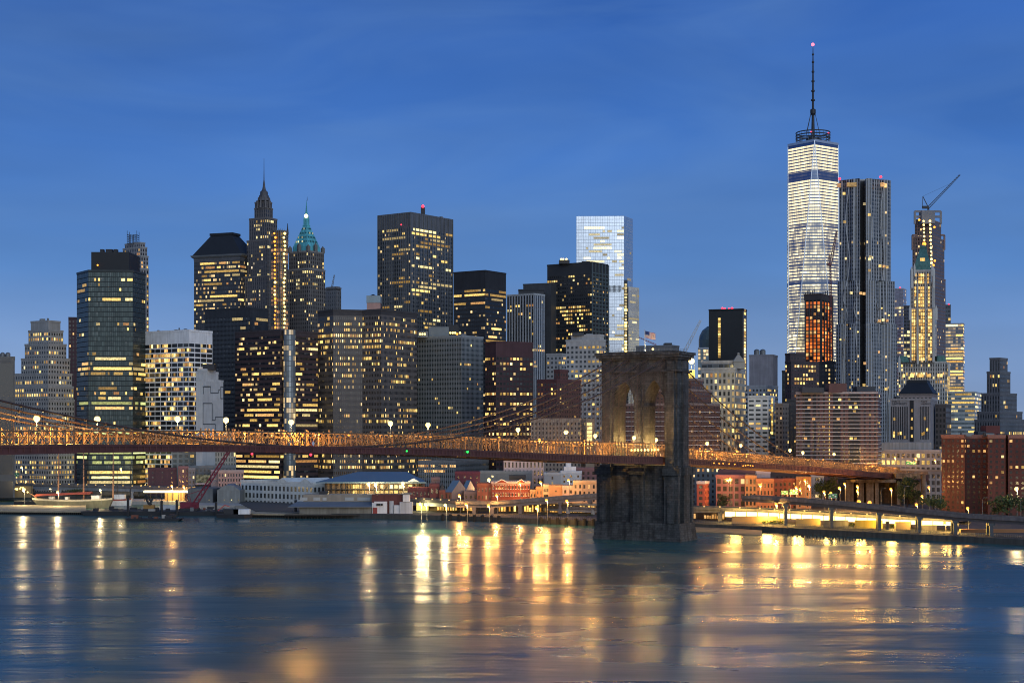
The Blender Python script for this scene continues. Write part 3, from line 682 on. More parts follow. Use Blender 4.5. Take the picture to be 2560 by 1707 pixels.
    def tank(s, xl, xr, yt, dy=12, m=None, legs=0):
        Y = s.Y + dy; x0, x1 = px2x(xl, Y), px2x(xr, Y); r = (x1 - x0) / 2; zt = py2z(yt, Y); b = MB()
        b.lathe(((x0 + x1) / 2, Y + r, s.z), [(r, legs), (r, zt - s.z - r * .5), (r * .55, zt - s.z - r * .15), (.1, zt - s.z)], 12)
        for k in range(4): b.bar(((x0 + x1) / 2 + r * .7 * (1 if k & 1 else -1), Y + r + r * .7 * (1 if k & 2 else -1), s.z), ((x0 + x1) / 2 + r * .7 * (1 if k & 1 else -1), Y + r + r * .7 * (1 if k & 2 else -1), s.z + legs + .3), .3)
        b.build('water_tank', m or GREYM, s.e); return s
    def junk(s, n=5, h=3.5):
        a, p, c, d = s.fp[:4] if len(s.fp) == 4 else (s.fp[0], s.fp[1], s.fp[-2], s.fp[-1])
        for _ in range(n):
            u, v = rng.uniform(.12, .88), rng.uniform(.15, .85); q = p + (a - p) * u + (c - p) * v
            b = MB(); w, dd, hh = rng.uniform(1.5, 6), rng.uniform(1.5, 5), rng.uniform(.8, h)
            if rng.random() < .25: b.lathe((q.x, q.y, s.z), [(w * .3, 0), (w * .3, hh), (w * .2, hh + .2)], 10)
            else: b.boxz(q.x, q.y, s.z, s.z + hh, w, dd, R(s.t or 0))
            b.build('rooftop_unit', rng.choice([GREYM, ROOF, DARK]), s.e)
        return s
def B(name, label, cat, Y, st, tl, t=None, bands=(), plain=(.25, .25, .25), wc='W', ylow=1262, x=None, group=None, roof=None, fin=True, **kw):
    b = Bld(name, label, cat, Y, st, x or tl[0][1], group); b.bands = list(bands); b.wc = wc; b.ylow = ylow
    b.plain = plain if not isinstance(plain, tuple) else mat('parapet_' + name, plain, .85, streak=.15)
    if roof: b.roofm = roof
    b.tiers(tl, t, **kw)
    if fin: b.finish()
    return b
fc = facade
# ---- left edge
B('office_block', 'dark gridded office block with huge black panes at the left picture edge', 'office building', 1080, St(fc('f1', (.10, .10, .10), glass=(.012, .014, .018), ww=.8, wh=.84), 13, 27, .8, .84, 2),
  [(-60, 37, 37, 894)], plain=(.12, .12, .12)).pent(-20, 8, 884).tank(0, 10, 880, legs=1).tank(12, 24, 880, legs=1)
SB2 = St(fc('f2', (.27, .265, .255), glass=(.02, .022, .025), ww=.46, wh=.56), 2.6, 3.75, .46, .56, .8)
SB2t = St(fc('f2t', (.20, .20, .21), glass=(.02, .022, .025), ww=.3, wh=.5), 2.8, 14, .3, .3, 10)
B('setback_building', 'wide grey stone wedding-cake office building with many small square windows and stepped terraces', 'office building', 1190, SB2,
  [(-30, 121, 186, 1000), (20, 120, 184, 966), (33, 120, 180, 934), (53, 120, 175, 896, 3), (62, 121, 166, 860, 5), (71, 121, 158, 826, 8), (77, 121, 151, 803, 10, SB2t)], 32,
  [(826, 838, .9, 'L'), (838, 850, .95, 'L'), (838, 862, .5, 'R'), (880, 894, .4), (908, 918, .62, 'R'), (904, 918, .75, 'L', 108, 125), (955, 966, .7, 'L'), (930, 946, .35, 'R'), (976, 990, .85, 'L'), (976, 990, .45, 'R'),
   (1060, 1072, .9), (1072, 1084, .35), (1155, 1172, .55), (1172, 1200, .5), (1120, 1155, .2), (800, 1262, .09)], plain=(.25, .25, .25)).junk(4)
B('brick_tower', 'narrow dark brown brick tower squeezed behind the green glass tower', 'apartment building', 1420, St(fc('f3', (.07, .035, .04), glass=(.03, .03, .03), ww=.4, wh=.5), 3.4, 3.7, .4, .5),
  [(171, 196, 196, 795)], None, [(800, 830, .3), (800, 960, .05)], plain=(.06, .035, .04), wc='A')
# ---- green glass octagon
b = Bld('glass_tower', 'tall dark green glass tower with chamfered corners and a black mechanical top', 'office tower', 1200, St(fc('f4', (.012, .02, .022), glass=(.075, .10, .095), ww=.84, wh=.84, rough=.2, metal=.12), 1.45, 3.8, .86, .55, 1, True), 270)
b.bands = [(693, 706, .4, 'R'), (720, 735, .12), (745, 755, .25), (760, 770, .2, 'R'), (800, 812, .18), (825, 832, .4, 'R', 255, 295), (847, 853, .8, '', 300, 332, 'P'), (880, 890, .22), (893, 905, .85, 'R'), (905, 917, .55), (917, 930, .9), (930, 942, .7), (942, 960, .15), (970, 985, .25),
           (992, 1004, .5, 'R'), (1004, 1016, .9, '', 190, 364, 'G'), (1017, 1030, .35), (1070, 1084, .9, '', 190, 364, 'G'), (1128, 1143, .97, '', 180, 364, 'G'), (1143, 1166, .45, '', 180, 364, 'G'), (1180, 1206, .96, '', 220, 330), (1180, 1206, .8, 'X'), (1206, 1216, .5), (660, 1216, .012)]
b.wc = 'W'; b.ylow = 1216; b.plain = mat('parapet_green', (.02, .028, .03), .4)
def chain(pts, back): return [Vector((px2x(p, y), y)) for p, y in pts] + [Vector((px2x(p, y), y)) for p, y in back]
ch = chain([(192, 1222), (221, 1200), (332, 1202), (364, 1226)], [(352, 1262), (205, 1262)]); b.fp = ch
b.walls(ch, GZ, py2z(677, 1200), nvis=3, alt=(0, 2), altm=fc('f4b', (.010, .016, .018), glass=(.020, .034, .036), ww=.84, wh=.84, rough=.25)); b.z = py2z(677, 1200); b.t = 0  # same glass, chamfers coloured darker for their dimmer sky reflection, front paler
b.pent(228, 323, 630, 6, BLACK, 34, 'mechanical_crown')
for k in (250, 264, 272, 284): b.pent(k, k + 8, 623, 12, DARK, 5, 'cooling_unit', py2z(630, 1206))
b.beacon(244, 663, .7, 4, LAMPO); b.finish()
# ---- gothic stepped tower behind it with a scaffold crown
S5 = St(fc('f5', (.26, .255, .26), (.17, .17, .18), glass=(.03, .03, .035), ww=.5, wh=.6), 2.8, 3.9, .5, .6, .8)
b = B('stone_tower', 'pale stone octagonal skyscraper top with arched windows and a scaffold crown', 'office tower', 1560, S5, [(318, 352, 372, 672), (318, 352, 371, 640, 2), (307, 350, 368, 618, 5), (312, 350, 363, 607, 8)], 40,
      [(625, 640, .5, 'L'), (650, 668, .3), (672, 830, .75, 'R', 366, 373), (830, 1000, .4, 'R')], plain=(.26, .26, .26), wc='WA', fin=False)
def scaffold(bb, xl, xr, yt, nm='scaffold_crown', n=4):
    Y = bb.Y + 14; x0, x1 = px2x(xl, Y), px2x(xr, Y); z0, z1 = bb.z, py2z(yt, Y); m = MB(); d = (x1 - x0)
    for i in range(4):
        x = x0 + d * i / 3
        for y in (Y, Y + d): m.bar((x, y, z0), (x, y, z1 - (4 if i % 3 else 0)), .4)
    for k in range(n + 1):
        z = z0 + (z1 - 4 - z0) * k / n
        for y in (Y, Y + d): m.bar((x0, y, z), (x1, y, z), .35)
        for x in (x0, x1): m.bar((x, Y, z), (x, Y + d, z), .35)
        if k < n: m.bar((x0, Y, z), (x1, Y, z + (z1 - 4 - z0) / n), .25)
    m.build(nm, DARK, bb.e)
scaffold(b, 318, 342, 577); b.finish()
# ---- white grid block
S6 = St(fc('f6', (.74, .75, .76), glass=(.022, .024, .026), ww=.90, wh=.74, mull=0), 6.3, 3.75, .86, .70, 9.3, False, 3)
B('grid_block', 'white concrete grid office block with a blank white top storey and black window bays', 'office building', 1200, S6, [(360, 472, 531, 826)], 33,
  [(855, 868, .45, 'L'), (868, 905, .62, 'L'), (855, 880, .35, 'R'), (905, 930, .3), (930, 955, .5, 'L'), (955, 972, .4), (972, 1010, .35), (1010, 1090, .3, 'L'), (1130, 1215, .5, 'L'), (855, 1215, .12)], plain=(.60, .62, .65), wc='WWAP', ylow=1216).junk(7, 3)
# ---- pale house with a painted line maze
MURAL = mat('pale_render', (.40, .43, .45), .9, streak=.1)
S7 = St(MURAL, 4, 4, .4, .4, 1)
b = B('mural_building', 'pale rendered blind-walled building painted with a dark line maze and stepped gable', 'building', 1150, S7, [(490, 506, 558, 950), (490, 506, 546, 930), (494, 507, 538, 924)], 20, [], plain=(.42, .45, .47), fin=False)
b.pent(507, 536, 910, 6, DARK, 8, 'penthouse')
def mural(bb):
    Y = bb.Y; P = Vector((px2x(506, Y), Y)); a = R(20); d = Vector((math.sin(a), math.cos(a))); nr = Vector((d.y, -d.x)); m = MB()
    Q = lambda x, y: (lambda L_: (P.x + d.x * L_ + nr.x * .06, P.y + d.y * L_ + nr.y * .06, ZC + (HY - y) * (P.y + d.y * L_) / F))(solve(x, P, d.x, d.y))
    ln = [[(507, 967), (524, 967), (527, 966)], [(508, 966), (508, 985)], [(509, 966), (526, 966), (526, 982), (546, 982), (546, 974), (551, 974), (551, 967), (558, 967)], [(551, 976), (551, 996), (558, 996)],
          [(507, 1008), (530, 1008), (530, 1050), (538, 1050), (538, 1042), (557, 1042)], [(507, 1008), (507, 1060), (538, 1060), (538, 1074)]]
    for p in ln:
        for u, v in zip(p, p[1:]): m.bar(Q(*u), Q(*v), .12, .75)
    m.build('maze_painting', mat('mural_grey', (.08, .095, .11), .9), bb.e)
mural(b)
# ---- grey low pair seen under the bridge deck
B('grey_block', 'low grey block with square dark windows showing under the bridge beside the white grid block', 'office building', 1170, St(fc('f8', (.20, .21, .20), glass=(.03, .04, .04), ww=.62, wh=.58), 4.2, 3.8, .62, .58), [(430, 502, 502, 1090)], None, [(1100, 1165, .12)], plain=(.2, .21, .2))
B('grey_block', 'low beige block of tall narrow windows under the bridge behind the red crane boom', 'office building', 1170, St(fc('f9', (.30, .285, .25), glass=(.03, .035, .035), ww=.45, wh=.66), 1.9, 3.9, .45, .66), [(503, 590, 590, 1085)], None, [(1100, 1170, .1)], plain=(.3, .29, .26))
# ---- hip roofed tower
S10 = St(fc('f10', (.055, .058, .068), (.04, .042, .052), glass=(.035, .04, .05), ww=.7, wh=.55, lit=.25, lits=.9), 2.2, 4.0, .9, .5, 2, True)
b = B('hip_roof_tower', 'dark office tower with a tall black hipped roof and flaring eaves', 'office tower', 1500, S10, [(485, 600, 640, 645)], 22,
      [(648, 660, .3), (660, 690, .8, '', 590, 640), (655, 672, .6, 'L'), (672, 690, .75, 'L', 510, 575), (700, 712, .6), (732, 745, .7, 'L', 520, 575), (745, 765, .45), (645, 820, .2)], plain=(.09, .09, .10), fin=False)
def hip(bb):
    c = sum(bb.fp, Vector((0, 0))) / 4; m = MB(); e0 = bb.z + .8; e1 = py2z(634, bb.Y)
    ring = lambda k: [c + (p - c) * k for p in bb.fp]
    o = [ring(1.0), ring(1.10), ring(1.12)]; zs = [e0, e1 - 1.5, e1]
    m2 = MB()
    for i in range(2): m2.prism(o[i], zs[i], zs[i + 1], 0, o[i + 1])
    m2.build('eaves', GREYM, bb.e)
    m.prism(ring(1.06), e1, py2z(587, bb.Y + 12), 0, [c + (p - c) * .46 for p in bb.fp]); m.prism([c + (p - c) * .5 for p in bb.fp], py2z(587, bb.Y + 12), py2z(581, bb.Y + 12)); m.build('roof', BLACK, bb.e)
hip(b); b.finish()
# ---- dark vertical-striped block
B('striped_block', 'dark slab block with fine pale vertical fins and one bright band of windows', 'office building', 1330, St(fc('f11', (.055, .062, .075), (.012, .014, .018), glass=(.012, .015, .02), ww=.72, wh=.6), 1.55, 3.9, .72, .6, 7, True),
  [(511, 625, 670, 770)], 30, [(797, 808, .9, '', 575, 670, 'P'), (800, 1000, .14, '', 595, 670), (800, 1010, .02)], plain=(.03, .034, .042))
# ---- art deco spire tower
S12 = St(fc('f12', (.125, .115, .115), (.07, .066, .07), glass=(.02, .02, .025), ww=.5, wh=.55, lit=.05, lits=1.2, litc=(1, .8, .5)), 2.6, 3.8, .45, .58, .8)
b = Bld('art_deco_tower', 'slender dark stone art deco skyscraper with stepped crown and a long needle spire', 'skyscraper', 1490, S12, 660)
b.bands = [(538, 548, .5), (548, 560, .6), (575, 640, .22), (640, 760, .22), (760, 850, .12), (530, 850, .12)]; b.wc = 'PPW'; b.ylow = 850; b.plain = mat('parapet_deco', (.13, .12, .12), .85)
b.t = 30
for q in [(606, 668, 700, 830), (609, 668, 697, 690), (617, 668, 697, 600, 3), (623, 667, 693, 545, 6), (636, 664, 682, 520, 10), (637, 664, 680, 505, 11), (641, 663, 677, 502, 12)]:
    b.tiers([q], 30)
Yk = 1506; xk = px2x(660, Yk)
m = MB(); z = lambda y: py2z(y, Yk); rr = lambda p: p / F * Yk
m.lathe((xk, Yk, 0), [(rr(15.5), z(503)), (rr(15), z(497)), (rr(13), z(497)), (rr(12), z(489)), (rr(10.2), z(489)), (rr(9.5), z(480)), (rr(7), z(478)), (rr(4.5), z(474)), (rr(3), z(466)), (rr(2.2), z(458)), (rr(1.2), z(450)), (rr(.7), z(425)), (rr(.35), z(396))], 12, rz=.26)
m.build('spire', mat('dark_spire', (.075, .075, .085), .6, .2, streak=.3), b.e)
for k in range(8):
    a = 2 * math.pi * k / 8 + .39; m = MB(); m.tube([(xk + rr(16.5) * math.cos(a), Yk + rr(16.5) * math.sin(a), z(522)), (xk + rr(14) * math.cos(a), Yk + rr(14) * math.sin(a), z(494))], [1.2, .5], 5); m.build('pinnacle', S12.m, b.e)
b.finish()
# ---- scaffolded tower with work lamps
b = B('unfinished_tower', 'slim unfinished tower wrapped in scaffold with two columns of glowing work lamps', 'building under construction', 1440, St(fc('f13', (.10, .085, .075), glass=(.03, .025, .02), ww=.8, wh=.7, lit=.5, lits=.35, litc=(1, .5, .2)), 4, 3.6, .8, .6, 1), [(677, 699, 720, 577)], 40, [], plain=(.1, .09, .08), fin=False)
m = MB()
for j in range(24):
    y = 580 + j * 10.2; zz = py2z(y, 1440)
    for (u, v) in ((0, 1), (1, 2)):
        p, q = b.fp[u], b.fp[v]; d = (q - p).normalized(); nr = Vector((d.y, -d.x)) * 1.2
        m.bar((p.x + nr.x, p.y + nr.y, zz), (q.x + nr.x, q.y + nr.y, zz), .35)
for (u, v) in ((0, 1), (1, 2)):
    p, q = b.fp[u], b.fp[v]; d = (q - p).normalized(); nr = Vector((d.y, -d.x)) * 1.2
    for k in range(5):
        c = p + (q - p) * k / 4 + nr; m.bar((c.x, c.y, GZ), (c.x, c.y, b.z + 2), .3)
m.build('scaffold', GREYM, b.e)
for (u, v, f_) in ((0, 1, .62), (1, 2, .45)):
    p, q = b.fp[u], b.fp[v]; d = (q - p).normalized(); nr = Vector((d.y, -d.x)) * 1.6; c = p + (q - p) * f_ + nr
    for j in range(24):
        k = MB(); k.ball((c.x + rng.uniform(-.6, .6), c.y, py2z(583 + j * 10.2, 1440)), rng.uniform(.8, 1.25), 8, 5); k.build('work_lamp', LAMPY if (v == 2 or rng.random() < .3) else LAMPO, b.e)
b.mast(719, 559, .9, 30, DARK).finish()
# ---- green pyramid tower
S14 = St(fc('f14', (.135, .125, .12), (.085, .08, .08), glass=(.02, .02, .025), ww=.45, wh=.55, lit=.06, lits=1.2), 2.7, 3.8, .45, .58, .8)
b = Bld('pyramid_roof_tower', 'stone skyscraper with a steep verdigris pyramid roof and a bright lamp at its tip', 'skyscraper', 1500, S14, 775)
b.bands = [(655, 670, .5, 'L'), (690, 700, .55, 'R'), (700, 725, .3), (750, 790, .12), (625, 860, .1)]; b.wc = 'WP'; b.ylow = 860; b.plain = mat('parapet_pale', (.2, .19, .185), .85)
for q in [(717, 771, 815, 830), (719, 771, 813, 672), (722, 771, 810, 628, 4)]: b.tiers([q], 35)
COP = mat('verdigris_copper', (.09, .38, .45), .7, var=.25, streak=.3)
DKCOP = mat('dormer_shade_glass', (.02, .07, .085), .4); c = sum(b.fp, Vector((0, 0))) / 4; Yk = c.y; m = MB(); z = lambda y: py2z(y, Yk); ring = lambda k: [c + (p - c) * k for p in b.fp]
m.prism(ring(.80), b.z, z(618), 0, ring(.76)); m.prism(ring(.76), z(618), z(566), 0, ring(.20))
m.prism(ring(.22), z(566), z(563)); m.prism(ring(.17), z(563), z(548)); m.prism(ring(.17), z(548), z(536), 0, ring(.10)); m.prism(ring(.10), z(536), z(528), 0, ring(.05)); m.prism(ring(.05), z(528), z(500), 0, ring(.004))
m.build('roof', COP, b.e)
for i in range(4):
    for f_ in (0, .5):
        p = b.fp[i] + (b.fp[(i + 1) % 4] - b.fp[i]) * f_; q = c + (p - c) * .93; m = MB(); m.boxz(q.x, q.y, b.z, b.z + (7 if f_ else 5), 3, 3, R(35)); m.prism([q + Vector(v) for v in ((-1.5, 0), (0, -1.5), (1.5, 0), (0, 1.5))], b.z + (7 if f_ else 5), b.z + (9.5 if f_ else 7), 0, [q + Vector(v) * .1 for v in ((-1, 0), (0, -1), (1, 0), (0, 1))]); m.build('turret', S14.m, b.e)
f0, f1 = b.fp[0], b.fp[1]
for j in range(4):
    for i in range(3 + j):
        for (p, q) in ((b.fp[0], b.fp[1]), (b.fp[1], b.fp[2])):
            kz = .2 + (j / 4) * .55; yy = 575 + j * 11; kk = .20 + (yy - 566) / 52 * .56 + .012; u = (i + .8) / (3.6 + j)
            w = c + (p + (q - p) * u - c) * kk; mm = MB(); d = (q - p); mm.boxz(w.x, w.y, z(yy) + .1, z(yy) + 1.7, .7, .4, math.atan2(d.y, d.x)); mm.build('dormer_window', DKCOP if rng.random() < .88 else PALE, b.e)
m = MB(); m.ball((c.x, c.y - 2.2, z(541)), 1.9, 12, 8); m.build('lantern', emis('tip_lamp', (1, .80, .40), 4), b.e)
b.mast(768, 492, .3, c.y - 1500, None, z(502)).finish()
# ---- small ones between
b = B('stone_block', 'small plain grey stone block with a thin crane on its roof', 'office building', 1600, St(fc('f15', (.17, .175, .185), glass=(.05, .055, .06), ww=.35, wh=.6), 3, 4, .35, .6, 3), [(812, 840, 853, 720), (816, 840, 850, 718)], 35, [(780, 790, .6)], plain=(.17, .175, .185))
def crane(name, label, Y, base, piv, tip, back, m, w=.5, lat=True, mast_top=None, grp=None):
    """luffing crane: base, pivot, jib tip and counter-jib end given at photo columns/rows for distance Y"""
    bs, pv, tp = at(*base, Y), at(*piv, Y), at(*tip, Y); e = empty(name, bs, label, 'crane', grp); k = MB()
    def truss(a, b, ww, n):
        d = (b - a); up = Vector((0, 1, 0)); sd = d.normalized().cross(up).normalized()
        off = [sd * ww / 2 + up * ww / 2, sd * ww / 2 - up * ww / 2, -sd * ww / 2 + up * ww / 2, -sd * ww / 2 - up * ww / 2]
        for o in off: k.bar(a + o, b + o * .5, ww * .16)
        for i in range(n):
            t0, t1 = i / n, (i + 1) / n
            for o1, o2 in ((0, 2), (1, 3), (2, 0), (0, 1)): k.bar(a + d * t0 + off[o1] * (1 - .5 * t0), a + d * t1 + off[o2] * (1 - .5 * t1), ww * .1)
    if (pv - bs).length > 1: truss(bs, pv, w, max(3, int((pv - bs).length / w / 1.2)))
    k.build('mast', m, e); k = MB(); truss(pv, tp, w, max(5, int((tp - pv).length / w / 1.3))); k.build('jib', m, e)
    if back:
        bk = at(*back, Y); k = MB(); k.box((bk + pv) / 2, ((bk - pv).length, w * 1.4, w * 1.2)); k.build('counterweight', m, e)
        if mast_top:
            mt = at(*mast_top, Y); k = MB(); k.bar(pv, mt, w * .3); k.bar(bk, mt, w * .2); k.bar(mt, tp + (pv - tp) * .25, w * .08); k.build('tie_frame', m, e)
    return e
crane('tower_crane', 'thin red tipped crane above the small grey stone block', 1615, (830, 722), (830, 718), (836, 687), None, GREYM, 1.6)
B('stone_block', 'low dim grey block between the pyramid tower and the rooftop hut', 'office building', 1450, St(fc('f15b', (.10, .10, .11), glass=(.03, .03, .035), ww=.4, wh=.5), 3, 4, .4, .5), [(800, 850, 875, 775)], 35, [(775, 795, .2)], plain=(.11, .11, .12))
# ---- the big pair: bank slab with vertical steel piers
S16 = St(fc('f16', (.24, .25, .27), (.075, .08, .09), glass=(.028, .035, .045), ww=.86, wh=.52, rough=.12, lit=.07, lits=.8), 2.7, 3.95, .94, .55, 0, True)
b = Bld('bank_tower', 'broad steel and glass slab tower with blank grey louvred top and long lit window bands', 'office tower', 1520, S16, 1027)
b.bands = [(565, 576, .75, 'L'), (570, 600, .8, 'R'), (576, 590, .5, 'L'), (590, 602, .88, 'L'), (600, 622, .65, 'R'), (615, 628, .28, 'L'), (615, 660, .25, 'R'), (700, 714, .85, 'L'), (704, 728, .5, 'R'), (728, 800, .22, 'R'), (800, 815, .6, 'R', 1060, 1090), (640, 830, .07), (560, 830, .05)]
b.wc = 'WWP'; b.ylow = 830; b.t = 36; b.z = GZ; b.plain = mat('louvre_grey', (.11, .115, .13), .6, streak=.3)
fp = footprint(945, 1027, 1131, 1520, 36); z1 = py2z(532, 1520); b.fp = fp; b.walls(fp, GZ, z1, ztopref=py2z(567, 1520)); b.z = z1
pm = MB()
for (p, q, n) in ((fp[0], fp[1], 14), (fp[1], fp[2], 10)):
    d = (q - p).normalized(); nr = Vector((d.y, -d.x)) * .45
    for i in range(n + 1):
        o = p + (q - p) * i / n + nr; pm.boxz(o.x, o.y, GZ, z1 + .5, .35 if n > 12 else .8, .9, math.atan2(d.y, d.x))
pm.build('steel_fin_grille', GREYM, b.e)
b.mast(1054, 512, .9, 20).pent(1052, 1062, 519, 18, DARK, 5, 'antenna_base').beacon(1057, 516, 1.5, 17).beacon(1003, 562, .7, -2).finish()
b.junk(4, 2.5)
# ---- brown faceted block in front of it, with a hut on its roof
S17 = St(fc('f17', (.105, .095, .092), glass=(.018, .018, .02), ww=.5, wh=.5, lit=.05), 1.7, 4.6, .52, .5, 4)
b = Bld('brown_block', 'massive brown-grey faceted office block with slit windows and dark top band', 'office building', 1250, S17, 950)
b.bands = [(800, 812, .5), (820, 840, .85, 'R', 860, 920), (820, 836, .45), (836, 855, .85, '', 790, 960), (855, 870, .7), (836, 900, .4, 'X'), (870, 885, .1), (900, 915, .25), (940, 955, .9, 'Y', 985, 1022), (890, 960, .09), (1014, 1024, .55), (1025, 1034, .85), (1036, 1046, .35), (1046, 1062, .4), (1140, 1180, .6), (780, 1200, .06)]
b.wc = 'W'; b.ylow = 1200; b.plain = mat('dark_band', (.05, .047, .05), .85)
ch = chain([(794, 1270), (833, 1252), (906, 1258), (953, 1246), (1043, 1290)], [(1010, 1330), (820, 1330)]); b.fp = ch; b.t = 0
b.walls(ch, GZ, py2z(775, 1250), nvis=4); b.z = py2z(775, 1250); b.fp = [ch[0], ch[2], ch[4], ch[5]]
b.junk(6, 3).finish()
b2 = Bld('rooftop_hut', 'pink rendered rooftop hut with a pale glass upper storey and a small pointed cap', 'rooftop building', 1275, S17, 934); b2.z = b.z
b2.plain = ROOF; b2.bands = []; b2.pent(917, 950, 757, 0, mat('pink_render', (.42, .24, .20), .8), 12, 'hut_wall', b.z).pent(916, 951, 739, -.2, mat('pale_glass', (.22, .28, .31), .2), 12.4, 'glass_storey', py2z(757, 1275))
m = MB(); c = Vector((px2x(933, 1281), 1281)); m.prism([c + Vector(v) * 3.2 for v in ((-1, -1), (1, -1), (1, 1), (-1, 1))], py2z(739, 1275), py2z(734, 1275), 0, [c + Vector(v) * .2 for v in ((-1, -1), (1, -1), (1, 1), (-1, 1))]); m.build('cap_roof', DARK, b2.e)
# ---- brick ribbon block with a glass cylinder bay
S18 = St(fc('f18', (.055, .035, .038), (.05, .032, .036), glass=(.022, .024, .03), ww=.97, wh=.45, lit=.1), 2.2, 4.1, .95, .48, 3, True)
b = B('ribbon_block', 'dark plum brick office block with ribbon windows and a glass cylinder corner', 'office building', 1230, S18, [(588, 700, 795, 826)], 38,
      [(858, 875, .35, 'L'), (920, 935, .5, 'L'), (925, 930, .7, 'R'), (960, 990, .12), (988, 1000, .6), (1012, 1020, .6), (1022, 1034, .7), (1036, 1046, .7), (1046, 1060, .55), (1060, 1075, .75), (1125, 1215, .96, '', 585, 700), (1125, 1165, .8, 'R'), (840, 1000, .2, '', 735, 760), (826, 1215, .06)], plain=(.05, .04, .045), ylow=1216, fin=False)
GCY = St(fc('f18c', (.10, .11, .12), glass=(.16, .19, .21), ww=.9, wh=.9, rough=.08, metal=.3, lit=.35, lits=.7), 1.6, 4.1, .9, .8)
def cyl(bb, px0, px1, yt, st):
    Y = bb.Y - 3; x0, x1 = px2x(px0, Y), px2x(px1, Y); r = (x1 - x0) / 2; c = ((x0 + x1) / 2, Y + r * .7); m = MB(); n = 16; z1 = py2z(yt, Y)
    for k in range(n):
        a, a2 = 2 * math.pi * k / n, 2 * math.pi * (k + 1) / n; v0 = (GZ - z1) / st.fl + 400
        m.face([(c[0] + r * math.cos(a), c[1] + r * math.sin(a), GZ), (c[0] + r * math.cos(a2), c[1] + r * math.sin(a2), GZ), (c[0] + r * math.cos(a2), c[1] + r * math.sin(a2), z1), (c[0] + r * math.cos(a), c[1] + r * math.sin(a), z1)], 0, [(k, v0), (k + 1, v0), (k + 1, 400), (k, 400)])
    m.face([(c[0] + r * math.cos(2 * math.pi * k / n), c[1] + r * math.sin(2 * math.pi * k / n), z1) for k in range(n)], 1); m.build('glass_cylinder', [st.m, ROOF], bb.e)
cyl(b, 707, 738, 824, GCY); b.finish(); b.junk(5)
# ---- pale fine-grid block with roof plant
S19 = St(fc('f19', (.24, .26, .27), (.115, .125, .13), glass=(.028, .036, .036), ww=.68, wh=.46), 1.75, 4.0, .68, .46, 1.2)
b = B('fine_grid_block', 'grey fine-grid office block with fluttering rows of pale mullions and lit roof plant', 'office building', 1290, S19, [(1042, 1154, 1208, 840)], 36, [(880, 895, .05), (940, 1070, .035), (1145, 1162, .9, '', 1040, 1220, 'A'), (1163, 1180, .9, '', 1040, 1150, 'A'), (840, 1090, .012)], plain=(.25, .27, .28), fin=False)
b.pent(1045, 1070, 828, 20, GREYM, 10).pent(1072, 1122, 817, 26, mat('roof_plant', (.17, .19, .2), .6), 14, 'plant_room').pent(1122, 1146, 812, 30, DARK, 10, 'plant_room')
for k in (1050, 1056, 1062, 1126, 1132, 1138, 1143, 1150): b.beacon(k, 835 - (k % 3) * 3, .85, 8, LAMPO if k % 2 else LAMPY)
b.finish(); b.junk(4)
B('fine_grid_block', 'low wing with amber lit pale mullion rows below the fine-grid block', 'office building', 1180, S19, [(1045, 1140, 1222, 1154)], 20, [(1158, 1170, .7, '', 1040, 1140, 'A'), (1172, 1185, .8, '', 1040, 1140, 'A')], plain=(.2, .2, .2))
# ---- black towers
S20 = St(fc('f20', (.022, .022, .026), (.03, .03, .034), glass=(.016, .018, .022), ww=.8, wh=.5, lit=.1), 2.4, 3.9, .94, .52, 16, True)
B('black_tower', 'black slab tower with two long bright yellow window bands near its top', 'office tower', 1450, S20, [(1134, 1213, 1265, 677)], 34,
  [(722, 735, .93, 'L'), (735, 745, .95), (745, 752, .8, 'R'), (754, 764, .45, 'L'), (766, 790, .3, 'R'), (783, 792, .5, 'L'), (800, 830, .4, 'R'), (850, 880, .5, 'R'), (690, 900, .09)], plain=(.022, .024, .03)).junk(4, 2)
B('pier_tower', 'grey tower of tight white vertical piers with a row of lit windows', 'office tower', 1500, St(fc('f21', (.36, .38, .41), (.03, .034, .04), glass=(.02, .024, .03), ww=.52, wh=.7), 3.1, 3.9, .5, .55, 1),
  [(1267, 1335, 1362, 735)], 36, [(762, 770, .65, 'L'), (782, 790, .2), (868, 884, .6), (900, 930, .3), (735, 930, .05)], plain=(.36, .38, .4))
b = B('blank_slab', 'plain charcoal windowless slab tower behind the white pier tower', 'office tower', 1580, St(mat('charcoal_panel', (.045, .05, .06), .6, streak=.15), 4, 4, .5, .5), [(1308, 1377, 1392, 709)], 24, [], plain=(.05, .055, .065))
B('blank_slab', 'lower charcoal shoulder block beside the windowless slab', 'office tower', 1550, St(mat('charcoal_shoulder', (.03, .033, .04), .6), 4, 4, .5, .5), [(1296, 1360, 1360, 725)], None, [], plain=(.03, .033, .04))
S23 = St(fc('f23', (.026, .027, .032), (.03, .032, .036), glass=(.018, .022, .026), ww=.62, wh=.5, lit=.08), 2.6, 3.9, .7, .52, 0)
b = Bld('black_tower', 'black tower with greenish ribbed side face and scattered clusters of yellow windows', 'office tower', 1570, S23, 1480)
b.bands = [(690, 698, .35, 'L', 1410, 1450), (698, 708, .3, 'L'), (735, 745, .15), (762, 778, .75, 'L', 1390, 1475), (778, 800, .62, 'L', 1390, 1470), (800, 808, .4, 'L'), (824, 832, .7, 'L', 1400, 1470), (832, 848, .45, 'L', 1385, 1450), (848, 880, .35, 'L', 1385, 1420), (680, 880, .07)]
b.wc = 'W'; b.ylow = 885; b.t = 34; b.plain = mat('black_panel', (.03, .033, .038), .6); fp = footprint(1368, 1480, 1520, 1570, 34); b.fp = fp; z1 = py2z(656, 1570); b.walls(fp, GZ, z1, ztopref=py2z(683, 1570)); b.z = z1
pm = MB(); p, q = fp[1], fp[2]; d = (q - p).normalized(); nr = Vector((d.y, -d.x)) * .4
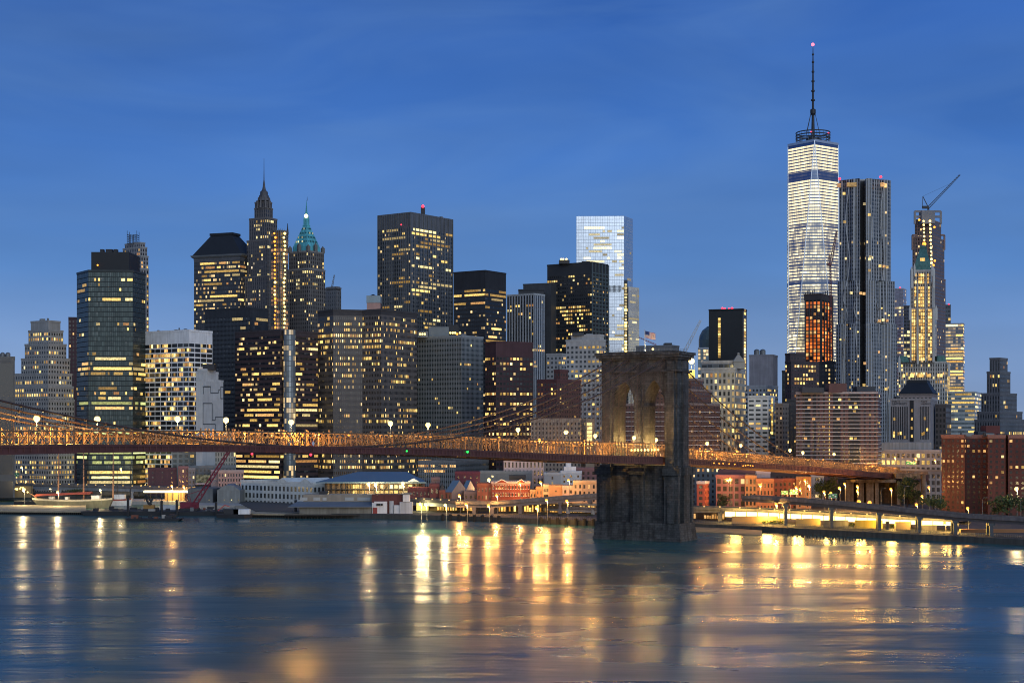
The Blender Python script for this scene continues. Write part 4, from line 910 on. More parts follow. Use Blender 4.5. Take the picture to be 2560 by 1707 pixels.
for i in range(6):
    o = p + (q - p) * i / 5 + nr; pm.boxz(o.x, o.y, GZ, z1, 1.3, .8, math.atan2(d.y, d.x))
for j in range(36):
    zz = z1 - 11 - j * 3.9; o = (p + q) / 2 + nr * .7; pm.boxz(o.x, o.y, zz, zz + 1.3, (q - p).length, .5, math.atan2(d.y, d.x))
pm.build('ribbed_cladding', mat('greenish_steel', (.10, .125, .12), .5, .2), b.e)
b.pent(1398, 1424, 650, 12, DARK, 12).pent(1455, 1475, 653, 10, DARK, 8)
for k in (1403, 1408, 1416): b.beacon(k, 648, 1.0, 11, LAMPY)
b.finish()
# ---- bright glass tower
S24 = St(fc('f24', (.46, .49, .54), (.42, .46, .52), glass=(.52, .56, .62), ww=.90, wh=.9, rough=.14, metal=.8), 2.9, 4.1, .9, .62, 0, True)
PG = emis('white_office_light', (1, .88, .55), 1.5, .7)
b = Bld('mirror_glass_tower', 'tall pale mirror glass tower glowing white with bright lit office floors', 'office tower', 1900, S24, 1563)
b.t = 10; b.plain = S24.m; ch = chain([(1441, 1902), (1560, 1900), (1582, 1928)], [(1570, 1980), (1448, 1980)]); b.fp = ch
WHT = emis('white_office_light', (1, .86, .48), 1.25, .8); WINM['O'] = WHT
b.bands = [(565, 590, .22, 'L', 1450, 1485, 'O'), (565, 625, .8, 'L', 1490, 1514, 'O'), (565, 610, .25, 'L', 1516, 1563, 'O'), (632, 680, .75, 'L', 1540, 1563, 'O'), (590, 680, .28, 'L', 1441, 1563, 'O'), (680, 700, .15, '', 1441, 1600, 'O'), (712, 880, .65, 'L', 1545, 1563, 'O'), (735, 830, .3, 'L', 1500, 1563, 'O'), (800, 880, .45, 'L', 1500, 1563, 'O'), (560, 880, .06, '', 1400, 1600, 'O')]
b.wc = 'O'; b.ylow = 880; b.z = GZ; b.walls(ch, GZ, py2z(540, 1900), nvis=2, ztopref=py2z(540, 1900), cap=False); b.z = py2z(540, 1900)
ch2 = chain([(1571, 1905), (1598, 1925)], [(1594, 1975), (1571, 1975)]); b.bands = [(735, 760, .3, 'L', 0, 2560, 'O'), (795, 806, .9, 'L', 0, 2560, 'O'), (830, 850, .6, 'L', 0, 2560, 'O')]
b.walls(ch2, GZ, py2z(716, 1905), nvis=1, nm='side_wing', cap=False)
m = MB(); m.boxz(px2x(1564.5, 1897), 1898, GZ, py2z(700, 1897), 4.2, 2.5); m.build('corner_shaft', St(fc('f24c', (.05, .06, .07), glass=(.05, .05, .05), ww=.8, wh=.6), 3, 4).m, b.e)
for j in range(22):
    mm = MB(); mm.boxz(px2x(1564.5, 1896), 1896.4, py2z(712 + j * 7.9, 1896) - 1.2, py2z(712 + j * 7.9, 1896) + 1.4, rng.uniform(2.2, 3.8), .4); mm.build('lift_lobby_light', LAMPY if rng.random() < .3 else PALE, b.e)
m = MB()
for k in range(11): m.boxz(px2x(1521 + k * 3.1, 1899), 1899.6, py2z(730, 1899), py2z(713, 1899), .8, .4)
m.build('louvre_grille', DARK, b.e); 
def fin_O(bb):
    bb.wins.sort(key=lambda w: -w[0] * w[1]); rest = MB()
    for i, (w, h, k, c, z, rz) in enumerate(bb.wins):
        if i < 100: put('lit_window', winmesh(w, h, k), (c.x, c.y, z), bb.e, rz)
        else: rest.box((c.x, c.y, z + h / 2), (w, .16, h), rz)
    if rest.v: rest.build('lit_windows', [WHT], bb.e, kind='stuff')
fin_O(b)
# ---- mid row left of the stone tower
b = B('brick_block', 'dark maroon brick block with few lit windows and a blank dark slot near its top', 'office building', 1240, St(fc('f25', (.06, .032, .036), glass=(.03, .036, .036), ww=.6, wh=.5, lit=.06), 3, 4.0, .62, .5, 11), [(1213, 1240, 1332, 855)], 62,
  [(895, 903, .4), (906, 916, .4), (918, 926, .25), (955, 965, .1), (980, 990, .5), (1003, 1012, .6), (1025, 1040, .6), (1055, 1066, .4), (1075, 1086, .5), (890, 1180, .07)], plain=(.07, .035, .04))
B('apartment_tower', 'pale grey brick apartment tower left of the bridge tower with many warm lit windows', 'apartment building', 1180, St(fc('f26', (.33, .335, .34), glass=(.035, .04, .045), ww=.52, wh=.5), 3.3, 3.6, .55, .5, 3.5), [(1415, 1500, 1514, 850), (1428, 1500, 1510, 838, 3)], 24,
  [(865, 880, .75, '', 1458, 1514), (900, 910, .5), (925, 940, .45), (938, 980, .45, '', 1450, 1514), (850, 1130, .22, '', 1450, 1514), (850, 1130, .1)], plain=(.34, .345, .35)).pent(1432, 1460, 832, 8, ROOF).pent(1465, 1482, 834, 8, mat('pale_cap', (.2, .22, .24), .7))
B('apartment_tower', 'small pale apartment block tucked left of the pale grey brick apartment tower', 'apartment building', 1320, St(fc('f27', (.29, .295, .30), glass=(.035, .04, .045), ww=.5, wh=.5), 3.3, 3.8, .5, .5), [(1366, 1404, 1416, 885)], 30, [(895, 960, .3)], plain=(.3, .3, .3))
B('brick_block', 'dark red brick apartment block with a water tank behind the bridge stays', 'apartment building', 1130, St(fc('f28', (.085, .035, .035), glass=(.03, .03, .03), ww=.42, wh=.5), 3, 3.3, .45, .5), [(1343, 1392, 1452, 950), (1385, 1400, 1420, 926, 4)], 40,
  [(952, 960, .6, 'L'), (960, 1100, .13)], plain=(.08, .035, .04)).tank(1395, 1405, 912)
B('flat_block', 'long flat tan apartment block just above the bridge deck left of the tower', 'apartment building', 1060, St(fc('f29', (.22, .19, .16), glass=(.025, .025, .028), ww=.42, wh=.55), 2.5, 3.1, .42, .5), [(1327, 1452, 1470, 1048)], 12, [(1050, 1140, .07)], plain=(.24, .21, .18))
b = Bld('stair_tower', 'glowing yellow glazed stair tower left of the stone bridge tower', 'stair tower', 1056, S6, 1472); b.bands = []; b.plain = CONC
b.z = GZ; b.pent(1464, 1486, 1046, 0, mat('tan_wall', (.22, .19, .15), .85), 8, 'wall')
for j in range(7):
    m = MB(); m.boxz(px2x(1474, 1055.7), 1055.8, py2z(1060 + j * 9.6, 1056) - 1, py2z(1060 + j * 9.6, 1056) + 1, 3.6, .3); m.build('stair_window', emis('stair_glow', (1, .72, .25), 1.9), b.e)
# behind the tower top
B('flat_block', 'wide plain grey office block peeping over the top of the bridge tower', 'office building', 1500, St(fc('f30', (.15, .155, .165), (.12, .12, .13), glass=(.12, .125, .13), ww=.4, wh=.9), 1.6, 20, .4, .9, 1), [(1590, 1680, 1698, 864)], 28, [], plain=(.16, .165, .175)).pent(1662, 1680, 857, 10, DARK)
crane('tower_crane', 'white lattice crane leaning right behind the bridge tower top', 1700, (1698, 900), (1710, 882), (1752, 800), None, WHITE, 3.2)
crane('tower_crane', 'long thin red crane jib behind the flag on the bridge tower', 1750, (1640, 880), (1640, 862), (1597, 843), None, mat('crane_red', (.3, .06, .05), .6), 1.6)
b = Bld('domed_tower', 'pale glass office block with a dark half dome behind the black slab', 'office tower', 1750, St(fc('f31', (.22, .27, .29), glass=(.20, .26, .28), ww=.8, wh=.7, metal=.4, lit=.8, lits=1.6), 3, 4, .8, .7, 1), 1760); b.bands = []; b.plain = S24.m; b.t = 0
ch = chain([(1745, 1752), (1778, 1750)], [(1778, 1790), (1745, 1790)]); b.walls(ch, GZ, py2z(870, 1750), nvis=1); m = MB(); r = 16; m.lathe((px2x(1782, 1770), 1770, py2z(870, 1770)), [(r, 0), (r, 9), (r * .94, 14), (r * .75, 20), (r * .4, 24.5), (.2, 26)], 20); m.build('dome', mat('dome_glass', (.07, .10, .11), .25), b.e)
# black slab with red lights
b = B('black_slab', 'black windowless slab with red roof lights and one vertical strip of lit windows', 'office tower', 1600, St(mat('black_slab', (.014, .017, .02), .35, streak=.1), 4, 4, .5, .5), [(1772, 1857, 1867, 773)], 20, [], plain=(.016, .018, .022), fin=False)
for j in range(16): m = MB(); o = b.fp[0] + (b.fp[1] - b.fp[0]) * .31; m.boxz(o.x, o.y - .1, py2z(797 + j * 6.3, 1605) - 1, py2z(797 + j * 6.3, 1605) + 1.1, 2.6, .3, R(-20)); m.build('lit_window', WARM, b.e)
for j in range(22):
    if rng.random() < .8: m = MB(); o = b.fp[1] + (b.fp[2] - b.fp[1]) * .5; m.boxz(o.x + .2, o.y - .2, py2z(778 + j * 8, 1620) - 1.2, py2z(778 + j * 8, 1620) + 1.3, 7, .3, R(70)); m.build('lit_window', rng.choice([WARM, PALE]), b.e)
for k in (1806, 1812, 1822, 1830): b.beacon(k, 771, 1.3 if k in (1806, 1830) else .7, 8)
# neoclassical warm building
S33 = St(fc('f33', (.40, .37, .31), (.32, .29, .25), glass=(.04, .04, .04), ww=.5, wh=.62, lit=.25, lits=1.0), 3.2, 4.6, .5, .62, 2.5)
b = B('stone_palace', 'warmly lit cream stone palace-like block with glass attic and a pyramid finial', 'municipal building', 1160, S33, [(1752, 1838, 1864, 921)], 22, [(955, 975, .2), (985, 1000, .65), (1000, 1040, .6), (930, 985, .2), (1040, 1100, .35)], plain=(.38, .36, .33), fin=False)
b.walls(footprint(1754, 1838, 1858, 1166, 22), b.z, py2z(903, 1166), St(fc('f33g', (.16, .17, .18), glass=(.03, .035, .04), ww=.85, wh=.85), 4, 9, .85, .85, 1.5)); b.z = py2z(903, 1166)
m = MB(); c = Vector((px2x(1846, 1168), 1168)); sq = lambda r: [c + Vector(v) * r for v in ((-1, -1), (1, -1), (1, 1), (-1, 1))]
m.prism(sq(4.2), py2z(921, 1160), py2z(905, 1168)); m.prism(sq(4.6), py2z(905, 1168), py2z(886, 1168), 0, sq(.5)); m.ball((c.x, c.y, py2z(884, 1168)), 1, 8, 5); m.build('pyramid_finial', mat('grey_stone', (.24, .235, .22), .85), b.e)
b.finish()
b = Bld('rooftop_scaffold', 'floodlit yellow scaffold hut beside the bridge tower top', 'scaffold', 1120, S6, 1728); b.bands = []; b.plain = CONC; b.z = py2z(940, 1120)
b.pent(1719, 1737, 925, 0, mat('yellow_sheeting', (.5, .40, .12), .8), 8, 'hut', GZ); m = MB(); m.ball((px2x(1729, 1117), 1117, py2z(903, 1117)), 2.1, 12, 8); m.build('floodlamp', emis('flood_glow', (1, .80, .25), 4), b.e)
m = MB(); [m.bar((px2x(k, 1119), 1119, py2z(925, 1119)), (px2x(k, 1119), 1119, py2z(905, 1119)), .3) for k in (1721, 1729, 1737)]; m.build('frame', GREYM, b.e); point('flood_light', (px2x(1729, 1112), 1112, py2z(903, 1112)), (1, .8, .35), 30000, 1, b.e)
B('grey_slab', 'blank mauve-grey slab with two round water tanks on its roof', 'apartment building', 1400, St(mat('mauve_render', (.20, .195, .22), .8, streak=.15), 4, 4, .5, .5), [(1873, 1932, 1944, 888)], 20, [], plain=(.21, .205, .23)).tank(1886, 1900, 872, 10).tank(1901, 1915, 872, 10)
B('terrace_block', 'pale grey stepped apartment block below the mauve slab', 'apartment building', 1280, St(fc('f35', (.33, .34, .36), glass=(.04, .05, .055), ww=.5, wh=.5), 3.2, 3.6, .5, .5), [(1862, 1915, 1945, 965)], 30, [(965, 1100, .2)], plain=(.34, .35, .37))
b = B('balcony_block', 'white balconied apartment block with a glowing vertical strip on its right edge', 'apartment building', 1130, St(fc('f36', (.55, .57, .58), glass=(.05, .06, .065), ww=.7, wh=.42), 4.5, 3.3, .7, .42), [(1870, 1921, 1937, 991)], 24, [(991, 1110, .12)], plain=(.5, .52, .54), fin=False)
for j in range(13): m = MB(); o = b.fp[1] + (b.fp[2] - b.fp[1]) * .55; m.boxz(o.x + .2, o.y - .1, py2z(998 + j * 7, 1140) - .9, py2z(998 + j * 7, 1140) + .9, 3.5, .3, R(66)); m.build('lit_window', WARM, b.e)
b.finish()
B('tan_block', 'narrow tan apartment block wedged between the white balconies and the brown banded slab', 'apartment building', 1110, St(fc('f37', (.22, .18, .15), glass=(.03, .03, .03), ww=.4, wh=.5), 2.6, 3.4, .4, .5), [(1938, 1957, 1972, 1010)], 34, [(1010, 1130, .1)], plain=(.22, .18, .15))
B('dark_block', 'dark charcoal apartment block left of the brown banded slab', 'apartment building', 1120, St(fc('f37b', (.05, .05, .055), glass=(.04, .045, .05), ww=.5, wh=.5), 2.6, 3.3, .5, .5), [(1966, 1992, 1992, 1000)], None, [(1010, 1130, .05)], plain=(.05, .05, .055))
# stepped brick right behind the stone tower
S38 = St(fc('f38', (.10, .055, .05), (.085, .05, .045), glass=(.03, .03, .032), ww=.45, wh=.5, lit=.03), 2.8, 3.1, .45, .5, .5)
b = B('banded_brick_block', 'dark red brick block with thin white floor lines seen through and beside the bridge arches', 'apartment building', 1010, S38, [(1560, 1735, 1800, 1010), (1600, 1730, 1778, 975, 4), (1640, 1728, 1758, 948, 8)], 30, [(1000, 1140, .05)], plain=(.20, .17, .165), fin=False)
m = MB(); Lq = [footprint(1560, 1735, 1800, 1010, 30)]
for j in range(16):
    zz = GZ + 12 + j * 3.1
    for (p, q) in ((Lq[0][0], Lq[0][1]), (Lq[0][1], Lq[0][2])):
        d = (q - p).normalized(); nr = Vector((d.y, -d.x)) * .12; o = (p + q) / 2 + nr
        if zz < py2z(1012, 1010): m.boxz(o.x, o.y, zz, zz + .3, (q - p).length, .25, math.atan2(d.y, d.x))
m.build('floor_band_moulding', WHITE, b.e)
b.finish()
# ------------------------------------------------------------------ right hand towers
def wtc_mat():
    m = bpy.data.materials.new('lit_curtain_wall'); m.use_nodes = True; t = m.node_tree; L = t.links.new; b = t.nodes['Principled BSDF']
    def M(op, a, b_=None, c=None):
        n = N(t, 'ShaderNodeMath', operation=op)
        for i, x in enumerate((a, b_, c)):
            if x is None: continue
            if isinstance(x, (int, float)): n.inputs[i].default_value = x
            else: L(x, n.inputs[i])
        return n.outputs[0]
    uv = N(t, 'ShaderNodeUVMap'); sp = N(t, 'ShaderNodeSeparateXYZ'); L(uv.outputs[0], sp.inputs[0]); u, v = sp.outputs['X'], sp.outputs['Y']
    fv = M('FRACT', v); fu = M('FRACT', u); cv = M('FLOOR', v); cu = M('FLOOR', u)
    pane = M('MULTIPLY', M('LESS_THAN', fv, .66), M('GREATER_THAN', fu, .09))
    wf = N(t, 'ShaderNodeTexWhiteNoise', noise_dimensions='1D'); L(cv, wf.inputs['W'])
    cc = N(t, 'ShaderNodeCombineXYZ'); L(cu, cc.inputs[0]); L(cv, cc.inputs[1]); wc = N(t, 'ShaderNodeTexWhiteNoise', noise_dimensions='3D'); L(cc.outputs[0], wc.inputs['Vector'])
    mp = N(t, 'ShaderNodeMapping'); mp.inputs['Scale'].default_value = (.33, .10, 1); L(uv.outputs[0], mp.inputs[0])
    nz = N(t, 'ShaderNodeTexNoise', inp={'Scale': 1, 'Detail': 4, 'Roughness': .65}); L(mp.outputs[0], nz.inputs['Vector'])
    mp2 = N(t, 'ShaderNodeMapping'); mp2.inputs['Scale'].default_value = (.02, .8, 1); L(uv.outputs[0], mp2.inputs[0])
    nf = N(t, 'ShaderNodeTexNoise', inp={'Scale': 1, 'Detail': 2}); L(mp2.outputs[0], nf.inputs['Vector'])
    k = M('MULTIPLY', M('MAXIMUM', 0, M('MULTIPLY_ADD', nz.outputs['Fac'], 4.2, -1.55)), M('MAXIMUM', .1, M('MULTIPLY_ADD', nf.outputs['Fac'], 3.6, -1.1)))
    k = M('ADD', M('MULTIPLY', k, M('MULTIPLY_ADD', wc.outputs['Value'], 1.7, .6)), .15)
    # unlit plant floors
    for a, c_ in ((388.0, 390.6), (354.5, 355.6), (326, 328.3), (307.4, 309), ):
        k = M('MULTIPLY', k, M('SUBTRACT', 1, M('MULTIPLY', .9, M('MULTIPLY', M('GREATER_THAN', v, a), M('LESS_THAN', v, c_)))))
    topb = M('LESS_THAN', v, 399.0); k = M('MULTIPLY', k, topb)
    evn = M('MULTIPLY', M('GREATER_THAN', v, 374), .5); k = M('ADD', M('MULTIPLY', k, M('SUBTRACT', 1, evn)), M('MULTIPLY', M('MULTIPLY', evn, 1.7), M('MULTIPLY', topb, M('SUBTRACT', 1, M('MULTIPLY', M('GREATER_THAN', v, 388), M('LESS_THAN', v, 390.6))))))
    L(M('MULTIPLY', pane, k), b.inputs['Emission Strength']); b.inputs['Emission Color'].default_value = (1, .85, .45, 1)
    b.inputs['Base Color'].default_value = (.14, .19, .30, 1); b.inputs['Metallic'].default_value = .8; b.inputs['Roughness'].default_value = .12
    m.cycles.emission_sampling = 'NONE'; return m
def wtc():
    Y = 2030; cx = px2x(2032.5, Y); r = 32.2; zt = py2z(351, Y - 32); rb = r * 1.40; zb = 58
    e = empty('skyscraper', (cx, Y, GZ), 'tallest tower, glowing glass with tapering chamfered faces, a ring and long spire on top', 'skyscraper')
    a0 = R(-97.5); tp = [Vector((cx + r * math.cos(a0 + k * math.pi / 2), Y + r * math.sin(a0 + k * math.pi / 2), zt)) for k in range(4)]
    bt = [Vector((cx + rb * math.cos(a0 + math.pi / 4 + k * math.pi / 2), Y + rb * math.sin(a0 + math.pi / 4 + k * math.pi / 2), zb)) for k in range(4)]
    m = MB(); FL = 4.05; ed = MB()
    def tri(pts):
        n = (pts[1] - pts[0]).cross(pts[2] - pts[0]); h = Vector((-n.y, n.x, 0)).normalized()
        m.face(pts, 0, [((p - Vector((cx, Y, 0))).dot(h) / 3.1 + 60, (p.z - zt) / FL + 400) for p in pts])
    for k in range(4):
        tri([tp[k], bt[(k - 1) % 4], bt[k]]); tri([bt[k], tp[(k + 1) % 4], tp[k]])
        for q in (bt[k], bt[(k - 1) % 4]): ed.bar(tp[k], q, .9)
        ed.bar(tp[k], tp[(k + 1) % 4], 1.2, 3.2)
    for k in range(4): m.face([(bt[k].x, bt[k].y, GZ), (bt[(k + 1) % 4].x, bt[(k + 1) % 4].y, GZ), bt[(k + 1) % 4], bt[k]], 0, [(0, 300), (20, 300), (20, 314), (0, 314)])
    m.face(tp, 1); m.build('glass_facade', [wtc_mat(), ROOF], e); ed.build('edge_trim', mat('pale_steel', (.42, .47, .55), .35, .6), e)
    f = lambda y: py2z(y, Y); q = lambda p: p / F * Y
    g = MB(); R1 = q(42)
    for y in (333, 340, 347): g.tube([(cx + R1 * math.cos(a), Y + R1 * math.sin(a), f(y)) for a in [2 * math.pi * i / 28 for i in range(29)]], .75, 5)
    for i in range(28): a = 2 * math.pi * i / 28; g.bar((cx + R1 * math.cos(a), Y + R1 * math.sin(a), zt), (cx + R1 * math.cos(a), Y + R1 * math.sin(a), f(333)), .45)
    for i in range(8): a = 2 * math.pi * i / 8; g.bar((cx, Y, f(345)), (cx + R1 * math.cos(a), Y + R1 * math.sin(a), f(345)), .8)
    g.lathe((cx, Y, 0), [(R1 * .4, zt), (R1 * .4, f(346))], 24); g.build('communication_ring', mat('ring_steel', (.07, .08, .10), .5, .3), e)
    s = MB(); s.lathe((cx, Y, 0), [(q(5), zt), (q(4.4), f(330)), (q(3.3), f(290)), (q(7), f(284)), (q(7), f(275)), (q(2.7), f(272)), (q(2.4), f(230)), (q(1.7), f(160)), (q(1.2), f(135)), (q(.8), f(122)), (q(.6), f(116))], 10)
    for y in (251, 228, 204, 180, 156, 137): s.lathe((cx, Y, f(y)), [(q(5 - (251 - y) * .02), -1), (q(5 - (251 - y) * .02), 1)], 8)
    s.build('spire', DARK, e)
    for i in range(6):
        a = 2 * math.pi * i / 6 + .3; w = MB(); w.tube([(cx + q(19) * math.cos(a), Y + q(19) * math.sin(a), f(336)), (cx + q(6) * math.cos(a), Y + q(6) * math.sin(a), f(284))], .35, 5); w.build('guy_wire', DARK, e)
    for px, py, rr in ((2032, 113, 2.2), (2028, 331, 1), (2071, 334, 1)): w = MB(); w.ball((px2x(px, Y - 2), Y - 2, f(py)), rr, 8, 6); w.build('beacon', emis('pink_beacon', (1, .16, .24), 2.6) if py < 200 else REDL, e)
wtc()
# ---- rippling steel apartment tower
SG = fc('f40', (.33, .35, .38), (.13, .14, .16), glass=(.016, .02, .026), ww=.6, wh=.62, lit=.02, rough=.1, lits=1.2)
STEEL = mat('rippled_steel', (.20, .205, .22), .4, .5)
def gehry():
    Y = 1350; e = empty('rippled_tower', (px2x(2160, Y), Y, GZ), 'tall steel apartment tower with rippling folded facade and amber lit top storey', 'apartment tower')
    def sheet(m, p, q, z0, z1, amp, ph, mi=0):
        a, b = Vector((px2x(p[0], p[1]), p[1])), Vector((px2x(q[0], q[1]), q[1])); d = b - a; ln = d.length; d.normalize(); nr = Vector((d.y, -d.x)); nu = max(2, int(ln / 1.6)); nv = max(2, int((z1 - z0) / 4)); nb = max(1, round(ln / 2.4))
        def P(i, j):
            u = i / nu; z = z0 + (z1 - z0) * j / nv; env = min(1, 6 * u, 6 * (1 - u))
            f = amp * env * (math.sin(u * 9 + ph + 1.1 * math.sin(z * .018 + ph)) + .7 * math.sin(u * 17 - z * .021 + ph * 2) * math.sin(z * .011 + ph))
            c = a + d * ln * u + nr * f; return (c.x, c.y, z)
        for i in range(nu):
            for j in range(nv):
                uv = [(nb * (i + k) / nu, (z0 + (z1 - z0) * (j + h) / nv - z1) / 3.35 + 400) for k, h in ((0, 0), (1, 0), (1, 1), (0, 1))]
                m.face([P(i, j), P(i + 1, j), P(i + 1, j + 1), P(i, j + 1)], mi, uv)
    T = [(2090, 2243, 808, 0, GZ), (2094, 2237, 700, 3, None), (2098, 2227, 446, 6, None)]; z0 = GZ
    for n_, (xl, xr, yt, dy, _) in enumerate(T):
        z1 = py2z(yt, Y + dy); m = MB(); pts = [(xl, Y + dy + 12), (2149, Y + dy), (2151, Y + dy + 13), (2161, Y + dy + 13), (2165, Y + dy), (xr, Y + dy + 12), (xr - 12, Y + dy + 46), (xl + 12, Y + dy + 46)]
        for i, (p, q) in enumerate(zip(pts, pts[1:] + pts[:1])): sheet(m, p, q, z0, z1, 1.25 if i in (0, 4) else .2, i * 1.3 + n_, 0 if i != 2 else 1)
        m.face([(px2x(*p), p[1], z1) for p in pts], 2); m.build('tier', [SG, mat('dark_recess', (.04, .042, .045), .7), ROOF], e); z0 = z1
        fm = MB()
        for i in range(5 if n_ < 2 else 4):               # folded bright fins running up the facade
            x = xl + 6 + (xr - xl - 12) * (i + .5) / (5 if n_ < 2 else 4)
            if 2143 < x < 2172: continue
            za = GZ if n_ == 0 else py2z(T[n_ - 1][2], Y); YY = Y + dy + abs(x - 2157) / 70 * 12 - 2.0
            fm.tube([(px2x(x, YY) + 1.5 * math.sin(k * .55 + i * 2), YY + .6 * math.cos(k * .8 + i), za + (z1 - za) * k / 14) for k in range(15)], .5, 5)
        fm.build('steel_fold', STEEL, e)
    for (a, b_) in ((2101, 2110), (2122, 2146), (2207, 2216), (2219, 2226)):
        w = MB(); w.boxz((px2x(a, Y) + px2x(b_, Y)) / 2, Y + 5 + (8 if a < 2112 or a > 2215 else 3), py2z(463, Y), py2z(453, Y), px2x(b_, Y) - px2x(a, Y), 1.5); w.build('lit_window', AMBER if a % 2 else WARM, e)
    for px, py in ((2110, 484), (2161, 510), (2173, 537), (2112, 555), (2176, 642), (2174, 648), (2174, 676), (2200, 665), (2210, 666), (2218, 668), (2128, 732), (2152, 733), (2160, 734), (2208, 800), (2199, 802), (2218, 801), (2196, 880), (2162, 908), (2197, 943), (2160, 962), (2186, 955), (2215, 972)):
        YY = Y + abs(px - 2157) / 70 * 12 - 1.6; w = MB(); w.boxz(px2x(px, YY), YY, py2z(py, YY) - 1.1, py2z(py, YY) + 1.1, 2.2, .8); w.build('lit_window', rng.choice([WARM, AMBER, PALE]), e)
    for i in range(46):
        px = rng.uniform(2096, 2236); py = rng.uniform(760, 1080)
        if 2148 < px < 2167: continue
        YY = Y + abs(px - 2157) / 70 * 12 - 1.4; w = MB(); w.boxz(px2x(px, YY), YY, py2z(py, YY) - .6, py2z(py, YY) + .6, 1.2, .8); w.build('lit_window', WARM, e)
    for px, py in ((2099, 442), (2202, 437)): w = MB(); w.ball((px2x(px, Y + 12), Y + 12, py2z(py, Y)), 1.2, 8, 5); w.build('beacon', REDL, e)
    w = MB(); w.boxz(px2x(2170, Y + 22), Y + 24, z0, py2z(439, Y), 16, 9); w.build('penthouse', STEEL, e)
gehry()
# ---- reddish unfinished tower
b = B('unfinished_tower', 'red-lit unfinished tower with open concrete floors in front of the glowing glass skyscraper', 'building under construction', 1700, St(fc('f41', (.07, .05, .045), (.07, .045, .04), glass=(.10, .03, .02), ww=.8, wh=.75, lit=.75, lits=1.1, litc=(1, .22, .035)), 4.5, 4, .8, .75, 1), [(2014, 2052, 2080, 750)], 30,
      [(765, 900, .28, '', 2000, 2100, 'A'), (840, 900, .4, '', 2000, 2100, 'W')], plain=(.06, .045, .045), ylow=905, fin=False)
b.walls(footprint(2010, 2052, 2083, 1698, 30), b.z, py2z(735, 1698), St(mat('formwork', (.06, .05, .05), .85), 4, 4, .5, .5))
m = MB()
for i in range(10):
    o = b.fp[0] + (b.fp[1] - b.fp[0]) * i / 9 if i < 6 else b.fp[1] + (b.fp[2] - b.fp[1]) * (i - 5) / 5; m.bar((o.x, o.y, b.z), (o.x, o.y, py2z(728 - (i % 3) * 3, 1698)), .9)
m.build('rebar_column', DARK, b.e)
m = MB()
for (p, q, n) in ((b.fp[0], b.fp[1], 4), (b.fp[1], b.fp[2], 4)):
    d = (q - p).normalized(); nr = Vector((d.y, -d.x)) * .8
    for i in range(n + 1): o = p + (q - p) * i / n + nr; m.bar((o.x, o.y, GZ), (o.x, o.y, b.z + 4), 1.4)
m.build('hoist_frame', DARK, b.e); b.finish()
crane('tower_crane', 'dark lattice tower crane in front of the glowing glass skyscraper', 1690, (2078, 900), (2076, 662), (2092, 577), (2069, 660), mat('crane_maroon', (.12, .03, .04), .6), 2.6, mast_top=(2073, 635))
B('brown_tower', 'dark brown block with columns of yellow windows below the red-lit unfinished tower', 'apartment building', 1250, St(fc('f42', (.06, .04, .045), glass=(.03, .03, .03), ww=.5, wh=.5), 2.9, 3.4, .55, .55), [(1963, 1978, 2048, 905), (1963, 1976, 2014, 885)], 62,
  [(905, 1010, .6, 'R', 1984, 1997), (915, 1000, .6, 'R', 2000, 2012), (905, 990, .3), (1000, 1010, .4)], plain=(.05, .04, .045))
B('dark_block', 'dark grey apartment slab at the left end of the brown apartment block', 'apartment building', 1300, St(fc('f43', (.045, .05, .05), glass=(.05, .055, .06), ww=.5, wh=.5), 3, 3.2, .5, .5), [(1955, 1975, 1980, 928)], 20, [(930, 1010, .05)], plain=(.04, .045, .05))
B('dark_block', 'dim grey block between the brown apartment block and the rippled steel tower', 'office building', 1420, St(fc('f44', (.08, .085, .09), glass=(.03, .03, .035), ww=.5, wh=.5, lit=.1), 3, 3.8, .5, .5), [(2046, 2085, 2092, 905)], 20, [(905, 960, .18)], plain=(.08, .08, .085))
# ---- tower under construction with a crane on top
S45 = St(fc('f45', (.19, .13, .125), (.15, .105, .10), glass=(.03, .025, .025), ww=.55, wh=.6, lit=.05), 3, 4, .55, .6, 1)
b = B('unfinished_tower', 'tall reddish unfinished stone tower with a crane on its top behind the green roofed tower', 'building under construction', 1750, S45, [(2278, 2326, 2364, 690), (2281, 2326, 2361, 590, 3), (2287, 2324, 2353, 548, 6)], 32, [], plain=(.2, .15, .15), ylow=900, fin=False)
m = MB(); Y = 1752
for px in (2287, 2304, 2334, 2352): m.bar(at(px, 560, Y), at(px, 528, Y), 2.0)
for y in (529, 542): m.bar(at(2287, y, Y), at(2352, y, Y), 1.6, 2.4)
m.boxz(px2x(2319, Y), Y + 3, py2z(560, Y), py2z(527, Y), 15, 12); m.build('open_frame', mat('raw_concrete', (.2, .2, .22), .85), b.e)
for s_, q_ in ((2281, 2291), (2361, 2351)):
    m = MB(); m.bar(at(s_, 625, 1752), at(s_, 588, 1752), 1.8); m.bar(at(s_, 588, 1752), at(q_, 588, 1752), 1.8); m.build('corner_frame', S45.m, b.e)
for j in range(16):
    for px in (2309, 2325):
        if j < 9 or px > 2310:
            k = MB(); k.ball(at(px + j * .35, 553 + j * 9.5, 1735), rng.uniform(1.0, 1.6), 8, 5); k.build('work_lamp', LAMPY, b.e)
for px, py in ((2298, 550), (2336, 568), (2337, 652), (2334, 663)): k = MB(); k.ball(at(px, py, 1735), 1.3, 8, 5); k.build('work_lamp', LAMPO, b.e)
b.finish()
crane('tower_crane', 'dark luffing crane atop the reddish unfinished tower, jib pointing up right', 1756, (2320, 548), (2321, 519), (2400, 437), (2306, 518), DARK, 2.4, mast_top=(2307, 491))
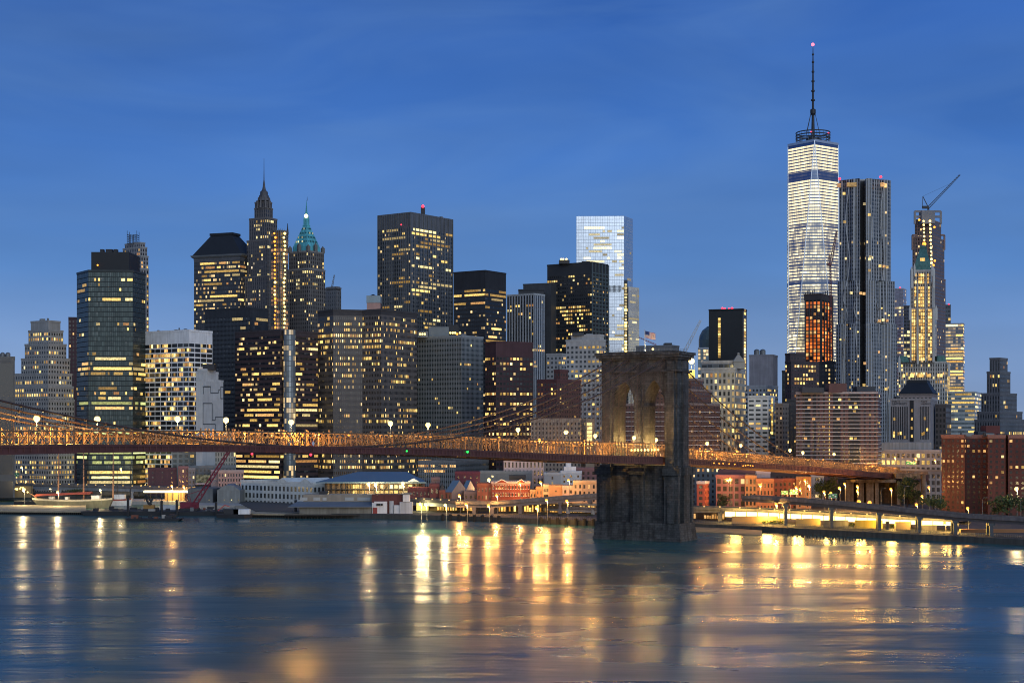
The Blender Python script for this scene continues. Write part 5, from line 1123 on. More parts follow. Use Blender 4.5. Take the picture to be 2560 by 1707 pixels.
# ---- cathedral-like office tower
CRM = (.46, .45, .43)
S46 = St(fc('f46', CRM, (.26, .25, .24), glass=(.035, .032, .03), ww=.5, wh=.62, lit=.06), 2.2, 3.9, .52, .62, 1)
b = Bld('gothic_tower', 'pale gothic skyscraper with verdigris steep roof and three columns of golden windows', 'skyscraper', 1480, S46, 2300)
b.bands = []; b.wc = 'W'; b.ylow = 1010; b.plain = mat('cream_terracotta', CRM, .8, streak=.15); b.t = 16
gw = emis('golden_window_light', (1, .60, .15), 1.45, .5); WINM['D'] = gw; WINM['O'] = WHT
for q in [(2246, 2368, 2374, 905), (2274, 2337, 2342, 772), (2277, 2331, 2336, 705, 3), (2284, 2328, 2332, 676, 5)]:
    b.bands = [(905, 1010, .25)] if q[3] == 905 else []
    b.tiers([q], 16)
    xl, xc, yt = q[0], q[1], q[3]
for (y0, y1, cols) in ((688, 714, (2289, 2298, 2303, 2308, 2320)), (720, 766, (2288, 2298, 2303, 2308, 2322)), (776, 898, (2281, 2286, 2299, 2304, 2309, 2322, 2327))):
    y = y0
    while y < y1:
        for c_ in cols:
            if rng.random() < .93:
                P = b.fp[1]; YY = 1478 + 3 * (y < 772) + 2 * (y < 700) + (2337 - c_) / F * 1480 * .287; o = (px2x(c_, YY), YY - .35, py2z(y, YY) - 1.2); put('lit_window', winmesh(1.35, 2.5, 'D'), o, b.e, R(-16))
        y += 8.7
for c_ in (2266, 2283, 2288, 2299, 2305, 2310, 2322, 2327, 2347, 2354): put('lit_window', winmesh(1.9, 3, 'D'), (px2x(c_, 1478), 1476.6 + (2372 - c_) / F * 1480 * .287, py2z(938, 1478) - 1.5), b.e, R(-16))
WCOP = mat('dull_verdigris', (.07, .16, .14), .75, streak=.3); c = sum(b.fp, Vector((0, 0))) / 4; ring = lambda k: [c + (p - c) * k for p in b.fp]; z = lambda y: py2z(y, c.y)
m = MB(); m.prism(ring(.92), b.z, z(662), 0, ring(.80)); m.prism(ring(.80), z(662), z(625), 0, ring(.34)); m.prism(ring(.36), z(625), z(619)); m.prism(ring(.26), z(619), z(612), 0, ring(.05)); m.build('roof', WCOP, b.e)
k = MB(); k.ball((c.x, c.y - 3, z(611)), 2.0, 10, 6); k.build('lantern', LAMPO, b.e)
for px in (2301, 2305, 2309): put('lit_window', winmesh(1.6, 3, 'D'), (px2x(px, 1480), 1478, z(668)), b.e, R(-16))
for xx, yt, yb, w in ((2275, 764, 800, 2.4), (2340, 764, 800, 2.4), (2279, 668, 720, 2.2), (2334, 668, 720, 2.2), (2286, 660, 690, 1.8), (2330, 660, 690, 1.8), (2294, 884, 910, 1.6), (2248, 890, 930, 2), (2372, 905, 940, 2)):
    YY = 1478; m = MB(); x = px2x(xx, YY); m.boxz(x, YY, py2z(yb, YY), py2z(yt + 8, YY), w, w); m.lathe((x, YY, py2z(yt + 8, YY)), [(w * .7, 0), (.1, py2z(yt - 2, YY) - py2z(yt + 8, YY))], 4, rz=.78); m.build('pinnacle', b.plain, b.e)
for x0, x1 in ((2249, 2273), (2343, 2366)):
    m = MB(); YY = 1484; p = [Vector((px2x(x0, YY), YY)), Vector((px2x(x1, YY), YY)), Vector((px2x(x1, YY), YY + 20)), Vector((px2x(x0, YY), YY + 20))]; cc = sum(p, Vector((0, 0))) / 4
    m.prism(p, py2z(905, YY), py2z(889, YY), 0, [cc + (q - cc) * .75 for q in p]); m.build('wing_roof', WCOP, b.e)
pm = MB()
for px in (2277, 2293.5, 2314.5, 2333, 2336):
    for (ya, yb) in ((905, 772), (772, 706)):
        YY = 1477.5 + (2337 - px) / F * 1480 * .287; pm.boxz(px2x(px, YY), YY, py2z(ya, YY), py2z(yb - 2, YY), 1.1, 1.4, R(-16))
pm.build('pier_moulding', b.plain, b.e)
b.finish()
# ---- slim far towers round it
B('glass_tower', 'slim pinkish white glass tower between the rippled tower and the gothic tower', 'office tower', 1900, St(fc('f47', (.40, .38, .44), (.34, .32, .38), glass=(.22, .22, .27), ww=.96, wh=.5, metal=.4, lit=.15, lits=1), 3, 4.2, .9, .5, 0), [(2236, 2258, 2266, 722)], 25, [(762, 778, .9, 'L'), (778, 790, .5), (850, 990, .25)], plain=(.42, .4, .45), wc='P').beacon(2250, 720, 1.2, 5)
B('grid_tower', 'dark grid tower with bright lower floors just left of the gothic tower', 'office tower', 1850, St(fc('f48', (.20, .21, .24), glass=(.06, .07, .08), ww=.75, wh=.6), 3.5, 4.1, .75, .6, 0), [(2259, 2275, 2275, 765)], None, [(805, 895, .8), (765, 800, .1)], plain=(.2, .2, .22), wc='P')
B('grid_tower', 'dark gridded slab rising behind the bright glass block right of the gothic tower', 'office tower', 1950, St(fc('f49', (.12, .13, .15), glass=(.05, .06, .07), ww=.8, wh=.6), 4.2, 5, .8, .6, 0), [(2362, 2377, 2377, 763)], None, [(795, 815, .5)], plain=(.12, .13, .15)).beacon(2372, 761, 1.2, 3)
B('glass_tower', 'bright glass block with rows of lit floors right of the gothic tower', 'office tower', 1900, St(fc('f50', (.28, .29, .33), (.24, .25, .28), glass=(.25, .27, .31), ww=.9, wh=.6, metal=.3, lit=.5, lits=.5), 2.8, 4.0, .94, .6, 0, True), [(2364, 2408, 2411, 809)], 20,
  [(812, 822, .5), (855, 875, .5), (876, 886, .97), (886, 910, .85), (925, 945, .9), (945, 960, .4), (965, 985, .9), (820, 985, .2)], plain=(.3, .31, .35), wc='WD')
B('glass_block', 'low pale glass block with bright horizontal bands left of the grey stepped tower', 'office building', 1500, St(fc('f51', (.36, .40, .43), (.32, .36, .39), glass=(.16, .20, .22), ww=.98, wh=.5, metal=.2, lit=.2, lits=.7), 3, 4.0, .94, .45, 0, True), [(2370, 2437, 2454, 980)], 22, [(985, 1000, .35), (1003, 1010, .6), (1012, 1030, .35), (1060, 1090, .5), (1030, 1060, .3)], plain=(.38, .41, .43), wc='WP')
# ---- grey stepped tower at the right edge
S52 = St(fc('f52', (.13, .135, .15), (.05, .054, .062), glass=(.03, .034, .04), ww=.5, wh=.55), 2.3, 3.8, .5, .6, 1.5)
B('setback_tower', 'charcoal art deco stepped office tower at the right picture edge', 'office tower', 1300, S52, [(2436, 2500, 2580, 1050), (2443, 2500, 2556, 1030, 3), (2453, 2500, 2542, 984, 6), (2467, 2500, 2526, 930, 9), (2474, 2500, 2519, 896, 12)], 40,
  [(935, 942, .3), (944, 951, .7), (952, 960, .3), (965, 972, .25), (1010, 1030, .12), (1050, 1056, .4), (1078, 1084, .8), (900, 1085, .05)], plain=(.12, .125, .14))
# ---- brown banded slab
S53 = St(fc('f53', (.115, .062, .058), (.10, .055, .052), glass=(.03, .032, .034), ww=.4, wh=.5), 3.4, 2.55, .4, .5, .6)
b = B('banded_slab', 'broad brown brick apartment slab ruled with thin white floor lines', 'apartment building', 1020, S53, [(1990, 2194, 2203, 981)], 16, [(985, 1150, .012)], plain=(.26, .22, .22), fin=False)
p, q = b.fp[0], b.fp[1]; d = (q - p).normalized(); nr = Vector((d.y, -d.x)); L0 = (q - p).length; an = math.atan2(d.y, d.x); m = MB(); k = MB()
for j in range(19):
    zz = b.z - .4 - j * 2.55; o = (p + q) / 2 + nr * .15; m.boxz(o.x, o.y, zz - .16, zz + .16, L0, .3, an)
    d2 = b.fp[2] - q; o = (q + b.fp[2]) / 2 + Vector((d2.y, -d2.x)).normalized() * .15; m.boxz(o.x, o.y, zz - .16, zz + .16, d2.length, .3, math.atan2(d2.y, d2.x))
m.build('floor_band_moulding', WHITE, b.e)
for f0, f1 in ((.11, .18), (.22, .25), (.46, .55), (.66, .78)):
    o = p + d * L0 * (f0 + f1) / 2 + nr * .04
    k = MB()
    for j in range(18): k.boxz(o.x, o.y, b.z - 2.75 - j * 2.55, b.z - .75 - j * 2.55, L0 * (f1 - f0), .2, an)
    k.build('balcony_recess_grille', BLACK, b.e)  # flat black slabs painted in for the shade inside the balcony recesses
for j in range(17): o = p + d * L0 * .413 + nr * .16; put('lit_window', winmesh(.7, 1.4, 'W'), (o.x, o.y, b.z - 2.6 - j * 2.55), b.e, an)
for f, j, mm in ((.17, 1, 'A'), (.54, 1, 'W'), (.16, 3, 'A'), (.73, 2, 'W'), (.67, 3, 'W'), (.72, 4, 'W'), (.74, 3, 'W'), (.22, 6, 'A'), (.52, 6, 'A'), (.12, 11, 'A'), (.73, 11, 'W'), (.68, 11, 'W'), (.34, 8, 'A')): o = p + d * L0 * f + nr * .2; put('lit_window', winmesh(1.9, 1.5, mm), (o.x, o.y, b.z - 2.7 - j * 2.55), b.e, an)
b.pent(2073, 2117, 958, 6, mat('brown_plant_room', (.11, .06, .058), .85), 14).pent(2006, 2060, 969, 8, ROOF, 12, 'plant_room').pent(2142, 2188, 966, 8, ROOF, 12, 'plant_room').junk(8, 3); b.finish()
# ---- mansard block, university block, low lit block
b = B('mansard_building', 'stone block with a tall black mansard roof behind the university building', 'office building', 1230, St(fc('f54', (.24, .19, .18), glass=(.03, .03, .03), ww=.4, wh=.5), 3, 4, .4, .5), [(2250, 2330, 2343, 985)], 20, [], plain=(.22, .18, .17), fin=False)
c = sum(b.fp, Vector((0, 0))) / 4; m = MB(); m.prism([c + (p - c) * 1.06 for p in b.fp], b.z + .8, py2z(955, 1236), 0, [c + (p - c) * .62 for p in b.fp]); m.prism([c + (p - c) * .62 for p in b.fp], py2z(955, 1236), py2z(949, 1236)); m.build('roof', BLACK, b.e); b.finish()
b = B('university_building', 'pale concrete university slab with dark vertical strips and lettering at its top', 'university building', 1150, St(mat('pale_precast', (.25, .225, .225), .85, streak=.15), 4, 4, .5, .5), [(2226, 2326, 2340, 998)], 18, [], plain=(.26, .235, .23), fin=False)
p, q = b.fp[0], b.fp[1]; d = (q - p).normalized(); nr = Vector((d.y, -d.x)); L0 = (q - p).length; an = math.atan2(d.y, d.x); m = MB()
for i in range(8): o = p + d * L0 * (.03 + i * .056) + nr * .05; m.boxz(o.x, o.y, py2z(1098, 1150), py2z(1016, 1150), L0 * .026, .3, an)
for i in range(6): o = p + d * L0 * (.76 + i * .038) + nr * .05; m.boxz(o.x, o.y, py2z(1098, 1150), py2z(1016, 1150), L0 * .017, .3, an)
o = p + d * L0 * .535 + nr * .05; m.boxz(o.x, o.y, GZ, py2z(1000, 1150), L0 * .10, .3, an); m.build('window_strip_grille', St(fc('f55', (.02, .02, .022), glass=(.03, .03, .032), ww=.9, wh=.7), 2, 3.5).m, b.e)
for f, y in ((.10, 1047), (.545, 1026), (.54, 1047), (.535, 1070), (.54, 1090), (.09, 1082), (.09, 1090), (.20, 1084), (.26, 1083), (.36, 1093), (.80, 1085), (.84, 1083), (.86, 1046), (.92, 1074)): o = p + d * L0 * f + nr * .25; put('lit_window', winmesh(1.3, 2.2, 'W'), (o.x, o.y, py2z(y, 1150) - 1), b.e, an)
def letters(txt, bb, f, y, size, name='lettering', m_=None):
    cu = bpy.data.curves.new(name, 'FONT'); cu.body = txt; cu.size = size; cu.extrude = .06; cu.align_x = 'LEFT'; cu.materials.append(m_ or DARK)
    tmp = bpy.data.objects.new('tmp_text', cu); col.objects.link(tmp); bpy.context.view_layer.update()
    me = bpy.data.meshes.new_from_object(tmp.evaluated_get(bpy.context.evaluated_depsgraph_get())); bpy.data.objects.remove(tmp); me.name = name
    if not me.materials: me.materials.append(m_ or DARK)
    t_ = bpy.data.objects.new(name, me); col.objects.link(t_); o = p + d * L0 * f + nr * .1; t_.parent = bb.e; t_.location = Vector((o.x, o.y, py2z(y, 1150))) - ORG[bb.e.name]; t_.rotation_euler = (R(90), 0, an)
letters('PACE', b, .05, 1006, 2.4); letters('UNIVERSITY', b, .05, 1011, 2.0); letters('PACE', b, .765, 1006, 1.9); letters('UNIVERSITY', b, .765, 1010.5, 1.35)
b.pent(2240, 2250, 991, 10, DARK, 8).finish()
B('stone_block', 'dark narrow stone block right of the university building', 'office building', 1190, St(fc('f56', (.085, .075, .075), glass=(.03, .03, .03), ww=.5, wh=.6, lit=.05), 3, 4.2, .5, .6), [(2338, 2365, 2378, 1012)], 26, [(1020, 1110, .06)], plain=(.09, .08, .08))
b = B('low_hall', 'low pale block of tall lit windows under a ribbed grey roof behind the bridge approach', 'university building', 1060, St(fc('f57', (.34, .28, .26), glass=(.05, .04, .04), ww=.6, wh=.62), 3.2, 4.6, .6, .62, 1), [(2202, 2352, 2358, 1127)], 16, [(1128, 1140, .3), (1143, 1158, .75, 'L', 2202, 2240), (1143, 1160, .5), (1160, 1180, .2)], plain=(.36, .30, .28), fin=False)
b.pent(2204, 2330, 1105, 10, mat('ribbed_roof', (.20, .21, .225), .7, streak=.3), 16, 'ribbed_roof'); b.finish()
# ---- red brick housing at the right edge
S58 = St(fc('f58', (.085, .028, .025), glass=(.035, .035, .035), ww=.42, wh=.5), 3.1, 2.85, .45, .5, 1.2)
b = Bld('housing_block', 'tall red brick housing block with many small windows at the right picture edge', 'apartment building', 860, S58, 2420); b.wc = 'WA'; b.ylow = 1280; b.plain = mat('brick_parapet', (.25, .13, .11), .85); b.t = 0
b.bands = [(1090, 1140, .55, '', 2402, 2424), (1140, 1275, .3, '', 2402, 2412), (1090, 1180, .35, '', 2520, 2560), (1085, 1275, .07)]
ch = chain([(2354, 880), (2412, 866), (2414, 872), (2468, 868), (2470, 858), (2514, 855), (2515, 860), (2519, 860), (2520, 854), (2640, 846)], [(2640, 900), (2380, 905)]); b.walls(ch, GZ, py2z(1090, 866), nvis=5); b.z = py2z(1090, 866); b.faces = []
b.light(ch[8], ch[9], GZ, b.z - 1.2, S58, 'L'); b.light(ch[4], ch[5], GZ, b.z - 1.2, S58, 'L')
b.fp = [ch[0], ch[3], ch[9], ch[10]]; b.pent(2465, 2500, 1064, 14, mat('brick_penthouse', (.13, .04, .035), .85), 10).pent(2445, 2464, 1078, 14, ROOF, 8).junk(6, 2); b.finish()
# ------------------------------------------------------------------ low town under the bridge
BRK = lambda n, c, **k: fc(n, c, glass=(.03, .028, .028), ww=k.get('ww', .42), wh=k.get('wh', .55), lit=k.get('lit', .05))
def house(name, label, cat, x0, x1, yt, Y, c, yb=None, roof=None, bay=2.6, fl=3.4, ww=.42, wh=.55, lit=.05, bands=(), t=None, side=0, parc=None, ridge=None, gables=0):
    st = St(BRK('house_' + str(len(bpy.data.materials)), c, ww=ww, wh=wh, lit=lit), bay, fl, ww, wh, .9)
    tl = [(x0, x1, x1 + side, yt)] if side else [(x0, x1, x1, yt)]
    b = B(name, label, cat, Y, st, tl, t if t is not None else (24 if side else None), bands, plain=parc or tuple(min(1, v * 1.15) for v in c), fin=False, wl=None) if False else None
    b = Bld(name, label, cat, Y, st, x1); b.bands = list(bands); b.wc = 'WA'; b.ylow = 1300; b.plain = mat('cornice_paint', parc or tuple(v * 1.15 for v in c), .85)
    fp = footprint(x0, x1, x1 + side, Y, t if t is not None else (24 if side else None), 18); b.fp = fp; b.t = t or 0
    z1 = py2z(yt, Y); b.walls(fp, GZ, z1, nvis=2 if side else 1); b.z = z1
    if ridge:                       # pitched roof with the ridge running back
        p, q, r_, s_ = fp[0], fp[1], fp[2], fp[3]; zr = py2z(ridge, Y); m = MB(); a = (p + q) / 2; c2 = (r_ + s_) / 2
        m.mesh_faces([(p.x, p.y, z1), (q.x, q.y, z1), (r_.x, r_.y, z1), (s_.x, s_.y, z1), (a.x, a.y, zr), (c2.x, c2.y, zr)], [(0, 4, 5, 3), (1, 2, 5, 4), (0, 1, 4), (2, 3, 5)]); m.build('roof', roof or ROOF, b.e)
    return b.finish()
SLATE = mat('blue_slate', (.09, .15, .22), .45, var=.1)
R1, R2, R3, TAN, PINK, GRY = (.16, .05, .04), (.20, .075, .05), (.12, .04, .045), (.34, .22, .14), (.36, .25, .22), (.17, .18, .185)
H = house
H('brick_house', 'plain dark maroon brick warehouse behind the barge derrick', 'house', 370, 442, 1172, 1130, (.085, .04, .05), bay=6, ww=.15, wh=.3)
H('brick_house', 'tall narrow red brick house with rows of arched windows right of the maroon warehouse', 'house', 445, 471, 1168, 1128, (.22, .11, .11), bay=2.2, fl=3.5)
H('stone_house', 'grey stone house between the narrow red brick house and the billboard', 'house', 471, 488, 1172, 1126, (.2, .19, .2), bay=2.2)
H('stone_house', 'pale blank rendered house behind the red crane boom', 'house', 527, 548, 1176, 1124, (.26, .23, .25), bay=12, ww=.1, wh=.1)
H('stone_house', 'pink stone terrace with heavy cornice and arched windows right of the crane boom', 'terrace', 546, 609, 1178, 1120, (.40, .25, .22), bay=2.0, fl=3.5, parc=(.42, .30, .27))
H('shop_row', 'dim grey roof block with white chimneys behind the billboard', 'house', 470, 590, 1166, 1140, (.13, .14, .15))
def billboard():
    Y = 1122; e = empty('billboard', (px2x(507, Y), Y, GZ), 'roadside billboard with a dark leafy picture and a pale lower edge light', 'billboard'); m = MB(); x0, x1 = px2x(489, Y), px2x(525, Y)
    m.boxz((x0 + x1) / 2, Y + .6, py2z(1207, Y), py2z(1187, Y), x1 - x0, .6); pic = bpy.data.materials.new('leafy_picture'); pic.use_nodes = True; t = pic.node_tree; nz = N(t, 'ShaderNodeTexNoise', inp={'Scale': .5, 'Detail': 6}); tc = N(t, 'ShaderNodeTexCoord'); rp = N(t, 'ShaderNodeValToRGB'); t.links.new(tc.outputs['Object'], nz.inputs['Vector']); t.links.new(nz.outputs['Fac'], rp.inputs[0]); t.links.new(rp.outputs[0], t.nodes['Principled BSDF'].inputs['Base Color'])
    rp.color_ramp.elements[0].position = .42; rp.color_ramp.elements[0].color = (.015, .03, .012, 1); rp.color_ramp.elements[1].position = .68; rp.color_ramp.elements[1].color = (.35, .36, .22, 1)
    m.build('picture_panel', pic, e); k = MB(); k.boxz((x0 + x1) / 2, Y, py2z(1210, Y), py2z(1207.4, Y), x1 - x0, 1); k.build('lower_ledge', mat('pink_ledge', (.6, .45, .45), .6), e)
    k = MB(); [k.boxz(x0 + (x1 - x0) * f, Y + 1.4, GZ, py2z(1187, Y), .6, .6) for f in (.2, .8)]; k.build('post', DARK, e)
billboard()
# pier sheds and the market hall
def gabled(name, label, x0, x1, Y, yt, c, dep=70):
    pass
b = Bld('pier_pavilion', 'long white clapboard pier pavilion with three gables and rows of dark windows', 'pavilion', 985, St(fc('pav', (.50, .53, .52), (.50, .53, .52), glass=(.05, .055, .055), ww=.52, wh=.62), 3.6, 4.9, .52, .62, 1.6), 780)
b.bands = []; b.plain = mat('pavilion_white', (.55, .58, .57), .7, streak=.1); b.t = 0
fp = footprint(602, 783, 861, 985, 40, None); b.fp = fp; z1 = py2z(1208, 985); b.walls(fp, GZ - 1, z1, nvis=2); b.z = z1; b.finish()
d = (fp[0] - fp[1]); bk = (fp[2] - fp[1]); L_ = d.length
for i, (a0, a1, pk) in enumerate(((686, 725, 1195), (746, 785, 1195), (811, 849, 1197))):
    for_ = a0; m = MB(); xx0, xx1 = px2x(a0, 980), px2x(a1, 980)
    if i < 2:
        k0 = solve(a0, fp[1], *(d.normalized())); k1 = solve(a1, fp[1], *(d.normalized())); n_ = Vector((-d.normalized().y, d.normalized().x)); n_ = n_ if n_.y > 0 else -n_
        p0, p1 = fp[1] + d.normalized() * k0, fp[1] + d.normalized() * max(k1, .5)
    else:
        r_ = bk.normalized(); p0, p1 = fp[1] + r_ * solve(a0, fp[1], *r_), fp[1] + r_ * solve(a1, fp[1], *r_); n_ = d.normalized()
    n_ = n_ * 20; zz = z1 - .3; zk = py2z(pk - 1, p0.y); c0 = (p0 + p1) / 2 - n_ * .02
    q0, q1 = p0 - n_ * .012, p1 - n_ * .012
    m.mesh_faces([(q0.x, q0.y, zz), (q1.x, q1.y, zz), (c0.x, c0.y, zk), (q0.x + n_.x, q0.y + n_.y, zz), (q1.x + n_.x, q1.y + n_.y, zz), (c0.x + n_.x, c0.y + n_.y, zk)], [(0, 1, 2), (5, 4, 3), (0, 2, 5, 3), (1, 4, 5, 2), (0, 3, 4, 1)])
    m.build('gable', b.plain, b.e)
def market():
    Y = 960; e = empty('market_hall', (px2x(925, Y), Y, GZ), 'broad market hall with a shallow blue hipped roof and lit glazed front', 'market hall'); X = lambda p: px2x(p, Y); m = MB(); ze, zr = py2z(1204, Y), py2z(1179, Y + 30)
    o = [(X(790), Y - 2), (X(1066), Y - 2), (X(1040), Y + 62), (X(820), Y + 62)]; i_ = [(X(880), Y + 26), (X(1012), Y + 26), (X(1000), Y + 36), (X(890), Y + 36)]
    m.mesh_faces([(*p, ze) for p in o] + [(*p, zr) for p in i_] + [(*p, ze - .8) for p in o], [(0, 1, 5, 4), (1, 2, 6, 5), (2, 3, 7, 6), (3, 0, 4, 7), (4, 5, 6, 7), (8, 9, 1, 0), (9, 10, 2, 1), (11, 8, 0, 3), (11, 10, 9, 8)]); m.build('roof', SLATE, e)
    w = MB(); w.boxz(X(930), Y + 28, GZ, ze - .85, X(1052) - X(812), 48); w.build('wall', mat('market_wall', (.16, .12, .09), .8), e)
    for r_, (ya, yb) in enumerate(((1212, 1221), (1226, 1236))):
        for k in range(16):
            if rng.random() < (.8 if r_ else .6): g = MB(); x = X(862 + k * 11.6); g.boxz(x, Y + 3.9, py2z(yb, Y), py2z(ya, Y), 2.4, .2); g.build('lit_window', rng.choice([WARM, WARM, AMBER, PALE]), e)
    k = MB()
    for px in range(815, 1060, 12): k.boxz(X(px), Y + 1.5, GZ, ze - .8, .5, .5)
    k.boxz(X(935), Y + 2, py2z(1224, Y), py2z(1222.5, Y), X(1055) - X(812), 3); k.build('colonnade', DARK, e)
    k = MB(); k.mesh_faces([(X(1020), Y - 3, py2z(1203, Y)), (X(1034), Y - 3, py2z(1195, Y)), (X(1048), Y - 3, py2z(1203, Y)), (X(1020), Y + 20, py2z(1203, Y)), (X(1034), Y + 20, py2z(1195, Y)), (X(1048), Y + 20, py2z(1203, Y))], [(0, 1, 4, 3), (1, 2, 5, 4), (0, 2, 1)]); k.build('gable', WHITE, e)
market()
def vault():
    Y = 1010; e = empty('vaulted_shed', (px2x(540, Y), Y, GZ), 'grey shed with a blue barrel vault roof behind the red crane', 'shed'); X = lambda p: px2x(p, Y); m = MB(); x0, x1 = X(543), X(600)
    z0, z1 = py2z(1225, Y), py2z(1212, Y); n = 10; pr = [(x0 + (x1 - x0) * k / n, z0 + (z1 - z0) * math.sin(math.pi * k / n)) for k in range(n + 1)]
    for k in range(n):
        (xa, za), (xb, zb) = pr[k], pr[k + 1]; m.face([(xa, Y, za), (xb, Y, zb), (xb - 4, Y + 36, zb), (xa - 4, Y + 36, za)], 0)
        m.face([(xa, Y, z0), (xb, Y, z0), (xb, Y, zb), (xa, Y, za)], 1)
    m.build('roof', [SLATE, mat('grey_cladding', (.18, .19, .19), .7, streak=.2)], e); w = MB(); w.boxz((x0 + x1) / 2, Y + 18, -1, z0, x1 - x0, 35.9); w.build('wall', mat('grey_cladding_wall', (.17, .18, .18), .7, streak=.2), e)
    w = MB(); w.boxz(X(498), Y + 20, -1, py2z(1222, Y), X(541) - X(478), 34); w.build('side_wing', mat('grey_cladding_wing', (.10, .11, .12), .7, streak=.2), e)
    w = MB(); w.boxz(X(572), Y - 6, -1, 2.3, X(640) - X(478), 60); w.build('quay_base', CONC, e)
    for px in (523, 561, 579, 597): k = MB(); k.ball((X(px), Y - .4, py2z(1249, Y)), .3, 6, 4); k.build('wall_lamp', PALE, e)
vault()
def shed():
    Y = 872; e = empty('pier_shed', (px2x(840, Y), Y, .5), 'long low grey pier shed with a strip of clerestory windows at the water edge', 'shed'); X = lambda p: px2x(p, Y); w = MB(); w.boxz((X(748) + X(928)) / 2, Y + 14, GZ - .6, py2z(1265, Y), X(928) - X(748), 26); w.build('wall', mat('shed_cladding', (.16, .165, .15), .8, streak=.3), e)
    r_ = MB(); r_.mesh_faces([(X(720), Y - 1, py2z(1266, Y)), (X(930), Y - 1, py2z(1266, Y)), (X(930), Y + 14, py2z(1256, Y)), (X(735), Y + 14, py2z(1256, Y)), (X(720), Y - 1, py2z(1267.5, Y)), (X(930), Y - 1, py2z(1267.5, Y)), (X(930), Y + 14, py2z(1258, Y)), (X(735), Y + 14, py2z(1258, Y))], [(0, 1, 2, 3), (4, 7, 6, 5), (0, 4, 5, 1), (1, 5, 6, 2)]); r_.build('lower_roof', mat('shed_roof', (.13, .15, .17), .6), e)
    u = MB(); Yu = Y + 16; u.boxz((X(748) + X(928)) / 2, Yu + 8, GZ, py2z(1236, Yu), X(928) - X(748), 14); u.build('upper_storey', St(fc('shedw', (.27, .24, .20), (.22, .20, .17), glass=(.05, .055, .06), ww=.8, wh=.5), 3, 4).m, e)
    for a, c_ in ((749, 768), (783, 800), (806, 816), (862, 884), (893, 926)):
        k = MB(); k.boxz((px2x(a, Yu) + px2x(c_, Yu)) / 2, Yu + .9, py2z(1251, Yu), py2z(1243, Yu), px2x(c_, Yu) - px2x(a, Yu), .3); k.build('window', [St(fc('shedg', (.4, .42, .42), glass=(.06, .07, .07), ww=.7, wh=.8), 1, 2).m], e)
    k = MB(); k.boxz(X(797), Yu + 8, py2z(1236, Yu), py2z(1229, Yu), 5, 5); k.build('vent_box', DARK, e)
    b_ = MB()
    for i in range(46): b_.boxz(X(716 + i * 7.3), Y - 3 - (i % 2), -2, GZ - .5, .55, .55)
    b_.boxz((X(714) + X(1046)) / 2, Y + 8, GZ - 1.1, GZ - .45, X(1046) - X(714), 26); b_.build('piled_platform', mat('dark_timber', (.035, .033, .03), .9), e)
    return e
shed()
def redshed():
    Y = 874; e = empty('pier_building', (px2x(985, Y), Y, GZ), 'shabby red and white patched pier building at the end of the grey shed', 'shed'); X = lambda p: px2x(p, Y); w = MB(); w.boxz((X(929) + X(1018)) / 2, Y + 10, GZ - .4, py2z(1236, Y), X(1018) - X(929), 18); w.build('wall', mat('red_cladding', (.12, .04, .035), .8, streak=.2), e)
    for a, c_, ya, yb, yy in ((930, 950, 1256, 1285, .5), (936, 968, 1253, 1284, .8), (974, 984, 1252, 1283, .6), (986, 1016, 1262, 1285, 1.2), (1000, 1032, 1254, 1284, 2.0), (1008, 1025, 1236, 1253, 2.2)):
        k = MB(); k.boxz((X(a) + X(c_)) / 2, Y - yy + 1.4, py2z(yb, Y), py2z(ya, Y), X(c_) - X(a), 2.6 - yy * .3 + yy); k.build('white_panel', rng.choice([WHITE, mat('patched_white', (.42, .45, .48), .75, streak=.25)]), e)
    k = MB(); k.boxz((X(1004) + X(1030)) / 2, Y, py2z(1235, Y), py2z(1232, Y), X(1030) - X(1004), 5); k.build('roof_slab', GREYM, e)
    k = MB(); [k.boxz(X(p), Y - 1.5, py2z(1263, Y), py2z(1258, Y), 1.1, .4) for p in (944, 949, 955)]; k.build('window_grille', BLACK, e)
    k = MB(); k.boxz(X(938), Y - .9, GZ, py2z(1268, Y), 2.4, .5); k.build('door', mat('red_door', (.25, .05, .045), .7), e)
redshed()
# ---- houses left and right of the stone tower
H('brick_house', 'pale stone office of tall narrow windows just under the bridge, left of the tower', 'office building', 1259, 1360, 1148, 1010, (.52, .40, .38), bay=2.4, fl=5.2, ww=.42, wh=.66)
H('brick_house', 'low dark red flat-roofed brick block above the blue roofed gable house', 'house', 1138, 1200, 1182, 960, (.13, .035, .05), bay=4, ww=.3, wh=.4)
H('rendered_house', 'grey rendered blank wall block with a lit yellow window strip', 'house', 1198, 1330, 1180, 1000, (.16, .175, .19), bay=14, ww=.08, wh=.3)
H('brick_house', 'dark low roof block between the grey wall and the gabled brick row', 'house', 1273, 1314, 1192, 965, (.035, .035, .042), bay=5, ww=.2)
H('brick_house', 'long low dark red brick range left of the white signed brick house', 'house', 1020, 1076, 1222, 935, (.15, .05, .05), bay=2.4, fl=4)
H('brick_house', 'small brick house with a pale blank sign panel across its front', 'house', 1074, 1098, 1213, 932, (.22, .07, .06), bay=2.6, fl=5)
H('brick_house', 'mauve brick back building above the small house with the pale sign panel', 'house', 1078, 1100, 1196, 950, (.15, .10, .11), bay=9, ww=.1)
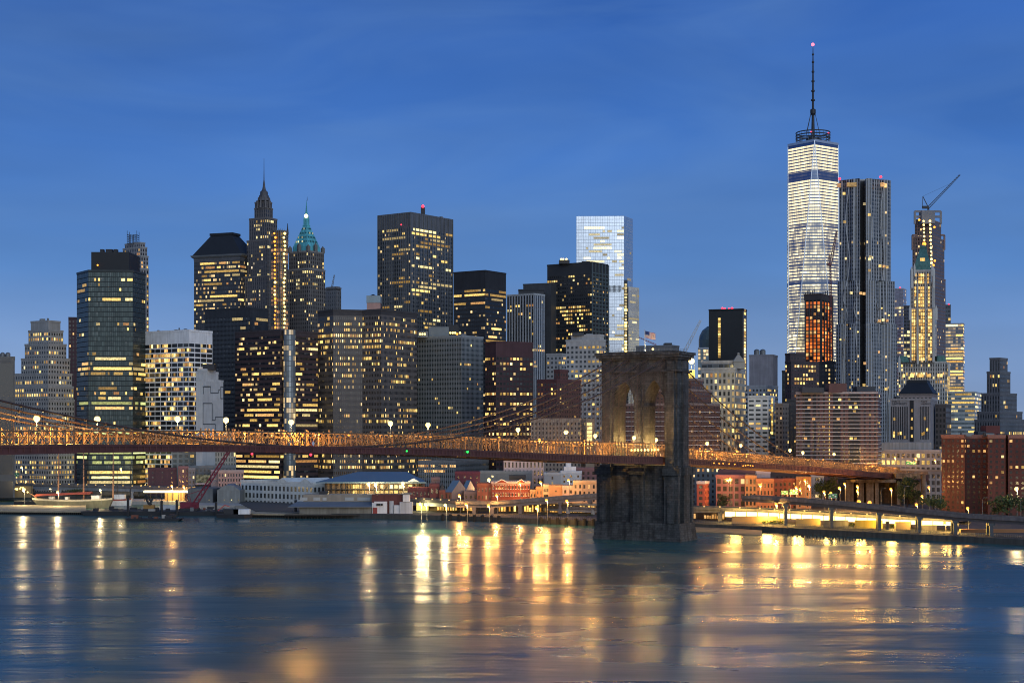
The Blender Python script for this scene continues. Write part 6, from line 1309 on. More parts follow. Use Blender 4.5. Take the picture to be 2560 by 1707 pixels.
def blueroof(label, xa, xb, xw, ye, yr, Y, c, nm='gable_house'):
    e = empty(nm, (px2x((xa + xw) / 2, Y), Y, GZ), label, 'house'); X = lambda p: px2x(p, Y); ze, zr = py2z(ye, Y), py2z(yr, Y + 8); st = BRK('gabh' + str(xa), c, ww=.4, wh=.5); m = MB(); x0, x1, x2 = X(xa), X(xb), X(xw); n = max(2, round((x1 - x0) / 3))
    m.face([(x0, Y, GZ), (x1, Y, GZ), (x1, Y, ze), (x0, Y, ze)], 0, [(0, 398), (n, 398), (n, 400), (0, 400)]); xm, ym = (x1 + x2) / 2, Y + 9
    m.face([(x1, Y, GZ), (x2, Y + 18, GZ), (x2, Y + 18, ze), (xm + (X(xb + 22) - x1) * 0, ym, zr), (x1, Y, ze)], 1); m.build('wall', [st, mat('pink_gable', (.40, .28, .24), .85, streak=.15)], e)
    r_ = MB(); dx = x1 - x0; r_.mesh_faces([(x0, Y - .4, ze - .2), (x1 + .2, Y - .4, ze - .2), (xm + .2, ym, zr + .2), (xm - dx, ym, zr + .2), (x2 + .2, Y + 18.4, ze - .2), (x2 - dx, Y + 18.4, ze - .2)], [(0, 1, 2, 3), (2, 4, 5, 3)]); r_.build('roof', SLATE, e)
blueroof('gable house with a bright blue slate roof and pink gable wall under the bridge', 1112, 1129, 1166, 1229, 1201, 930, R2)
blueroof('smaller gable house with a pale blue slate roof right of the bright blue roofed one', 1152, 1162, 1188, 1229, 1201, 944, R3)
H('brick_house', 'dark roofed brick house left of the bright blue slate roof', 'house', 1098, 1113, 1228, 928, (.2, .07, .05), fl=4.5, ridge=1206)
H('brick_house', 'low brick shop with white upper boarding beside the four storey orange brick house', 'house', 1160, 1194, 1231, 926, (.3, .2, .17), bay=3)
H('brick_house', 'four storey orange brick house with an iron fire escape left of the gabled row', 'house', 1193, 1229, 1211, 920, (.30, .10, .06), bay=2.4, fl=4.4, ww=.36, wh=.5)
b = house('brick_terrace', 'red brick terrace with white window arches and two shallow white edged gables', 'terrace', 1229, 1325, 1206, 918, (.24, .055, .035), bay=1.95, fl=4.2, ww=.42, wh=.48, bands=[(1236, 1246, .4)], parc=(.45, .36, .34))
for a0, a1 in ((1238, 1271), (1290, 1316)):
    m = MB(); Y = 917.6; x0, x1 = px2x(a0, Y), px2x(a1, Y); z0 = py2z(1206.5, Y); zk = py2z(1198, Y); m.mesh_faces([(x0, Y, z0), (x1, Y, z0), ((x0 + x1) / 2, Y, zk), (x0, Y + 9, z0), (x1, Y + 9, z0), ((x0 + x1) / 2, Y + 9, zk)], [(0, 1, 2), (5, 4, 3), (0, 2, 5, 3), (1, 4, 5, 2)]); gb = m.build('gable', b.st.m, b.e)
    m = MB(); m.bar((x0, Y - .2, z0), ((x0 + x1) / 2, Y - .2, zk), .4, .45); m.bar(((x0 + x1) / 2, Y - .2, zk), (x1, Y - .2, z0), .4, .45); m.build('gable_coping', WHITE, gb)
m = MB()
for yy in (1211.5, 1221.5, 1231, 1240):
    for i in range(15): m.boxz(px2x(1233 + i * 6.3, 917.5), 917.7, py2z(yy + .8, 917.5), py2z(yy - .2, 917.5), .9, .2)
m.build('window_arch_moulding', WHITE, b.e)
H('brick_house', 'low tan shop house just right of the gabled brick terrace', 'house', 1325, 1340, 1227, 914, TAN, bay=2)
H('brick_house', 'orange brick shop house with a pale blue flat roof near the right lamps', 'house', 1340, 1357, 1220, 912, (.36, .17, .09), bay=2.2)
H('rendered_house', 'cream house with big pale windows between the orange shop house and the tan brick house', 'house', 1357, 1373, 1214, 911, (.46, .34, .24), bay=3.5, ww=.75, wh=.6)
H('brick_house', 'tan brick blank fronted house left of the pale stepped house', 'house', 1373, 1406, 1216, 910, (.38, .22, .13), bay=9, ww=.15, wh=.3)
H('rendered_house', 'pink white three window house second from the stone tower', 'house', 1406, 1434, 1217, 908, (.45, .33, .30), bay=3, fl=3.6)
H('rendered_house', 'tall cream stepped house next to the stone tower', 'house', 1433, 1456, 1204, 906, (.48, .36, .25), bay=2.2, fl=3.6)
H('brick_house', 'wide cream lit house against the left side of the stone tower', 'house', 1455, 1502, 1204, 905, (.45, .31, .20), bay=2.8, fl=3.8, bands=[(1200, 1240, .1)])
H('brick_house', 'mauve brick back house right behind the cream lit house', 'house', 1440, 1502, 1172, 1000, (.16, .09, .10), bay=3)
H('rendered_house', 'white stepped modern house above the cream houses left of the tower', 'house', 1402, 1454, 1180, 990, (.42, .47, .52), bay=5, ww=.25, wh=.4).pent(1410, 1440, 1166, 4, WHITE, 9).pent(1415, 1428, 1156, 6, WHITE, 6)
H('rendered_house', 'pale grey blue low gable house left of the white stepped house', 'house', 1360, 1402, 1184, 985, (.30, .34, .38), bay=8, ww=.1, ridge=1174, roof=GREYM)
H('apartment_block', 'brown lit apartment block right under the bridge deck beside the tower', 'apartment building', 1360, 1500, 1140, 1080, (.26, .16, .11), bay=3, fl=3.2, bands=[(1150, 1190, .12)])
H('brick_house', 'dim grey blue house hard against the right side of the stone tower', 'house', 1728, 1800, 1165, 1000, (.09, .11, .13), bay=3.2, bands=[(1168, 1180, .2)])
H('brick_house', 'low red brick house with white side wall right of the stone tower foot', 'house', 1742, 1762, 1206, 930, (.36, .09, .06), bay=6, side=11, parc=(.5, .46, .5))
H('brick_house', 'big mauve brick warehouse of large square windows right of the tower', 'warehouse', 1790, 1864, 1190, 930, (.15, .065, .085), bay=3.6, fl=4.4, ww=.62, wh=.66)
H('brick_house', 'taller dim mauve brick back storey of the warehouse right of the tower', 'warehouse', 1795, 1888, 1178, 950, (.11, .06, .07), bay=3, fl=4)
H('brick_house', 'orange lit brick warehouse end with tall windows', 'warehouse', 1863, 1891, 1191, 926, (.32, .17, .09), bay=2.0, fl=4.2, ww=.55, wh=.68)
H('brick_house', 'orange brick house of three storeys under the white blank wall', 'house', 1891, 1934, 1200, 924, (.36, .15, .08), bay=2.2, fl=4.4, ww=.4, wh=.55)
H('rendered_house', 'plain white blank wall block peeping above the orange brick house', 'house', 1891, 1926, 1180, 960, (.52, .42, .44), bay=20, ww=.02, wh=.02)
H('brick_house', 'dark red brick house with a tiny blue canopy right of the orange brick house', 'house', 1934, 1958, 1200, 930, (.18, .06, .05), bay=3)
H('brick_house', 'red brick three storey house behind the two green highway signs', 'house', 1956, 1992, 1199, 934, (.24, .075, .05), bay=2.6)
H('brick_house', 'tan brick house end wall lit orange left of the dark trees', 'house', 1990, 2028, 1195, 930, (.34, .18, .10), bay=5, ww=.2)
H('rendered_house', 'pale white apartment block with a wavy parapet behind the dark trees', 'house', 2027, 2060, 1188, 975, (.42, .42, .44), bay=6, ww=.3)
H('brick_house', 'dark brown long block right under the bridge deck right of the tower', 'house', 1926, 2030, 1184, 990, (.07, .05, .05), bay=3)
# ---- masonry approach under the right end of the bridge
def approach():
    Y = 980; e = empty('bridge_approach', (px2x(2200, Y), Y, GZ), 'massive masonry approach piers and arch under the right end of the bridge', 'viaduct'); am = brick('approach_masonry', (.26, .19, .13), (.18, .13, .09), (.08, .06, .05), 1.6, .8)
    def pr(x0, x1, yt, nm='pier', dy=0, dep=22, yb=None):
        m = MU(); X = lambda p: px2x(p, Y + dy); x0, x1 = X(x0), X(x1); z0 = GZ if yb is None else py2z(yb, Y + dy); z1 = py2z(yt, Y + dy); a = [(x0, Y + dy), (x1, Y + dy), (x1, Y + dy + dep), (x0, Y + dy + dep)]
        for i in range(4):
            p, q = a[i], a[(i + 1) % 4]; ln = math.dist(p, q); m.face([(*p, z0), (*q, z0), (*q, z1), (*p, z1)], 0, [(0, z0), (ln, z0), (ln, z1), (0, z1)])
        m.face([(*p, z1) for p in a], 0); m.build(nm, am, e)
    for x0, x1 in ((2116, 2134), (2147, 2160), (2166, 2184), (2188, 2197), (2243, 2250), (2284, 2300)): pr(x0, x1, 1204)
    pr(2240, 2302, 1184, 'abutment', -1, 24, 1196); pr(2306, 2314, 1186, 'pilaster', -3, 4); pr(2116, 2240, 1198, 'lintel_beam', -1, 24, 1206); pr(2197, 2243, 1204, 'dark_back_wall', 20, 3)
    m = MB(); m.bar((px2x(2250, Y - 2), Y - 2, py2z(1172, Y)), (px2x(2420, Y - 2), Y - 2, py2z(1180, Y)), 1.2, 1.2); m.build('parapet', mat('approach_parapet', (.42, .30, .22), .85), e)
    m = MB()
    for i in range(40): m.bar((px2x(2310 + i * 2.6, Y - 4), Y - 4, py2z(1186, Y)), (px2x(2310 + i * 2.6, Y - 4), Y - 4, py2z(1174, Y)), .22)
    m.build('railing_grille', RUST, e)
approach()
# ------------------------------------------------------------------ elevated roads along the river
STEELG = mat('viaduct_steel', (.20, .23, .27), .5, .2, streak=.2); PAR = mat('viaduct_concrete', (.13, .125, .13), .85, streak=.25)
TRAILL = emis('parapet_lamp_glow', (1, .62, .18), 1.5)  # glow of the bulbs added for car light trails
def road(name, label, path, wid=12, gird=1.9, par=1.0, cols=(), colw=1.0, colz=None, gm=None, pm_=None, lights=False):
    """path of (px, py of near parapet top, Y)"""
    pts = [at(*p) for p in path]; dn = []
    for a, b_ in zip(pts, pts[1:]):
        n = max(1, int((b_ - a).length / 8)); dn += [a + (b_ - a) * k / n for k in range(n)]
    dn.append(pts[-1]); o = dn[len(dn) // 2]; e = empty(name, (o.x, o.y, GZ), label, 'elevated road')
    def strip(m, off0, off1, z0, z1):
        for i in range(len(dn) - 1):
            a, b_ = dn[i], dn[i + 1]; d = (dn[min(i + 1, len(dn) - 1)] - dn[max(i - 1, 0)]); d2 = (dn[min(i + 2, len(dn) - 1)] - dn[i]); na = Vector((-d.y, d.x, 0)).normalized(); nb = Vector((-d2.y, d2.x, 0)).normalized()
            c = [a + na * off0, b_ + nb * off0, b_ + nb * off1, a + na * off1]; m.mesh_faces([p + Vector((0, 0, z0)) for p in c] + [p + Vector((0, 0, z1)) for p in c], [(3, 2, 1, 0), (4, 5, 6, 7), (0, 1, 5, 4), (2, 3, 7, 6)])
    m = MB(); strip(m, 0, .4, -par - .5, 0); m.build('near_parapet', pm_ or PAR, e); m = MB(); strip(m, wid - .4, wid, -par - .5, 0); m.build('far_parapet', pm_ or PAR, e)
    m = MB(); strip(m, .42, wid - .42, -par - .7, -par); m.build('road_deck', ASPH, e)
    m = MB(); strip(m, .6, 1.1, -par - .72 - gird, -par - .72); m.build('near_girder', gm or STEELG, e); m = MB(); strip(m, wid - 1.2, wid - .7, -par - .72 - gird, -par - .72); m.build('far_girder', gm or STEELG, e)
    for px in cols:
        best = min(dn, key=lambda q: abs(1280 + q.x * F / q.y - px)); m = MB(); zz = best.z - par - .75 - gird; zb = -1.5 if colz is None else colz; m.boxz(best.x, best.y + 1.2, zb, zz - .02, colw, colw); m.boxz(best.x, best.y + 1.2, zb, zb + 3.2, colw * 1.5, colw * 1.5); m.boxz(best.x, best.y + 1.2, zz - 1.1, zz - .03, colw * 1.8, colw * 1.3); m.build('column', gm or STEELG, e)
        m = MB(); m.boxz(best.x + 1.5, best.y + wid - 1.5, GZ, zz - .02, colw, colw); m.build('column', gm or STEELG, e)
    rp = MB()
    for i in range(0, len(dn) - 1):
        a = dn[i]; rp.boxz(a.x, a.y + .2, a.z, a.z + .7, .1, .1)
        rp.bar(dn[i] + Vector((0, .2, .65)), dn[i + 1] + Vector((0, .2, .65)), .1)
    rp.build('railing', GREYM, e)
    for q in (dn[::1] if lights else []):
        k = MB(); k.ball((q.x, q.y + .5, q.z + .35), .42, 6, 4); k.build('parapet_lamp', TRAILL, e)  # bulbs added along the parapet in place of car light trails
    return e
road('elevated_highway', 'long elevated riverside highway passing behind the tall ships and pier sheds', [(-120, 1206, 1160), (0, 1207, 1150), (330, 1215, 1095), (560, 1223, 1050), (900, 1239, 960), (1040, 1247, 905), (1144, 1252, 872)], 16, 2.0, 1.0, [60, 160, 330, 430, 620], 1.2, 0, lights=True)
road('elevated_ramp', 'curving elevated ramp rising toward the left side of the stone tower', [(1140, 1254, 868), (1230, 1255, 866), (1300, 1250, 866), (1400, 1242, 870), (1510, 1234, 878)], 11, 1.4, 1.0, [1180, 1240, 1312, 1400, 1470], 1.3, GZ, mat('ramp_girder', (.12, .11, .12), .6))
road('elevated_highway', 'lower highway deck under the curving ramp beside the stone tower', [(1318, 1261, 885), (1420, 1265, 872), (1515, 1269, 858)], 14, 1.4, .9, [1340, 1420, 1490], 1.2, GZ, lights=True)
road('elevated_ramp', 'long grey elevated ramp on tall columns running down to the right picture edge', [(1854, 1238, 770), (1900, 1241, 765), (1965, 1245, 755), (2080, 1254, 738), (2200, 1266, 720), (2300, 1276, 705), (2390, 1285, 692), (2480, 1291, 680), (2620, 1298, 662)], 12, 1.2, .9, [1979, 2081, 2184, 2286, 2392, 2494], 1.5, gm=mat('dark_column_steel', (.07, .075, .085), .6, .1))
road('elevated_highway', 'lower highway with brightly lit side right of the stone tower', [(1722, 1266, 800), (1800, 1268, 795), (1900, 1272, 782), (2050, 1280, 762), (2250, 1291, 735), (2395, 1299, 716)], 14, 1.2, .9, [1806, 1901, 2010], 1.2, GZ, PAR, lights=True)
def glow_fascia():
    e = empty('light_panels', (px2x(2100, 748), 748, GZ), 'glaring row of white light panels along the lower highway right of the tower', 'light panels'); WPAN = emis('white_light_panel', (1, .72, .24), 4.2, sample=False)  # glowing strip added for the highway side that lamps light up
    P0 = [(1812, 1278, 793), (1900, 1280, 781), (2050, 1288, 761), (2250, 1299, 734), (2388, 1304, 716)]
    def y_at(px):
        for (a, ya, Ya), (b_, yb, Yb) in zip(P0, P0[1:]):
            if px <= b_: t = (px - a) / (b_ - a); return ya + (yb - ya) * t, Ya + (Yb - Ya) * t
        return P0[-1][1:]
    xs = [1812 + i * 27.4 for i in range(22)]; f = MB()
    for a, b_ in zip(xs, xs[1:]):
        (ya, Ya), (yb, Yb) = y_at(a + .8), y_at(b_ - .8); h = 13 - (a - 1812) / 576 * 3.5; m = MB(); A, B_, = at(a + .8, ya, Ya - 1), at(b_ - .8, yb, Yb - 1); hz = Vector((0, 0, -h * Ya / F)); k = Vector((0, .4, 0))
        m.mesh_faces([A + hz, B_ + hz, B_, A, A + hz + k, B_ + hz + k, B_ + k, A + k], [(0, 1, 2, 3), (7, 6, 5, 4), (3, 2, 6, 7), (0, 4, 5, 1), (0, 3, 7, 4), (1, 5, 6, 2)]); m.build('light_panel', WPAN, e)
        f.bar(A - Vector((.3, .2, 0)), A + hz - Vector((.3, .2, 0)), .25)
    f.build('frame_grille', DARK, e)
    for px in range(1840, 2390, 78): y, Yy = y_at(px); point('panel_light', at(px, y + 6, Yy - 7), (1, .60, .12), 15000, 2.5, e)  # lamps added to spread the strip's glow
glow_fascia()
# ---- riverside arcade and promenade
b = Bld('market_arcade', 'long low arcade of glowing amber shopfronts under the elevated road left of the tower', 'arcade', 882, St(fc('arc', (.12, .09, .06), glass=(.06, .04, .025), ww=.8, wh=.8), 4, 4, .8, .8, .6), 1300); b.bands = []; b.plain = CONC; b.t = 0
ch = chain([(1040, 905), (1300, 884), (1505, 872)], [(1505, 880), (1040, 913)]); b.walls(ch, GZ, GZ + 5.2, nvis=2, cap=False); b.z = GZ + 5.2; AMB2 = emis('amber_shop_light', (1, .50, .08), 1.7, .7)
for i in range(64):
    px = 1095 + i * 6.4
    if 1190 < px < 1232 or rng.random() < .2: continue
    YY = (905 - (px - 1040) / 260 * 21 if px < 1300 else 884 - (px - 1300) / 205 * 12) - .4; m = MB(); m.boxz(px2x(px, YY), YY, GZ + .5, GZ + rng.uniform(2.8, 4.4), rng.uniform(.7, 1.25), .3); m.build('shop_window', rng.choice([AMB2, AMB2, AMB2, WARM]), b.e)
m = MB(); m.boxz(px2x(1056, 900), 900.5, GZ + .3, GZ + 4.6, 7, .3); m.build('lit_panel', mat('lit_yellow_wall', (.6, .55, .25), .8), b.e)
point('arcade_light', (px2x(1056, 890), 894, 6), (1, .85, .35), 4000, .5, b.e)
b2 = Bld('promenade_shed', 'row of amber lit stalls under the lower highway right of the stone tower', 'arcade', 800, b.st, 1770); b2.bands = []; b2.plain = CONC; ch = chain([(1724, 818), (1815, 810)], [(1815, 818), (1724, 826)]); b2.walls(ch, GZ, GZ + 4, nvis=1, cap=False)
for i in range(13):
    if rng.random() < .75: m = MB(); YY = 817 - i * .6; m.boxz(px2x(1730 + i * 6.5, YY), YY - .4, GZ + .4, GZ + rng.uniform(2, 3.4), 1.0, .3); m.build('shop_window', AMBER, b2.e)
b3 = Bld('yellow_hut', 'flat yellow lit wall of a storage yard behind the ramp columns', 'storage hut', 765, b.st, 2180); YW = mat('yellow_wall', (.62, .46, .10), .8, streak=.15); b3.plain = YW; b3.z = GZ
for a, c_, yt, mm in ((2138, 2205, 1300, YW), (2215, 2222, 1303, PAR), (2238, 2275, 1304, mat('tan_panel', (.5, .36, .2), .8)), (2060, 2120, 1300, PAR), (2290, 2340, 1312, PAR), (1990, 2050, 1296, mat('ochre_wall', (.36, .26, .12), .85)), (1830, 1960, 1290, mat('ochre_wall', (.3, .2, .1), .85)), (2400, 2560, 1322, mat('rust_wall', (.3, .14, .06), .85))):
    YY = 775 - (a - 1830) * .12; m = MB(); m.boxz((px2x(a, YY) + px2x(c_, YY)) / 2, YY, GZ, max(GZ + 1, py2z(yt, YY)), px2x(c_, YY) - px2x(a, YY), 2); m.build('yard_wall', mm, b3.e)
def fence(name, label, x0, y0, x1, y1, z=2.6, n=60, h=1.2):
    A, C = on(x0, y0, z), on(x1, y1, z); m = MB()
    for i in range(n + 1): q = A + (C - A) * i / n; m.bar(q, q + Vector((0, 0, h)), .12)
    for k in (.5, 1): m.bar(A + Vector((0, 0, h * k)), C + Vector((0, 0, h * k)), .1)
    tag(m.build(name, GREYM), label, 'railing')
fence('promenade_railing', 'dark river promenade railing right of the stone tower', 1740, 1306, 2150, 1322, n=90); fence('promenade_railing', 'dark river promenade railing under the ramp near the right picture edge', 2150, 1324, 2560, 1344, n=80)
fence('promenade_railing', 'river promenade railing in front of the amber arcade', 1110, 1286, 1495, 1300, n=80)
def hedge(label, x0, x1, Y, h=1.6):
    m = MB(); r_ = random.Random(int(x0))
    for i in range(int((x1 - x0) * 3)):
        px = r_.uniform(x0, x1); c = Vector((px2x(px, Y), Y + r_.uniform(-1, 1), GZ + r_.uniform(.1, h))); a = Vector((r_.uniform(-1, 1), r_.uniform(-1, 1), r_.uniform(-1, 1))).normalized() * .5; b_ = a.cross(Vector((r_.uniform(-1, 1), r_.uniform(-1, 1), 1))).normalized() * .4; m.face([c - a, c + b_, c + a, c - b_])
    tag(m.build('hedge', LEAF), label, 'hedge')
LEAF = mat('leaf_green', (.05, .075, .025), .8, var=.5, scale=.4)
hedge('dark green hedge strip on the promenade right of the stone tower', 1905, 1965, 772); hedge('dark green hedge below the yellow lit wall', 2112, 2166, 752); hedge('low dark hedge right of the yellow lit wall', 2225, 2280, 742)
# beach, piles
m = MB(); pts = [(1735, 1321), (1800, 1325), (1870, 1331), (1930, 1336), (1880, 1330), (1800, 1316), (1735, 1314)]
BE = [on(x, y + 2, .45) for x, y in ((1733, 1326), (1800, 1328), (1860, 1333), (1905, 1334))] + [on(x, y, 1.1) for x, y in ((1905, 1325), (1860, 1322), (1800, 1319), (1733, 1316))]
m.mesh_faces([tuple(p) for p in BE] + [(p.x, p.y, -1) for p in BE], [tuple(range(8)), (0, 8, 9, 1), (1, 9, 10, 2), (2, 10, 11, 3)]); m.build('sand_beach', mat('beach_sand', (.26, .20, .13), .95), kind='structure')
PILE = mat('old_pile', (.025, .024, .022), .95)
pm = MB(); pm.lathe((0, 0, -1), [(.38, 0), (.36, 2.2), (.2, 2.3)], 7); pile_me = pm.mesh('mooring_pile', [PILE], (0, 0, 0))
r_ = random.Random(3)
for i in range(24):
    px = 1970 + i * 8 + r_.uniform(-3, 3); P = on(px, 1336 + (px - 1970) * .07 + r_.uniform(0, 3.5), 0); o = put('mooring_pile', pile_me, (P.x, P.y, 0)); tag(o, 'rotten timber pile stub standing in the water below the ramp columns', 'pile', 'rotten piles in the water'); o.scale.z = r_.uniform(.5, 1.0)
pm = MB(); pm.lathe((0, 0, -1.5), [(.9, 0), (.8, 4.2), (.9, 4.3), (.9, 5.0), (.3, 5.2)], 8); fm = pm.mesh('fender_pile', [PILE], (0, 0, 0))
for i, px in enumerate((1107, 1126, 1147, 1168, 1186, 1206, 1228, 1247, 1352, 1372, 1394, 1416, 1440, 1462, 1484)):
    P = on(px, 1301 + max(0, (px - 1120) * .036), 0); tag(put('fender_pile', fm, P), f'black timber fender cluster along the seawall left of the stone tower, {ORD[i]} from the left', 'fender', 'fender clusters along the seawall')
# ------------------------------------------------------------------ trees
def crown_mesh(seed, n=620):
    r_ = random.Random(seed); m = MB(); cl = [(Vector((r_.gauss(0, .45), r_.gauss(0, .45), r_.uniform(-.55, .65))), r_.uniform(.25, .5)) for _ in range(13)]
    for _ in range(n):
        c, s_ = r_.choice(cl); v = Vector((r_.gauss(0, 1), r_.gauss(0, 1), r_.gauss(0, 1))).normalized() * s_ * r_.uniform(.5, 1.05); p = c + v; a = Vector((r_.gauss(0, 1), r_.gauss(0, 1), r_.gauss(0, 1))).normalized() * r_.uniform(.05, .11); b_ = a.cross(Vector((r_.gauss(0, 1), r_.gauss(0, 1), r_.gauss(0, 1)))).normalized() * .07
        m.face([p - a, p + b_, p + a, p - b_])
    return m.mesh('crown', [LEAF], (0, 0, 0))
CM = [crown_mesh(k) for k in (1, 2, 3)]
BARK = mat('tree_bark', (.06, .045, .035), .9)
def tree(px, pyt, Y, w, label):
    x = px2x(px, Y); zt = py2z(pyt, Y); hgt = zt - GZ; e = empty('tree', (x, Y, GZ), label, 'tree'); m = MB(); m.tube([(x, Y, GZ), (x + .1, Y, GZ + hgt * .35), (x, Y, GZ + hgt * .7)], [.32, .24, .1], 7)
    for k in range(5): a = k * 1.3; m.tube([(x, Y, GZ + hgt * (.3 + .06 * k)), (x + math.cos(a) * w * .3, Y + math.sin(a) * w * .3, GZ + hgt * (.55 + .06 * k))], [.13, .05], 5)
    m.build('trunk', BARK, e); c = put('crown', CM[int(px) % 3], (x, Y, GZ + hgt * .6), e, px); c.scale = (w / 2, w / 2, hgt * .42)
tree(2078, 1190, 960, 12, 'dark tall tree left of the masonry approach piers'); tree(2053, 1196, 955, 10, 'dark tree just right of the lit tan house end'); tree(2268, 1188, 940, 15, 'tall dark tree in front of the approach arch'); tree(2252, 1208, 935, 9, 'smaller dark tree at the left foot of the tall approach tree'); tree(2285, 1222, 930, 9, 'short dark tree at the right foot of the tall approach tree')
tree(2332, 1232, 850, 12, 'orange lit tree at the left corner of the red brick housing'); tree(2350, 1245, 845, 8, 'small dark tree hard by the red brick housing wall'); tree(2524, 1228, 800, 16, 'big green tree before the red brick housing under the white lamp'); tree(2496, 1246, 805, 9, 'smaller green tree left of the big green tree by the red housing'); tree(2556, 1240, 800, 9, 'green tree cut by the right picture edge')
tree(1805, 1233, 862, 7, 'low dark tree on the old roof garden right of the tower'); tree(1360, 1283, 850, 6, 'round dark bush tree on the arcade promenade, left one'); tree(1396, 1284, 846, 6, 'round dark bush tree on the arcade promenade, middle one'); tree(1465, 1284, 838, 7, 'wide dark bush tree on the arcade promenade near the tower'); tree(1345, 1286, 852, 4, 'little dark bush tree left end of the arcade promenade')
tree(190, 1218, 1105, 9, 'dark tree under the riverside highway behind the tall ship'); tree(30, 1226, 1090, 8, 'dark tree near the left picture edge under the highway')
# ------------------------------------------------------------------ street lamps of the low town
def street_lamp(px, py, label, k='O', z=13.0, Y=None, w=None, r=.5, grp='street lamps of the low town', post=True):
    Y = Y or (ZC - z) * F / (py - HY); zl = py2z(py, Y); x = px2x(px, Y); e = empty('street_lamp', (x, Y, GZ), label, 'street lamp', grp)
    m = MB(); m.tube([(x + .6, Y + .5, GZ), (x + .6, Y + .5, zl + .3), (x + .3, Y + .2, zl + .6), (x, Y, zl + .45)], [.16, .1, .08, .08], 6); m.build('post', GREYM, e)
    m = MB(); m.lathe((x, Y, zl + .1), [(r * .6, 0), (r * .5, .25), (.1, .4)], 8); h_ = m.build('lamp_head', DARK, e); m = MB(); m.ball((x, Y, zl), r, 8, 6); m.build('bulb', LAMPO if k == 'O' else LAMPY, h_)
    if w != 0: point('lamp_light', (x, Y - .2, zl - r - .2), (1, .46, .10) if k == 'O' else (1, .74, .34), w or 15000, .4, e)
LOW = [(429, 1214, 'O', 1050), (459, 1216, 'O', 1060), (1050, 1259, 'Y', 0), (1064, 1260, 'Y', 0), (1113, 1262, 'Y', 0), (1148, 1238, 'O', 0), (1174, 1213, 'O', 0), (1222, 1199, 'Y', 960), (1241, 1238, 'O', 0), (1299, 1207, 'O', 905), (1351, 1205, 'O', 900), (1421, 1200, 'O', 895), (1417, 1252, 'O', 0), (1221, 1263, 'O', 0), (1165, 1260, 'O', 0), (1341, 1268, 'O', 0), (1366, 1250, 'O', 0),
       (1818, 1198, 'O', 915), (1825, 1196, 'O', 918), (1900, 1212, 'O', 890), (1940, 1260, 'O', 0), (1990, 1218, 'O', 850), (2000, 1222, 'O', 846), (2012, 1200, 'O', 905), (2022, 1214, 'Y', 870), (2060, 1229, 'O', 840), (2077, 1232, 'O', 835), (2098, 1219, 'O', 862), (2111, 1209, 'O', 900), (2143, 1215, 'O', 905), (2143, 1226, 'O', 895), (2227, 1222, 'O', 850), (2322, 1218, 'O', 880), (2147, 1254, 'O', 780), (2174, 1256, 'O', 778), (2291, 1261, 'O', 0), (2305, 1240, 'O', 0), (2362, 1307, 'O', 712), (2419, 1270, 'O', 0), (2541, 1222, 'Y', 810)]
for i, (px, py, k, Y) in enumerate(LOW):
    big = (px, py) in ((2147, 1254), (2174, 1256), (1222, 1199), (2541, 1222))
    street_lamp(px, py, f'{"orange" if k == "O" else "yellow"} glowing street lamp on the town shore, {ORD[i]} lamp listed from the left', k, 13, Y or None, 2500 if px in (2322, 2305, 2291, 2419, 2362) else None, 1.0 if big else .72)
for i, (px, py) in enumerate(((2237, 1143), (2289, 1146), (2337, 1150))): street_lamp(px, py, f'orange lamp on the bridge approach roadway, {ORD[i]} of three from the left', 'O', 13, 985, 5000, .6, 'lamps on the bridge approach')
UNL = ['before the masonry approach piers', 'before the tall dark tree at the approach arch', 'before the red brick housing wall', 'left of the red brick housing', 'by the orange lit tree', 'before the mauve brick warehouse', 'at the right picture edge']
for i, (px, py, Y) in enumerate(((2210, 1221, 850), (2268, 1215, 845), (2464, 1244, 780), (2346, 1213, 870), (2354, 1230, 850), (1843, 1204, 890), (2560, 1240, 790))):
    zl = py2z(py, Y); x = px2x(px, Y); e = empty('street_lamp', (x, Y, GZ), 'unlit grey lamp post with curved arm ' + UNL[i], 'street lamp', 'unlit lamp posts'); m = MB(); m.tube([(x - 1.6, Y, GZ), (x - 1.6, Y, zl - .8), (x - 1, Y, zl), (x + .4, Y, zl + .2)], [.16, .12, .1, .08], 6); m.build('post', GREYM, e); m = MB(); m.box((x + .7, Y, zl + .15), (1.0, .35, .2)); m.build('lamp_head', GREYM, e)
for i, (px, py) in enumerate(((921, 1210), (939, 1211), (1007, 1208))): street_lamp(px, py, f'glaring market floodlight on a pole before the blue roof, {ORD[i]} from the left', 'Y', 13, 945, 22000, 1.1, 'market floodlights')
street_lamp(54, 1168, 'yellow lamp on a tall dark post by the green sign at the left edge', 'Y', 13, 1145, 9000, .7, 'left shore lamps'); street_lamp(302, 1172, 'white lamp before the lit base of the green glass tower', 'Y', 13, 1160, 9000, .8, 'left shore lamps')
street_lamp(58, 1224, 'bright lamp on a thin post at the left end pier', 'Y', 13, 985, 20000, .8, 'left shore lamps'); street_lamp(144, 1230, 'bright lamp rising beside the ship mast', 'Y', 13, 968, 17000, .8, 'left shore lamps'); street_lamp(250, 1224, 'lamp at the stern of the tall ship below the red pennant', 'Y', 13, 975, 13000, .6, 'left shore lamps'); street_lamp(125, 1222, 'small yellow lamp under the highway behind the ship', 'Y', 13, 1090, 4000, .5, 'left shore lamps')
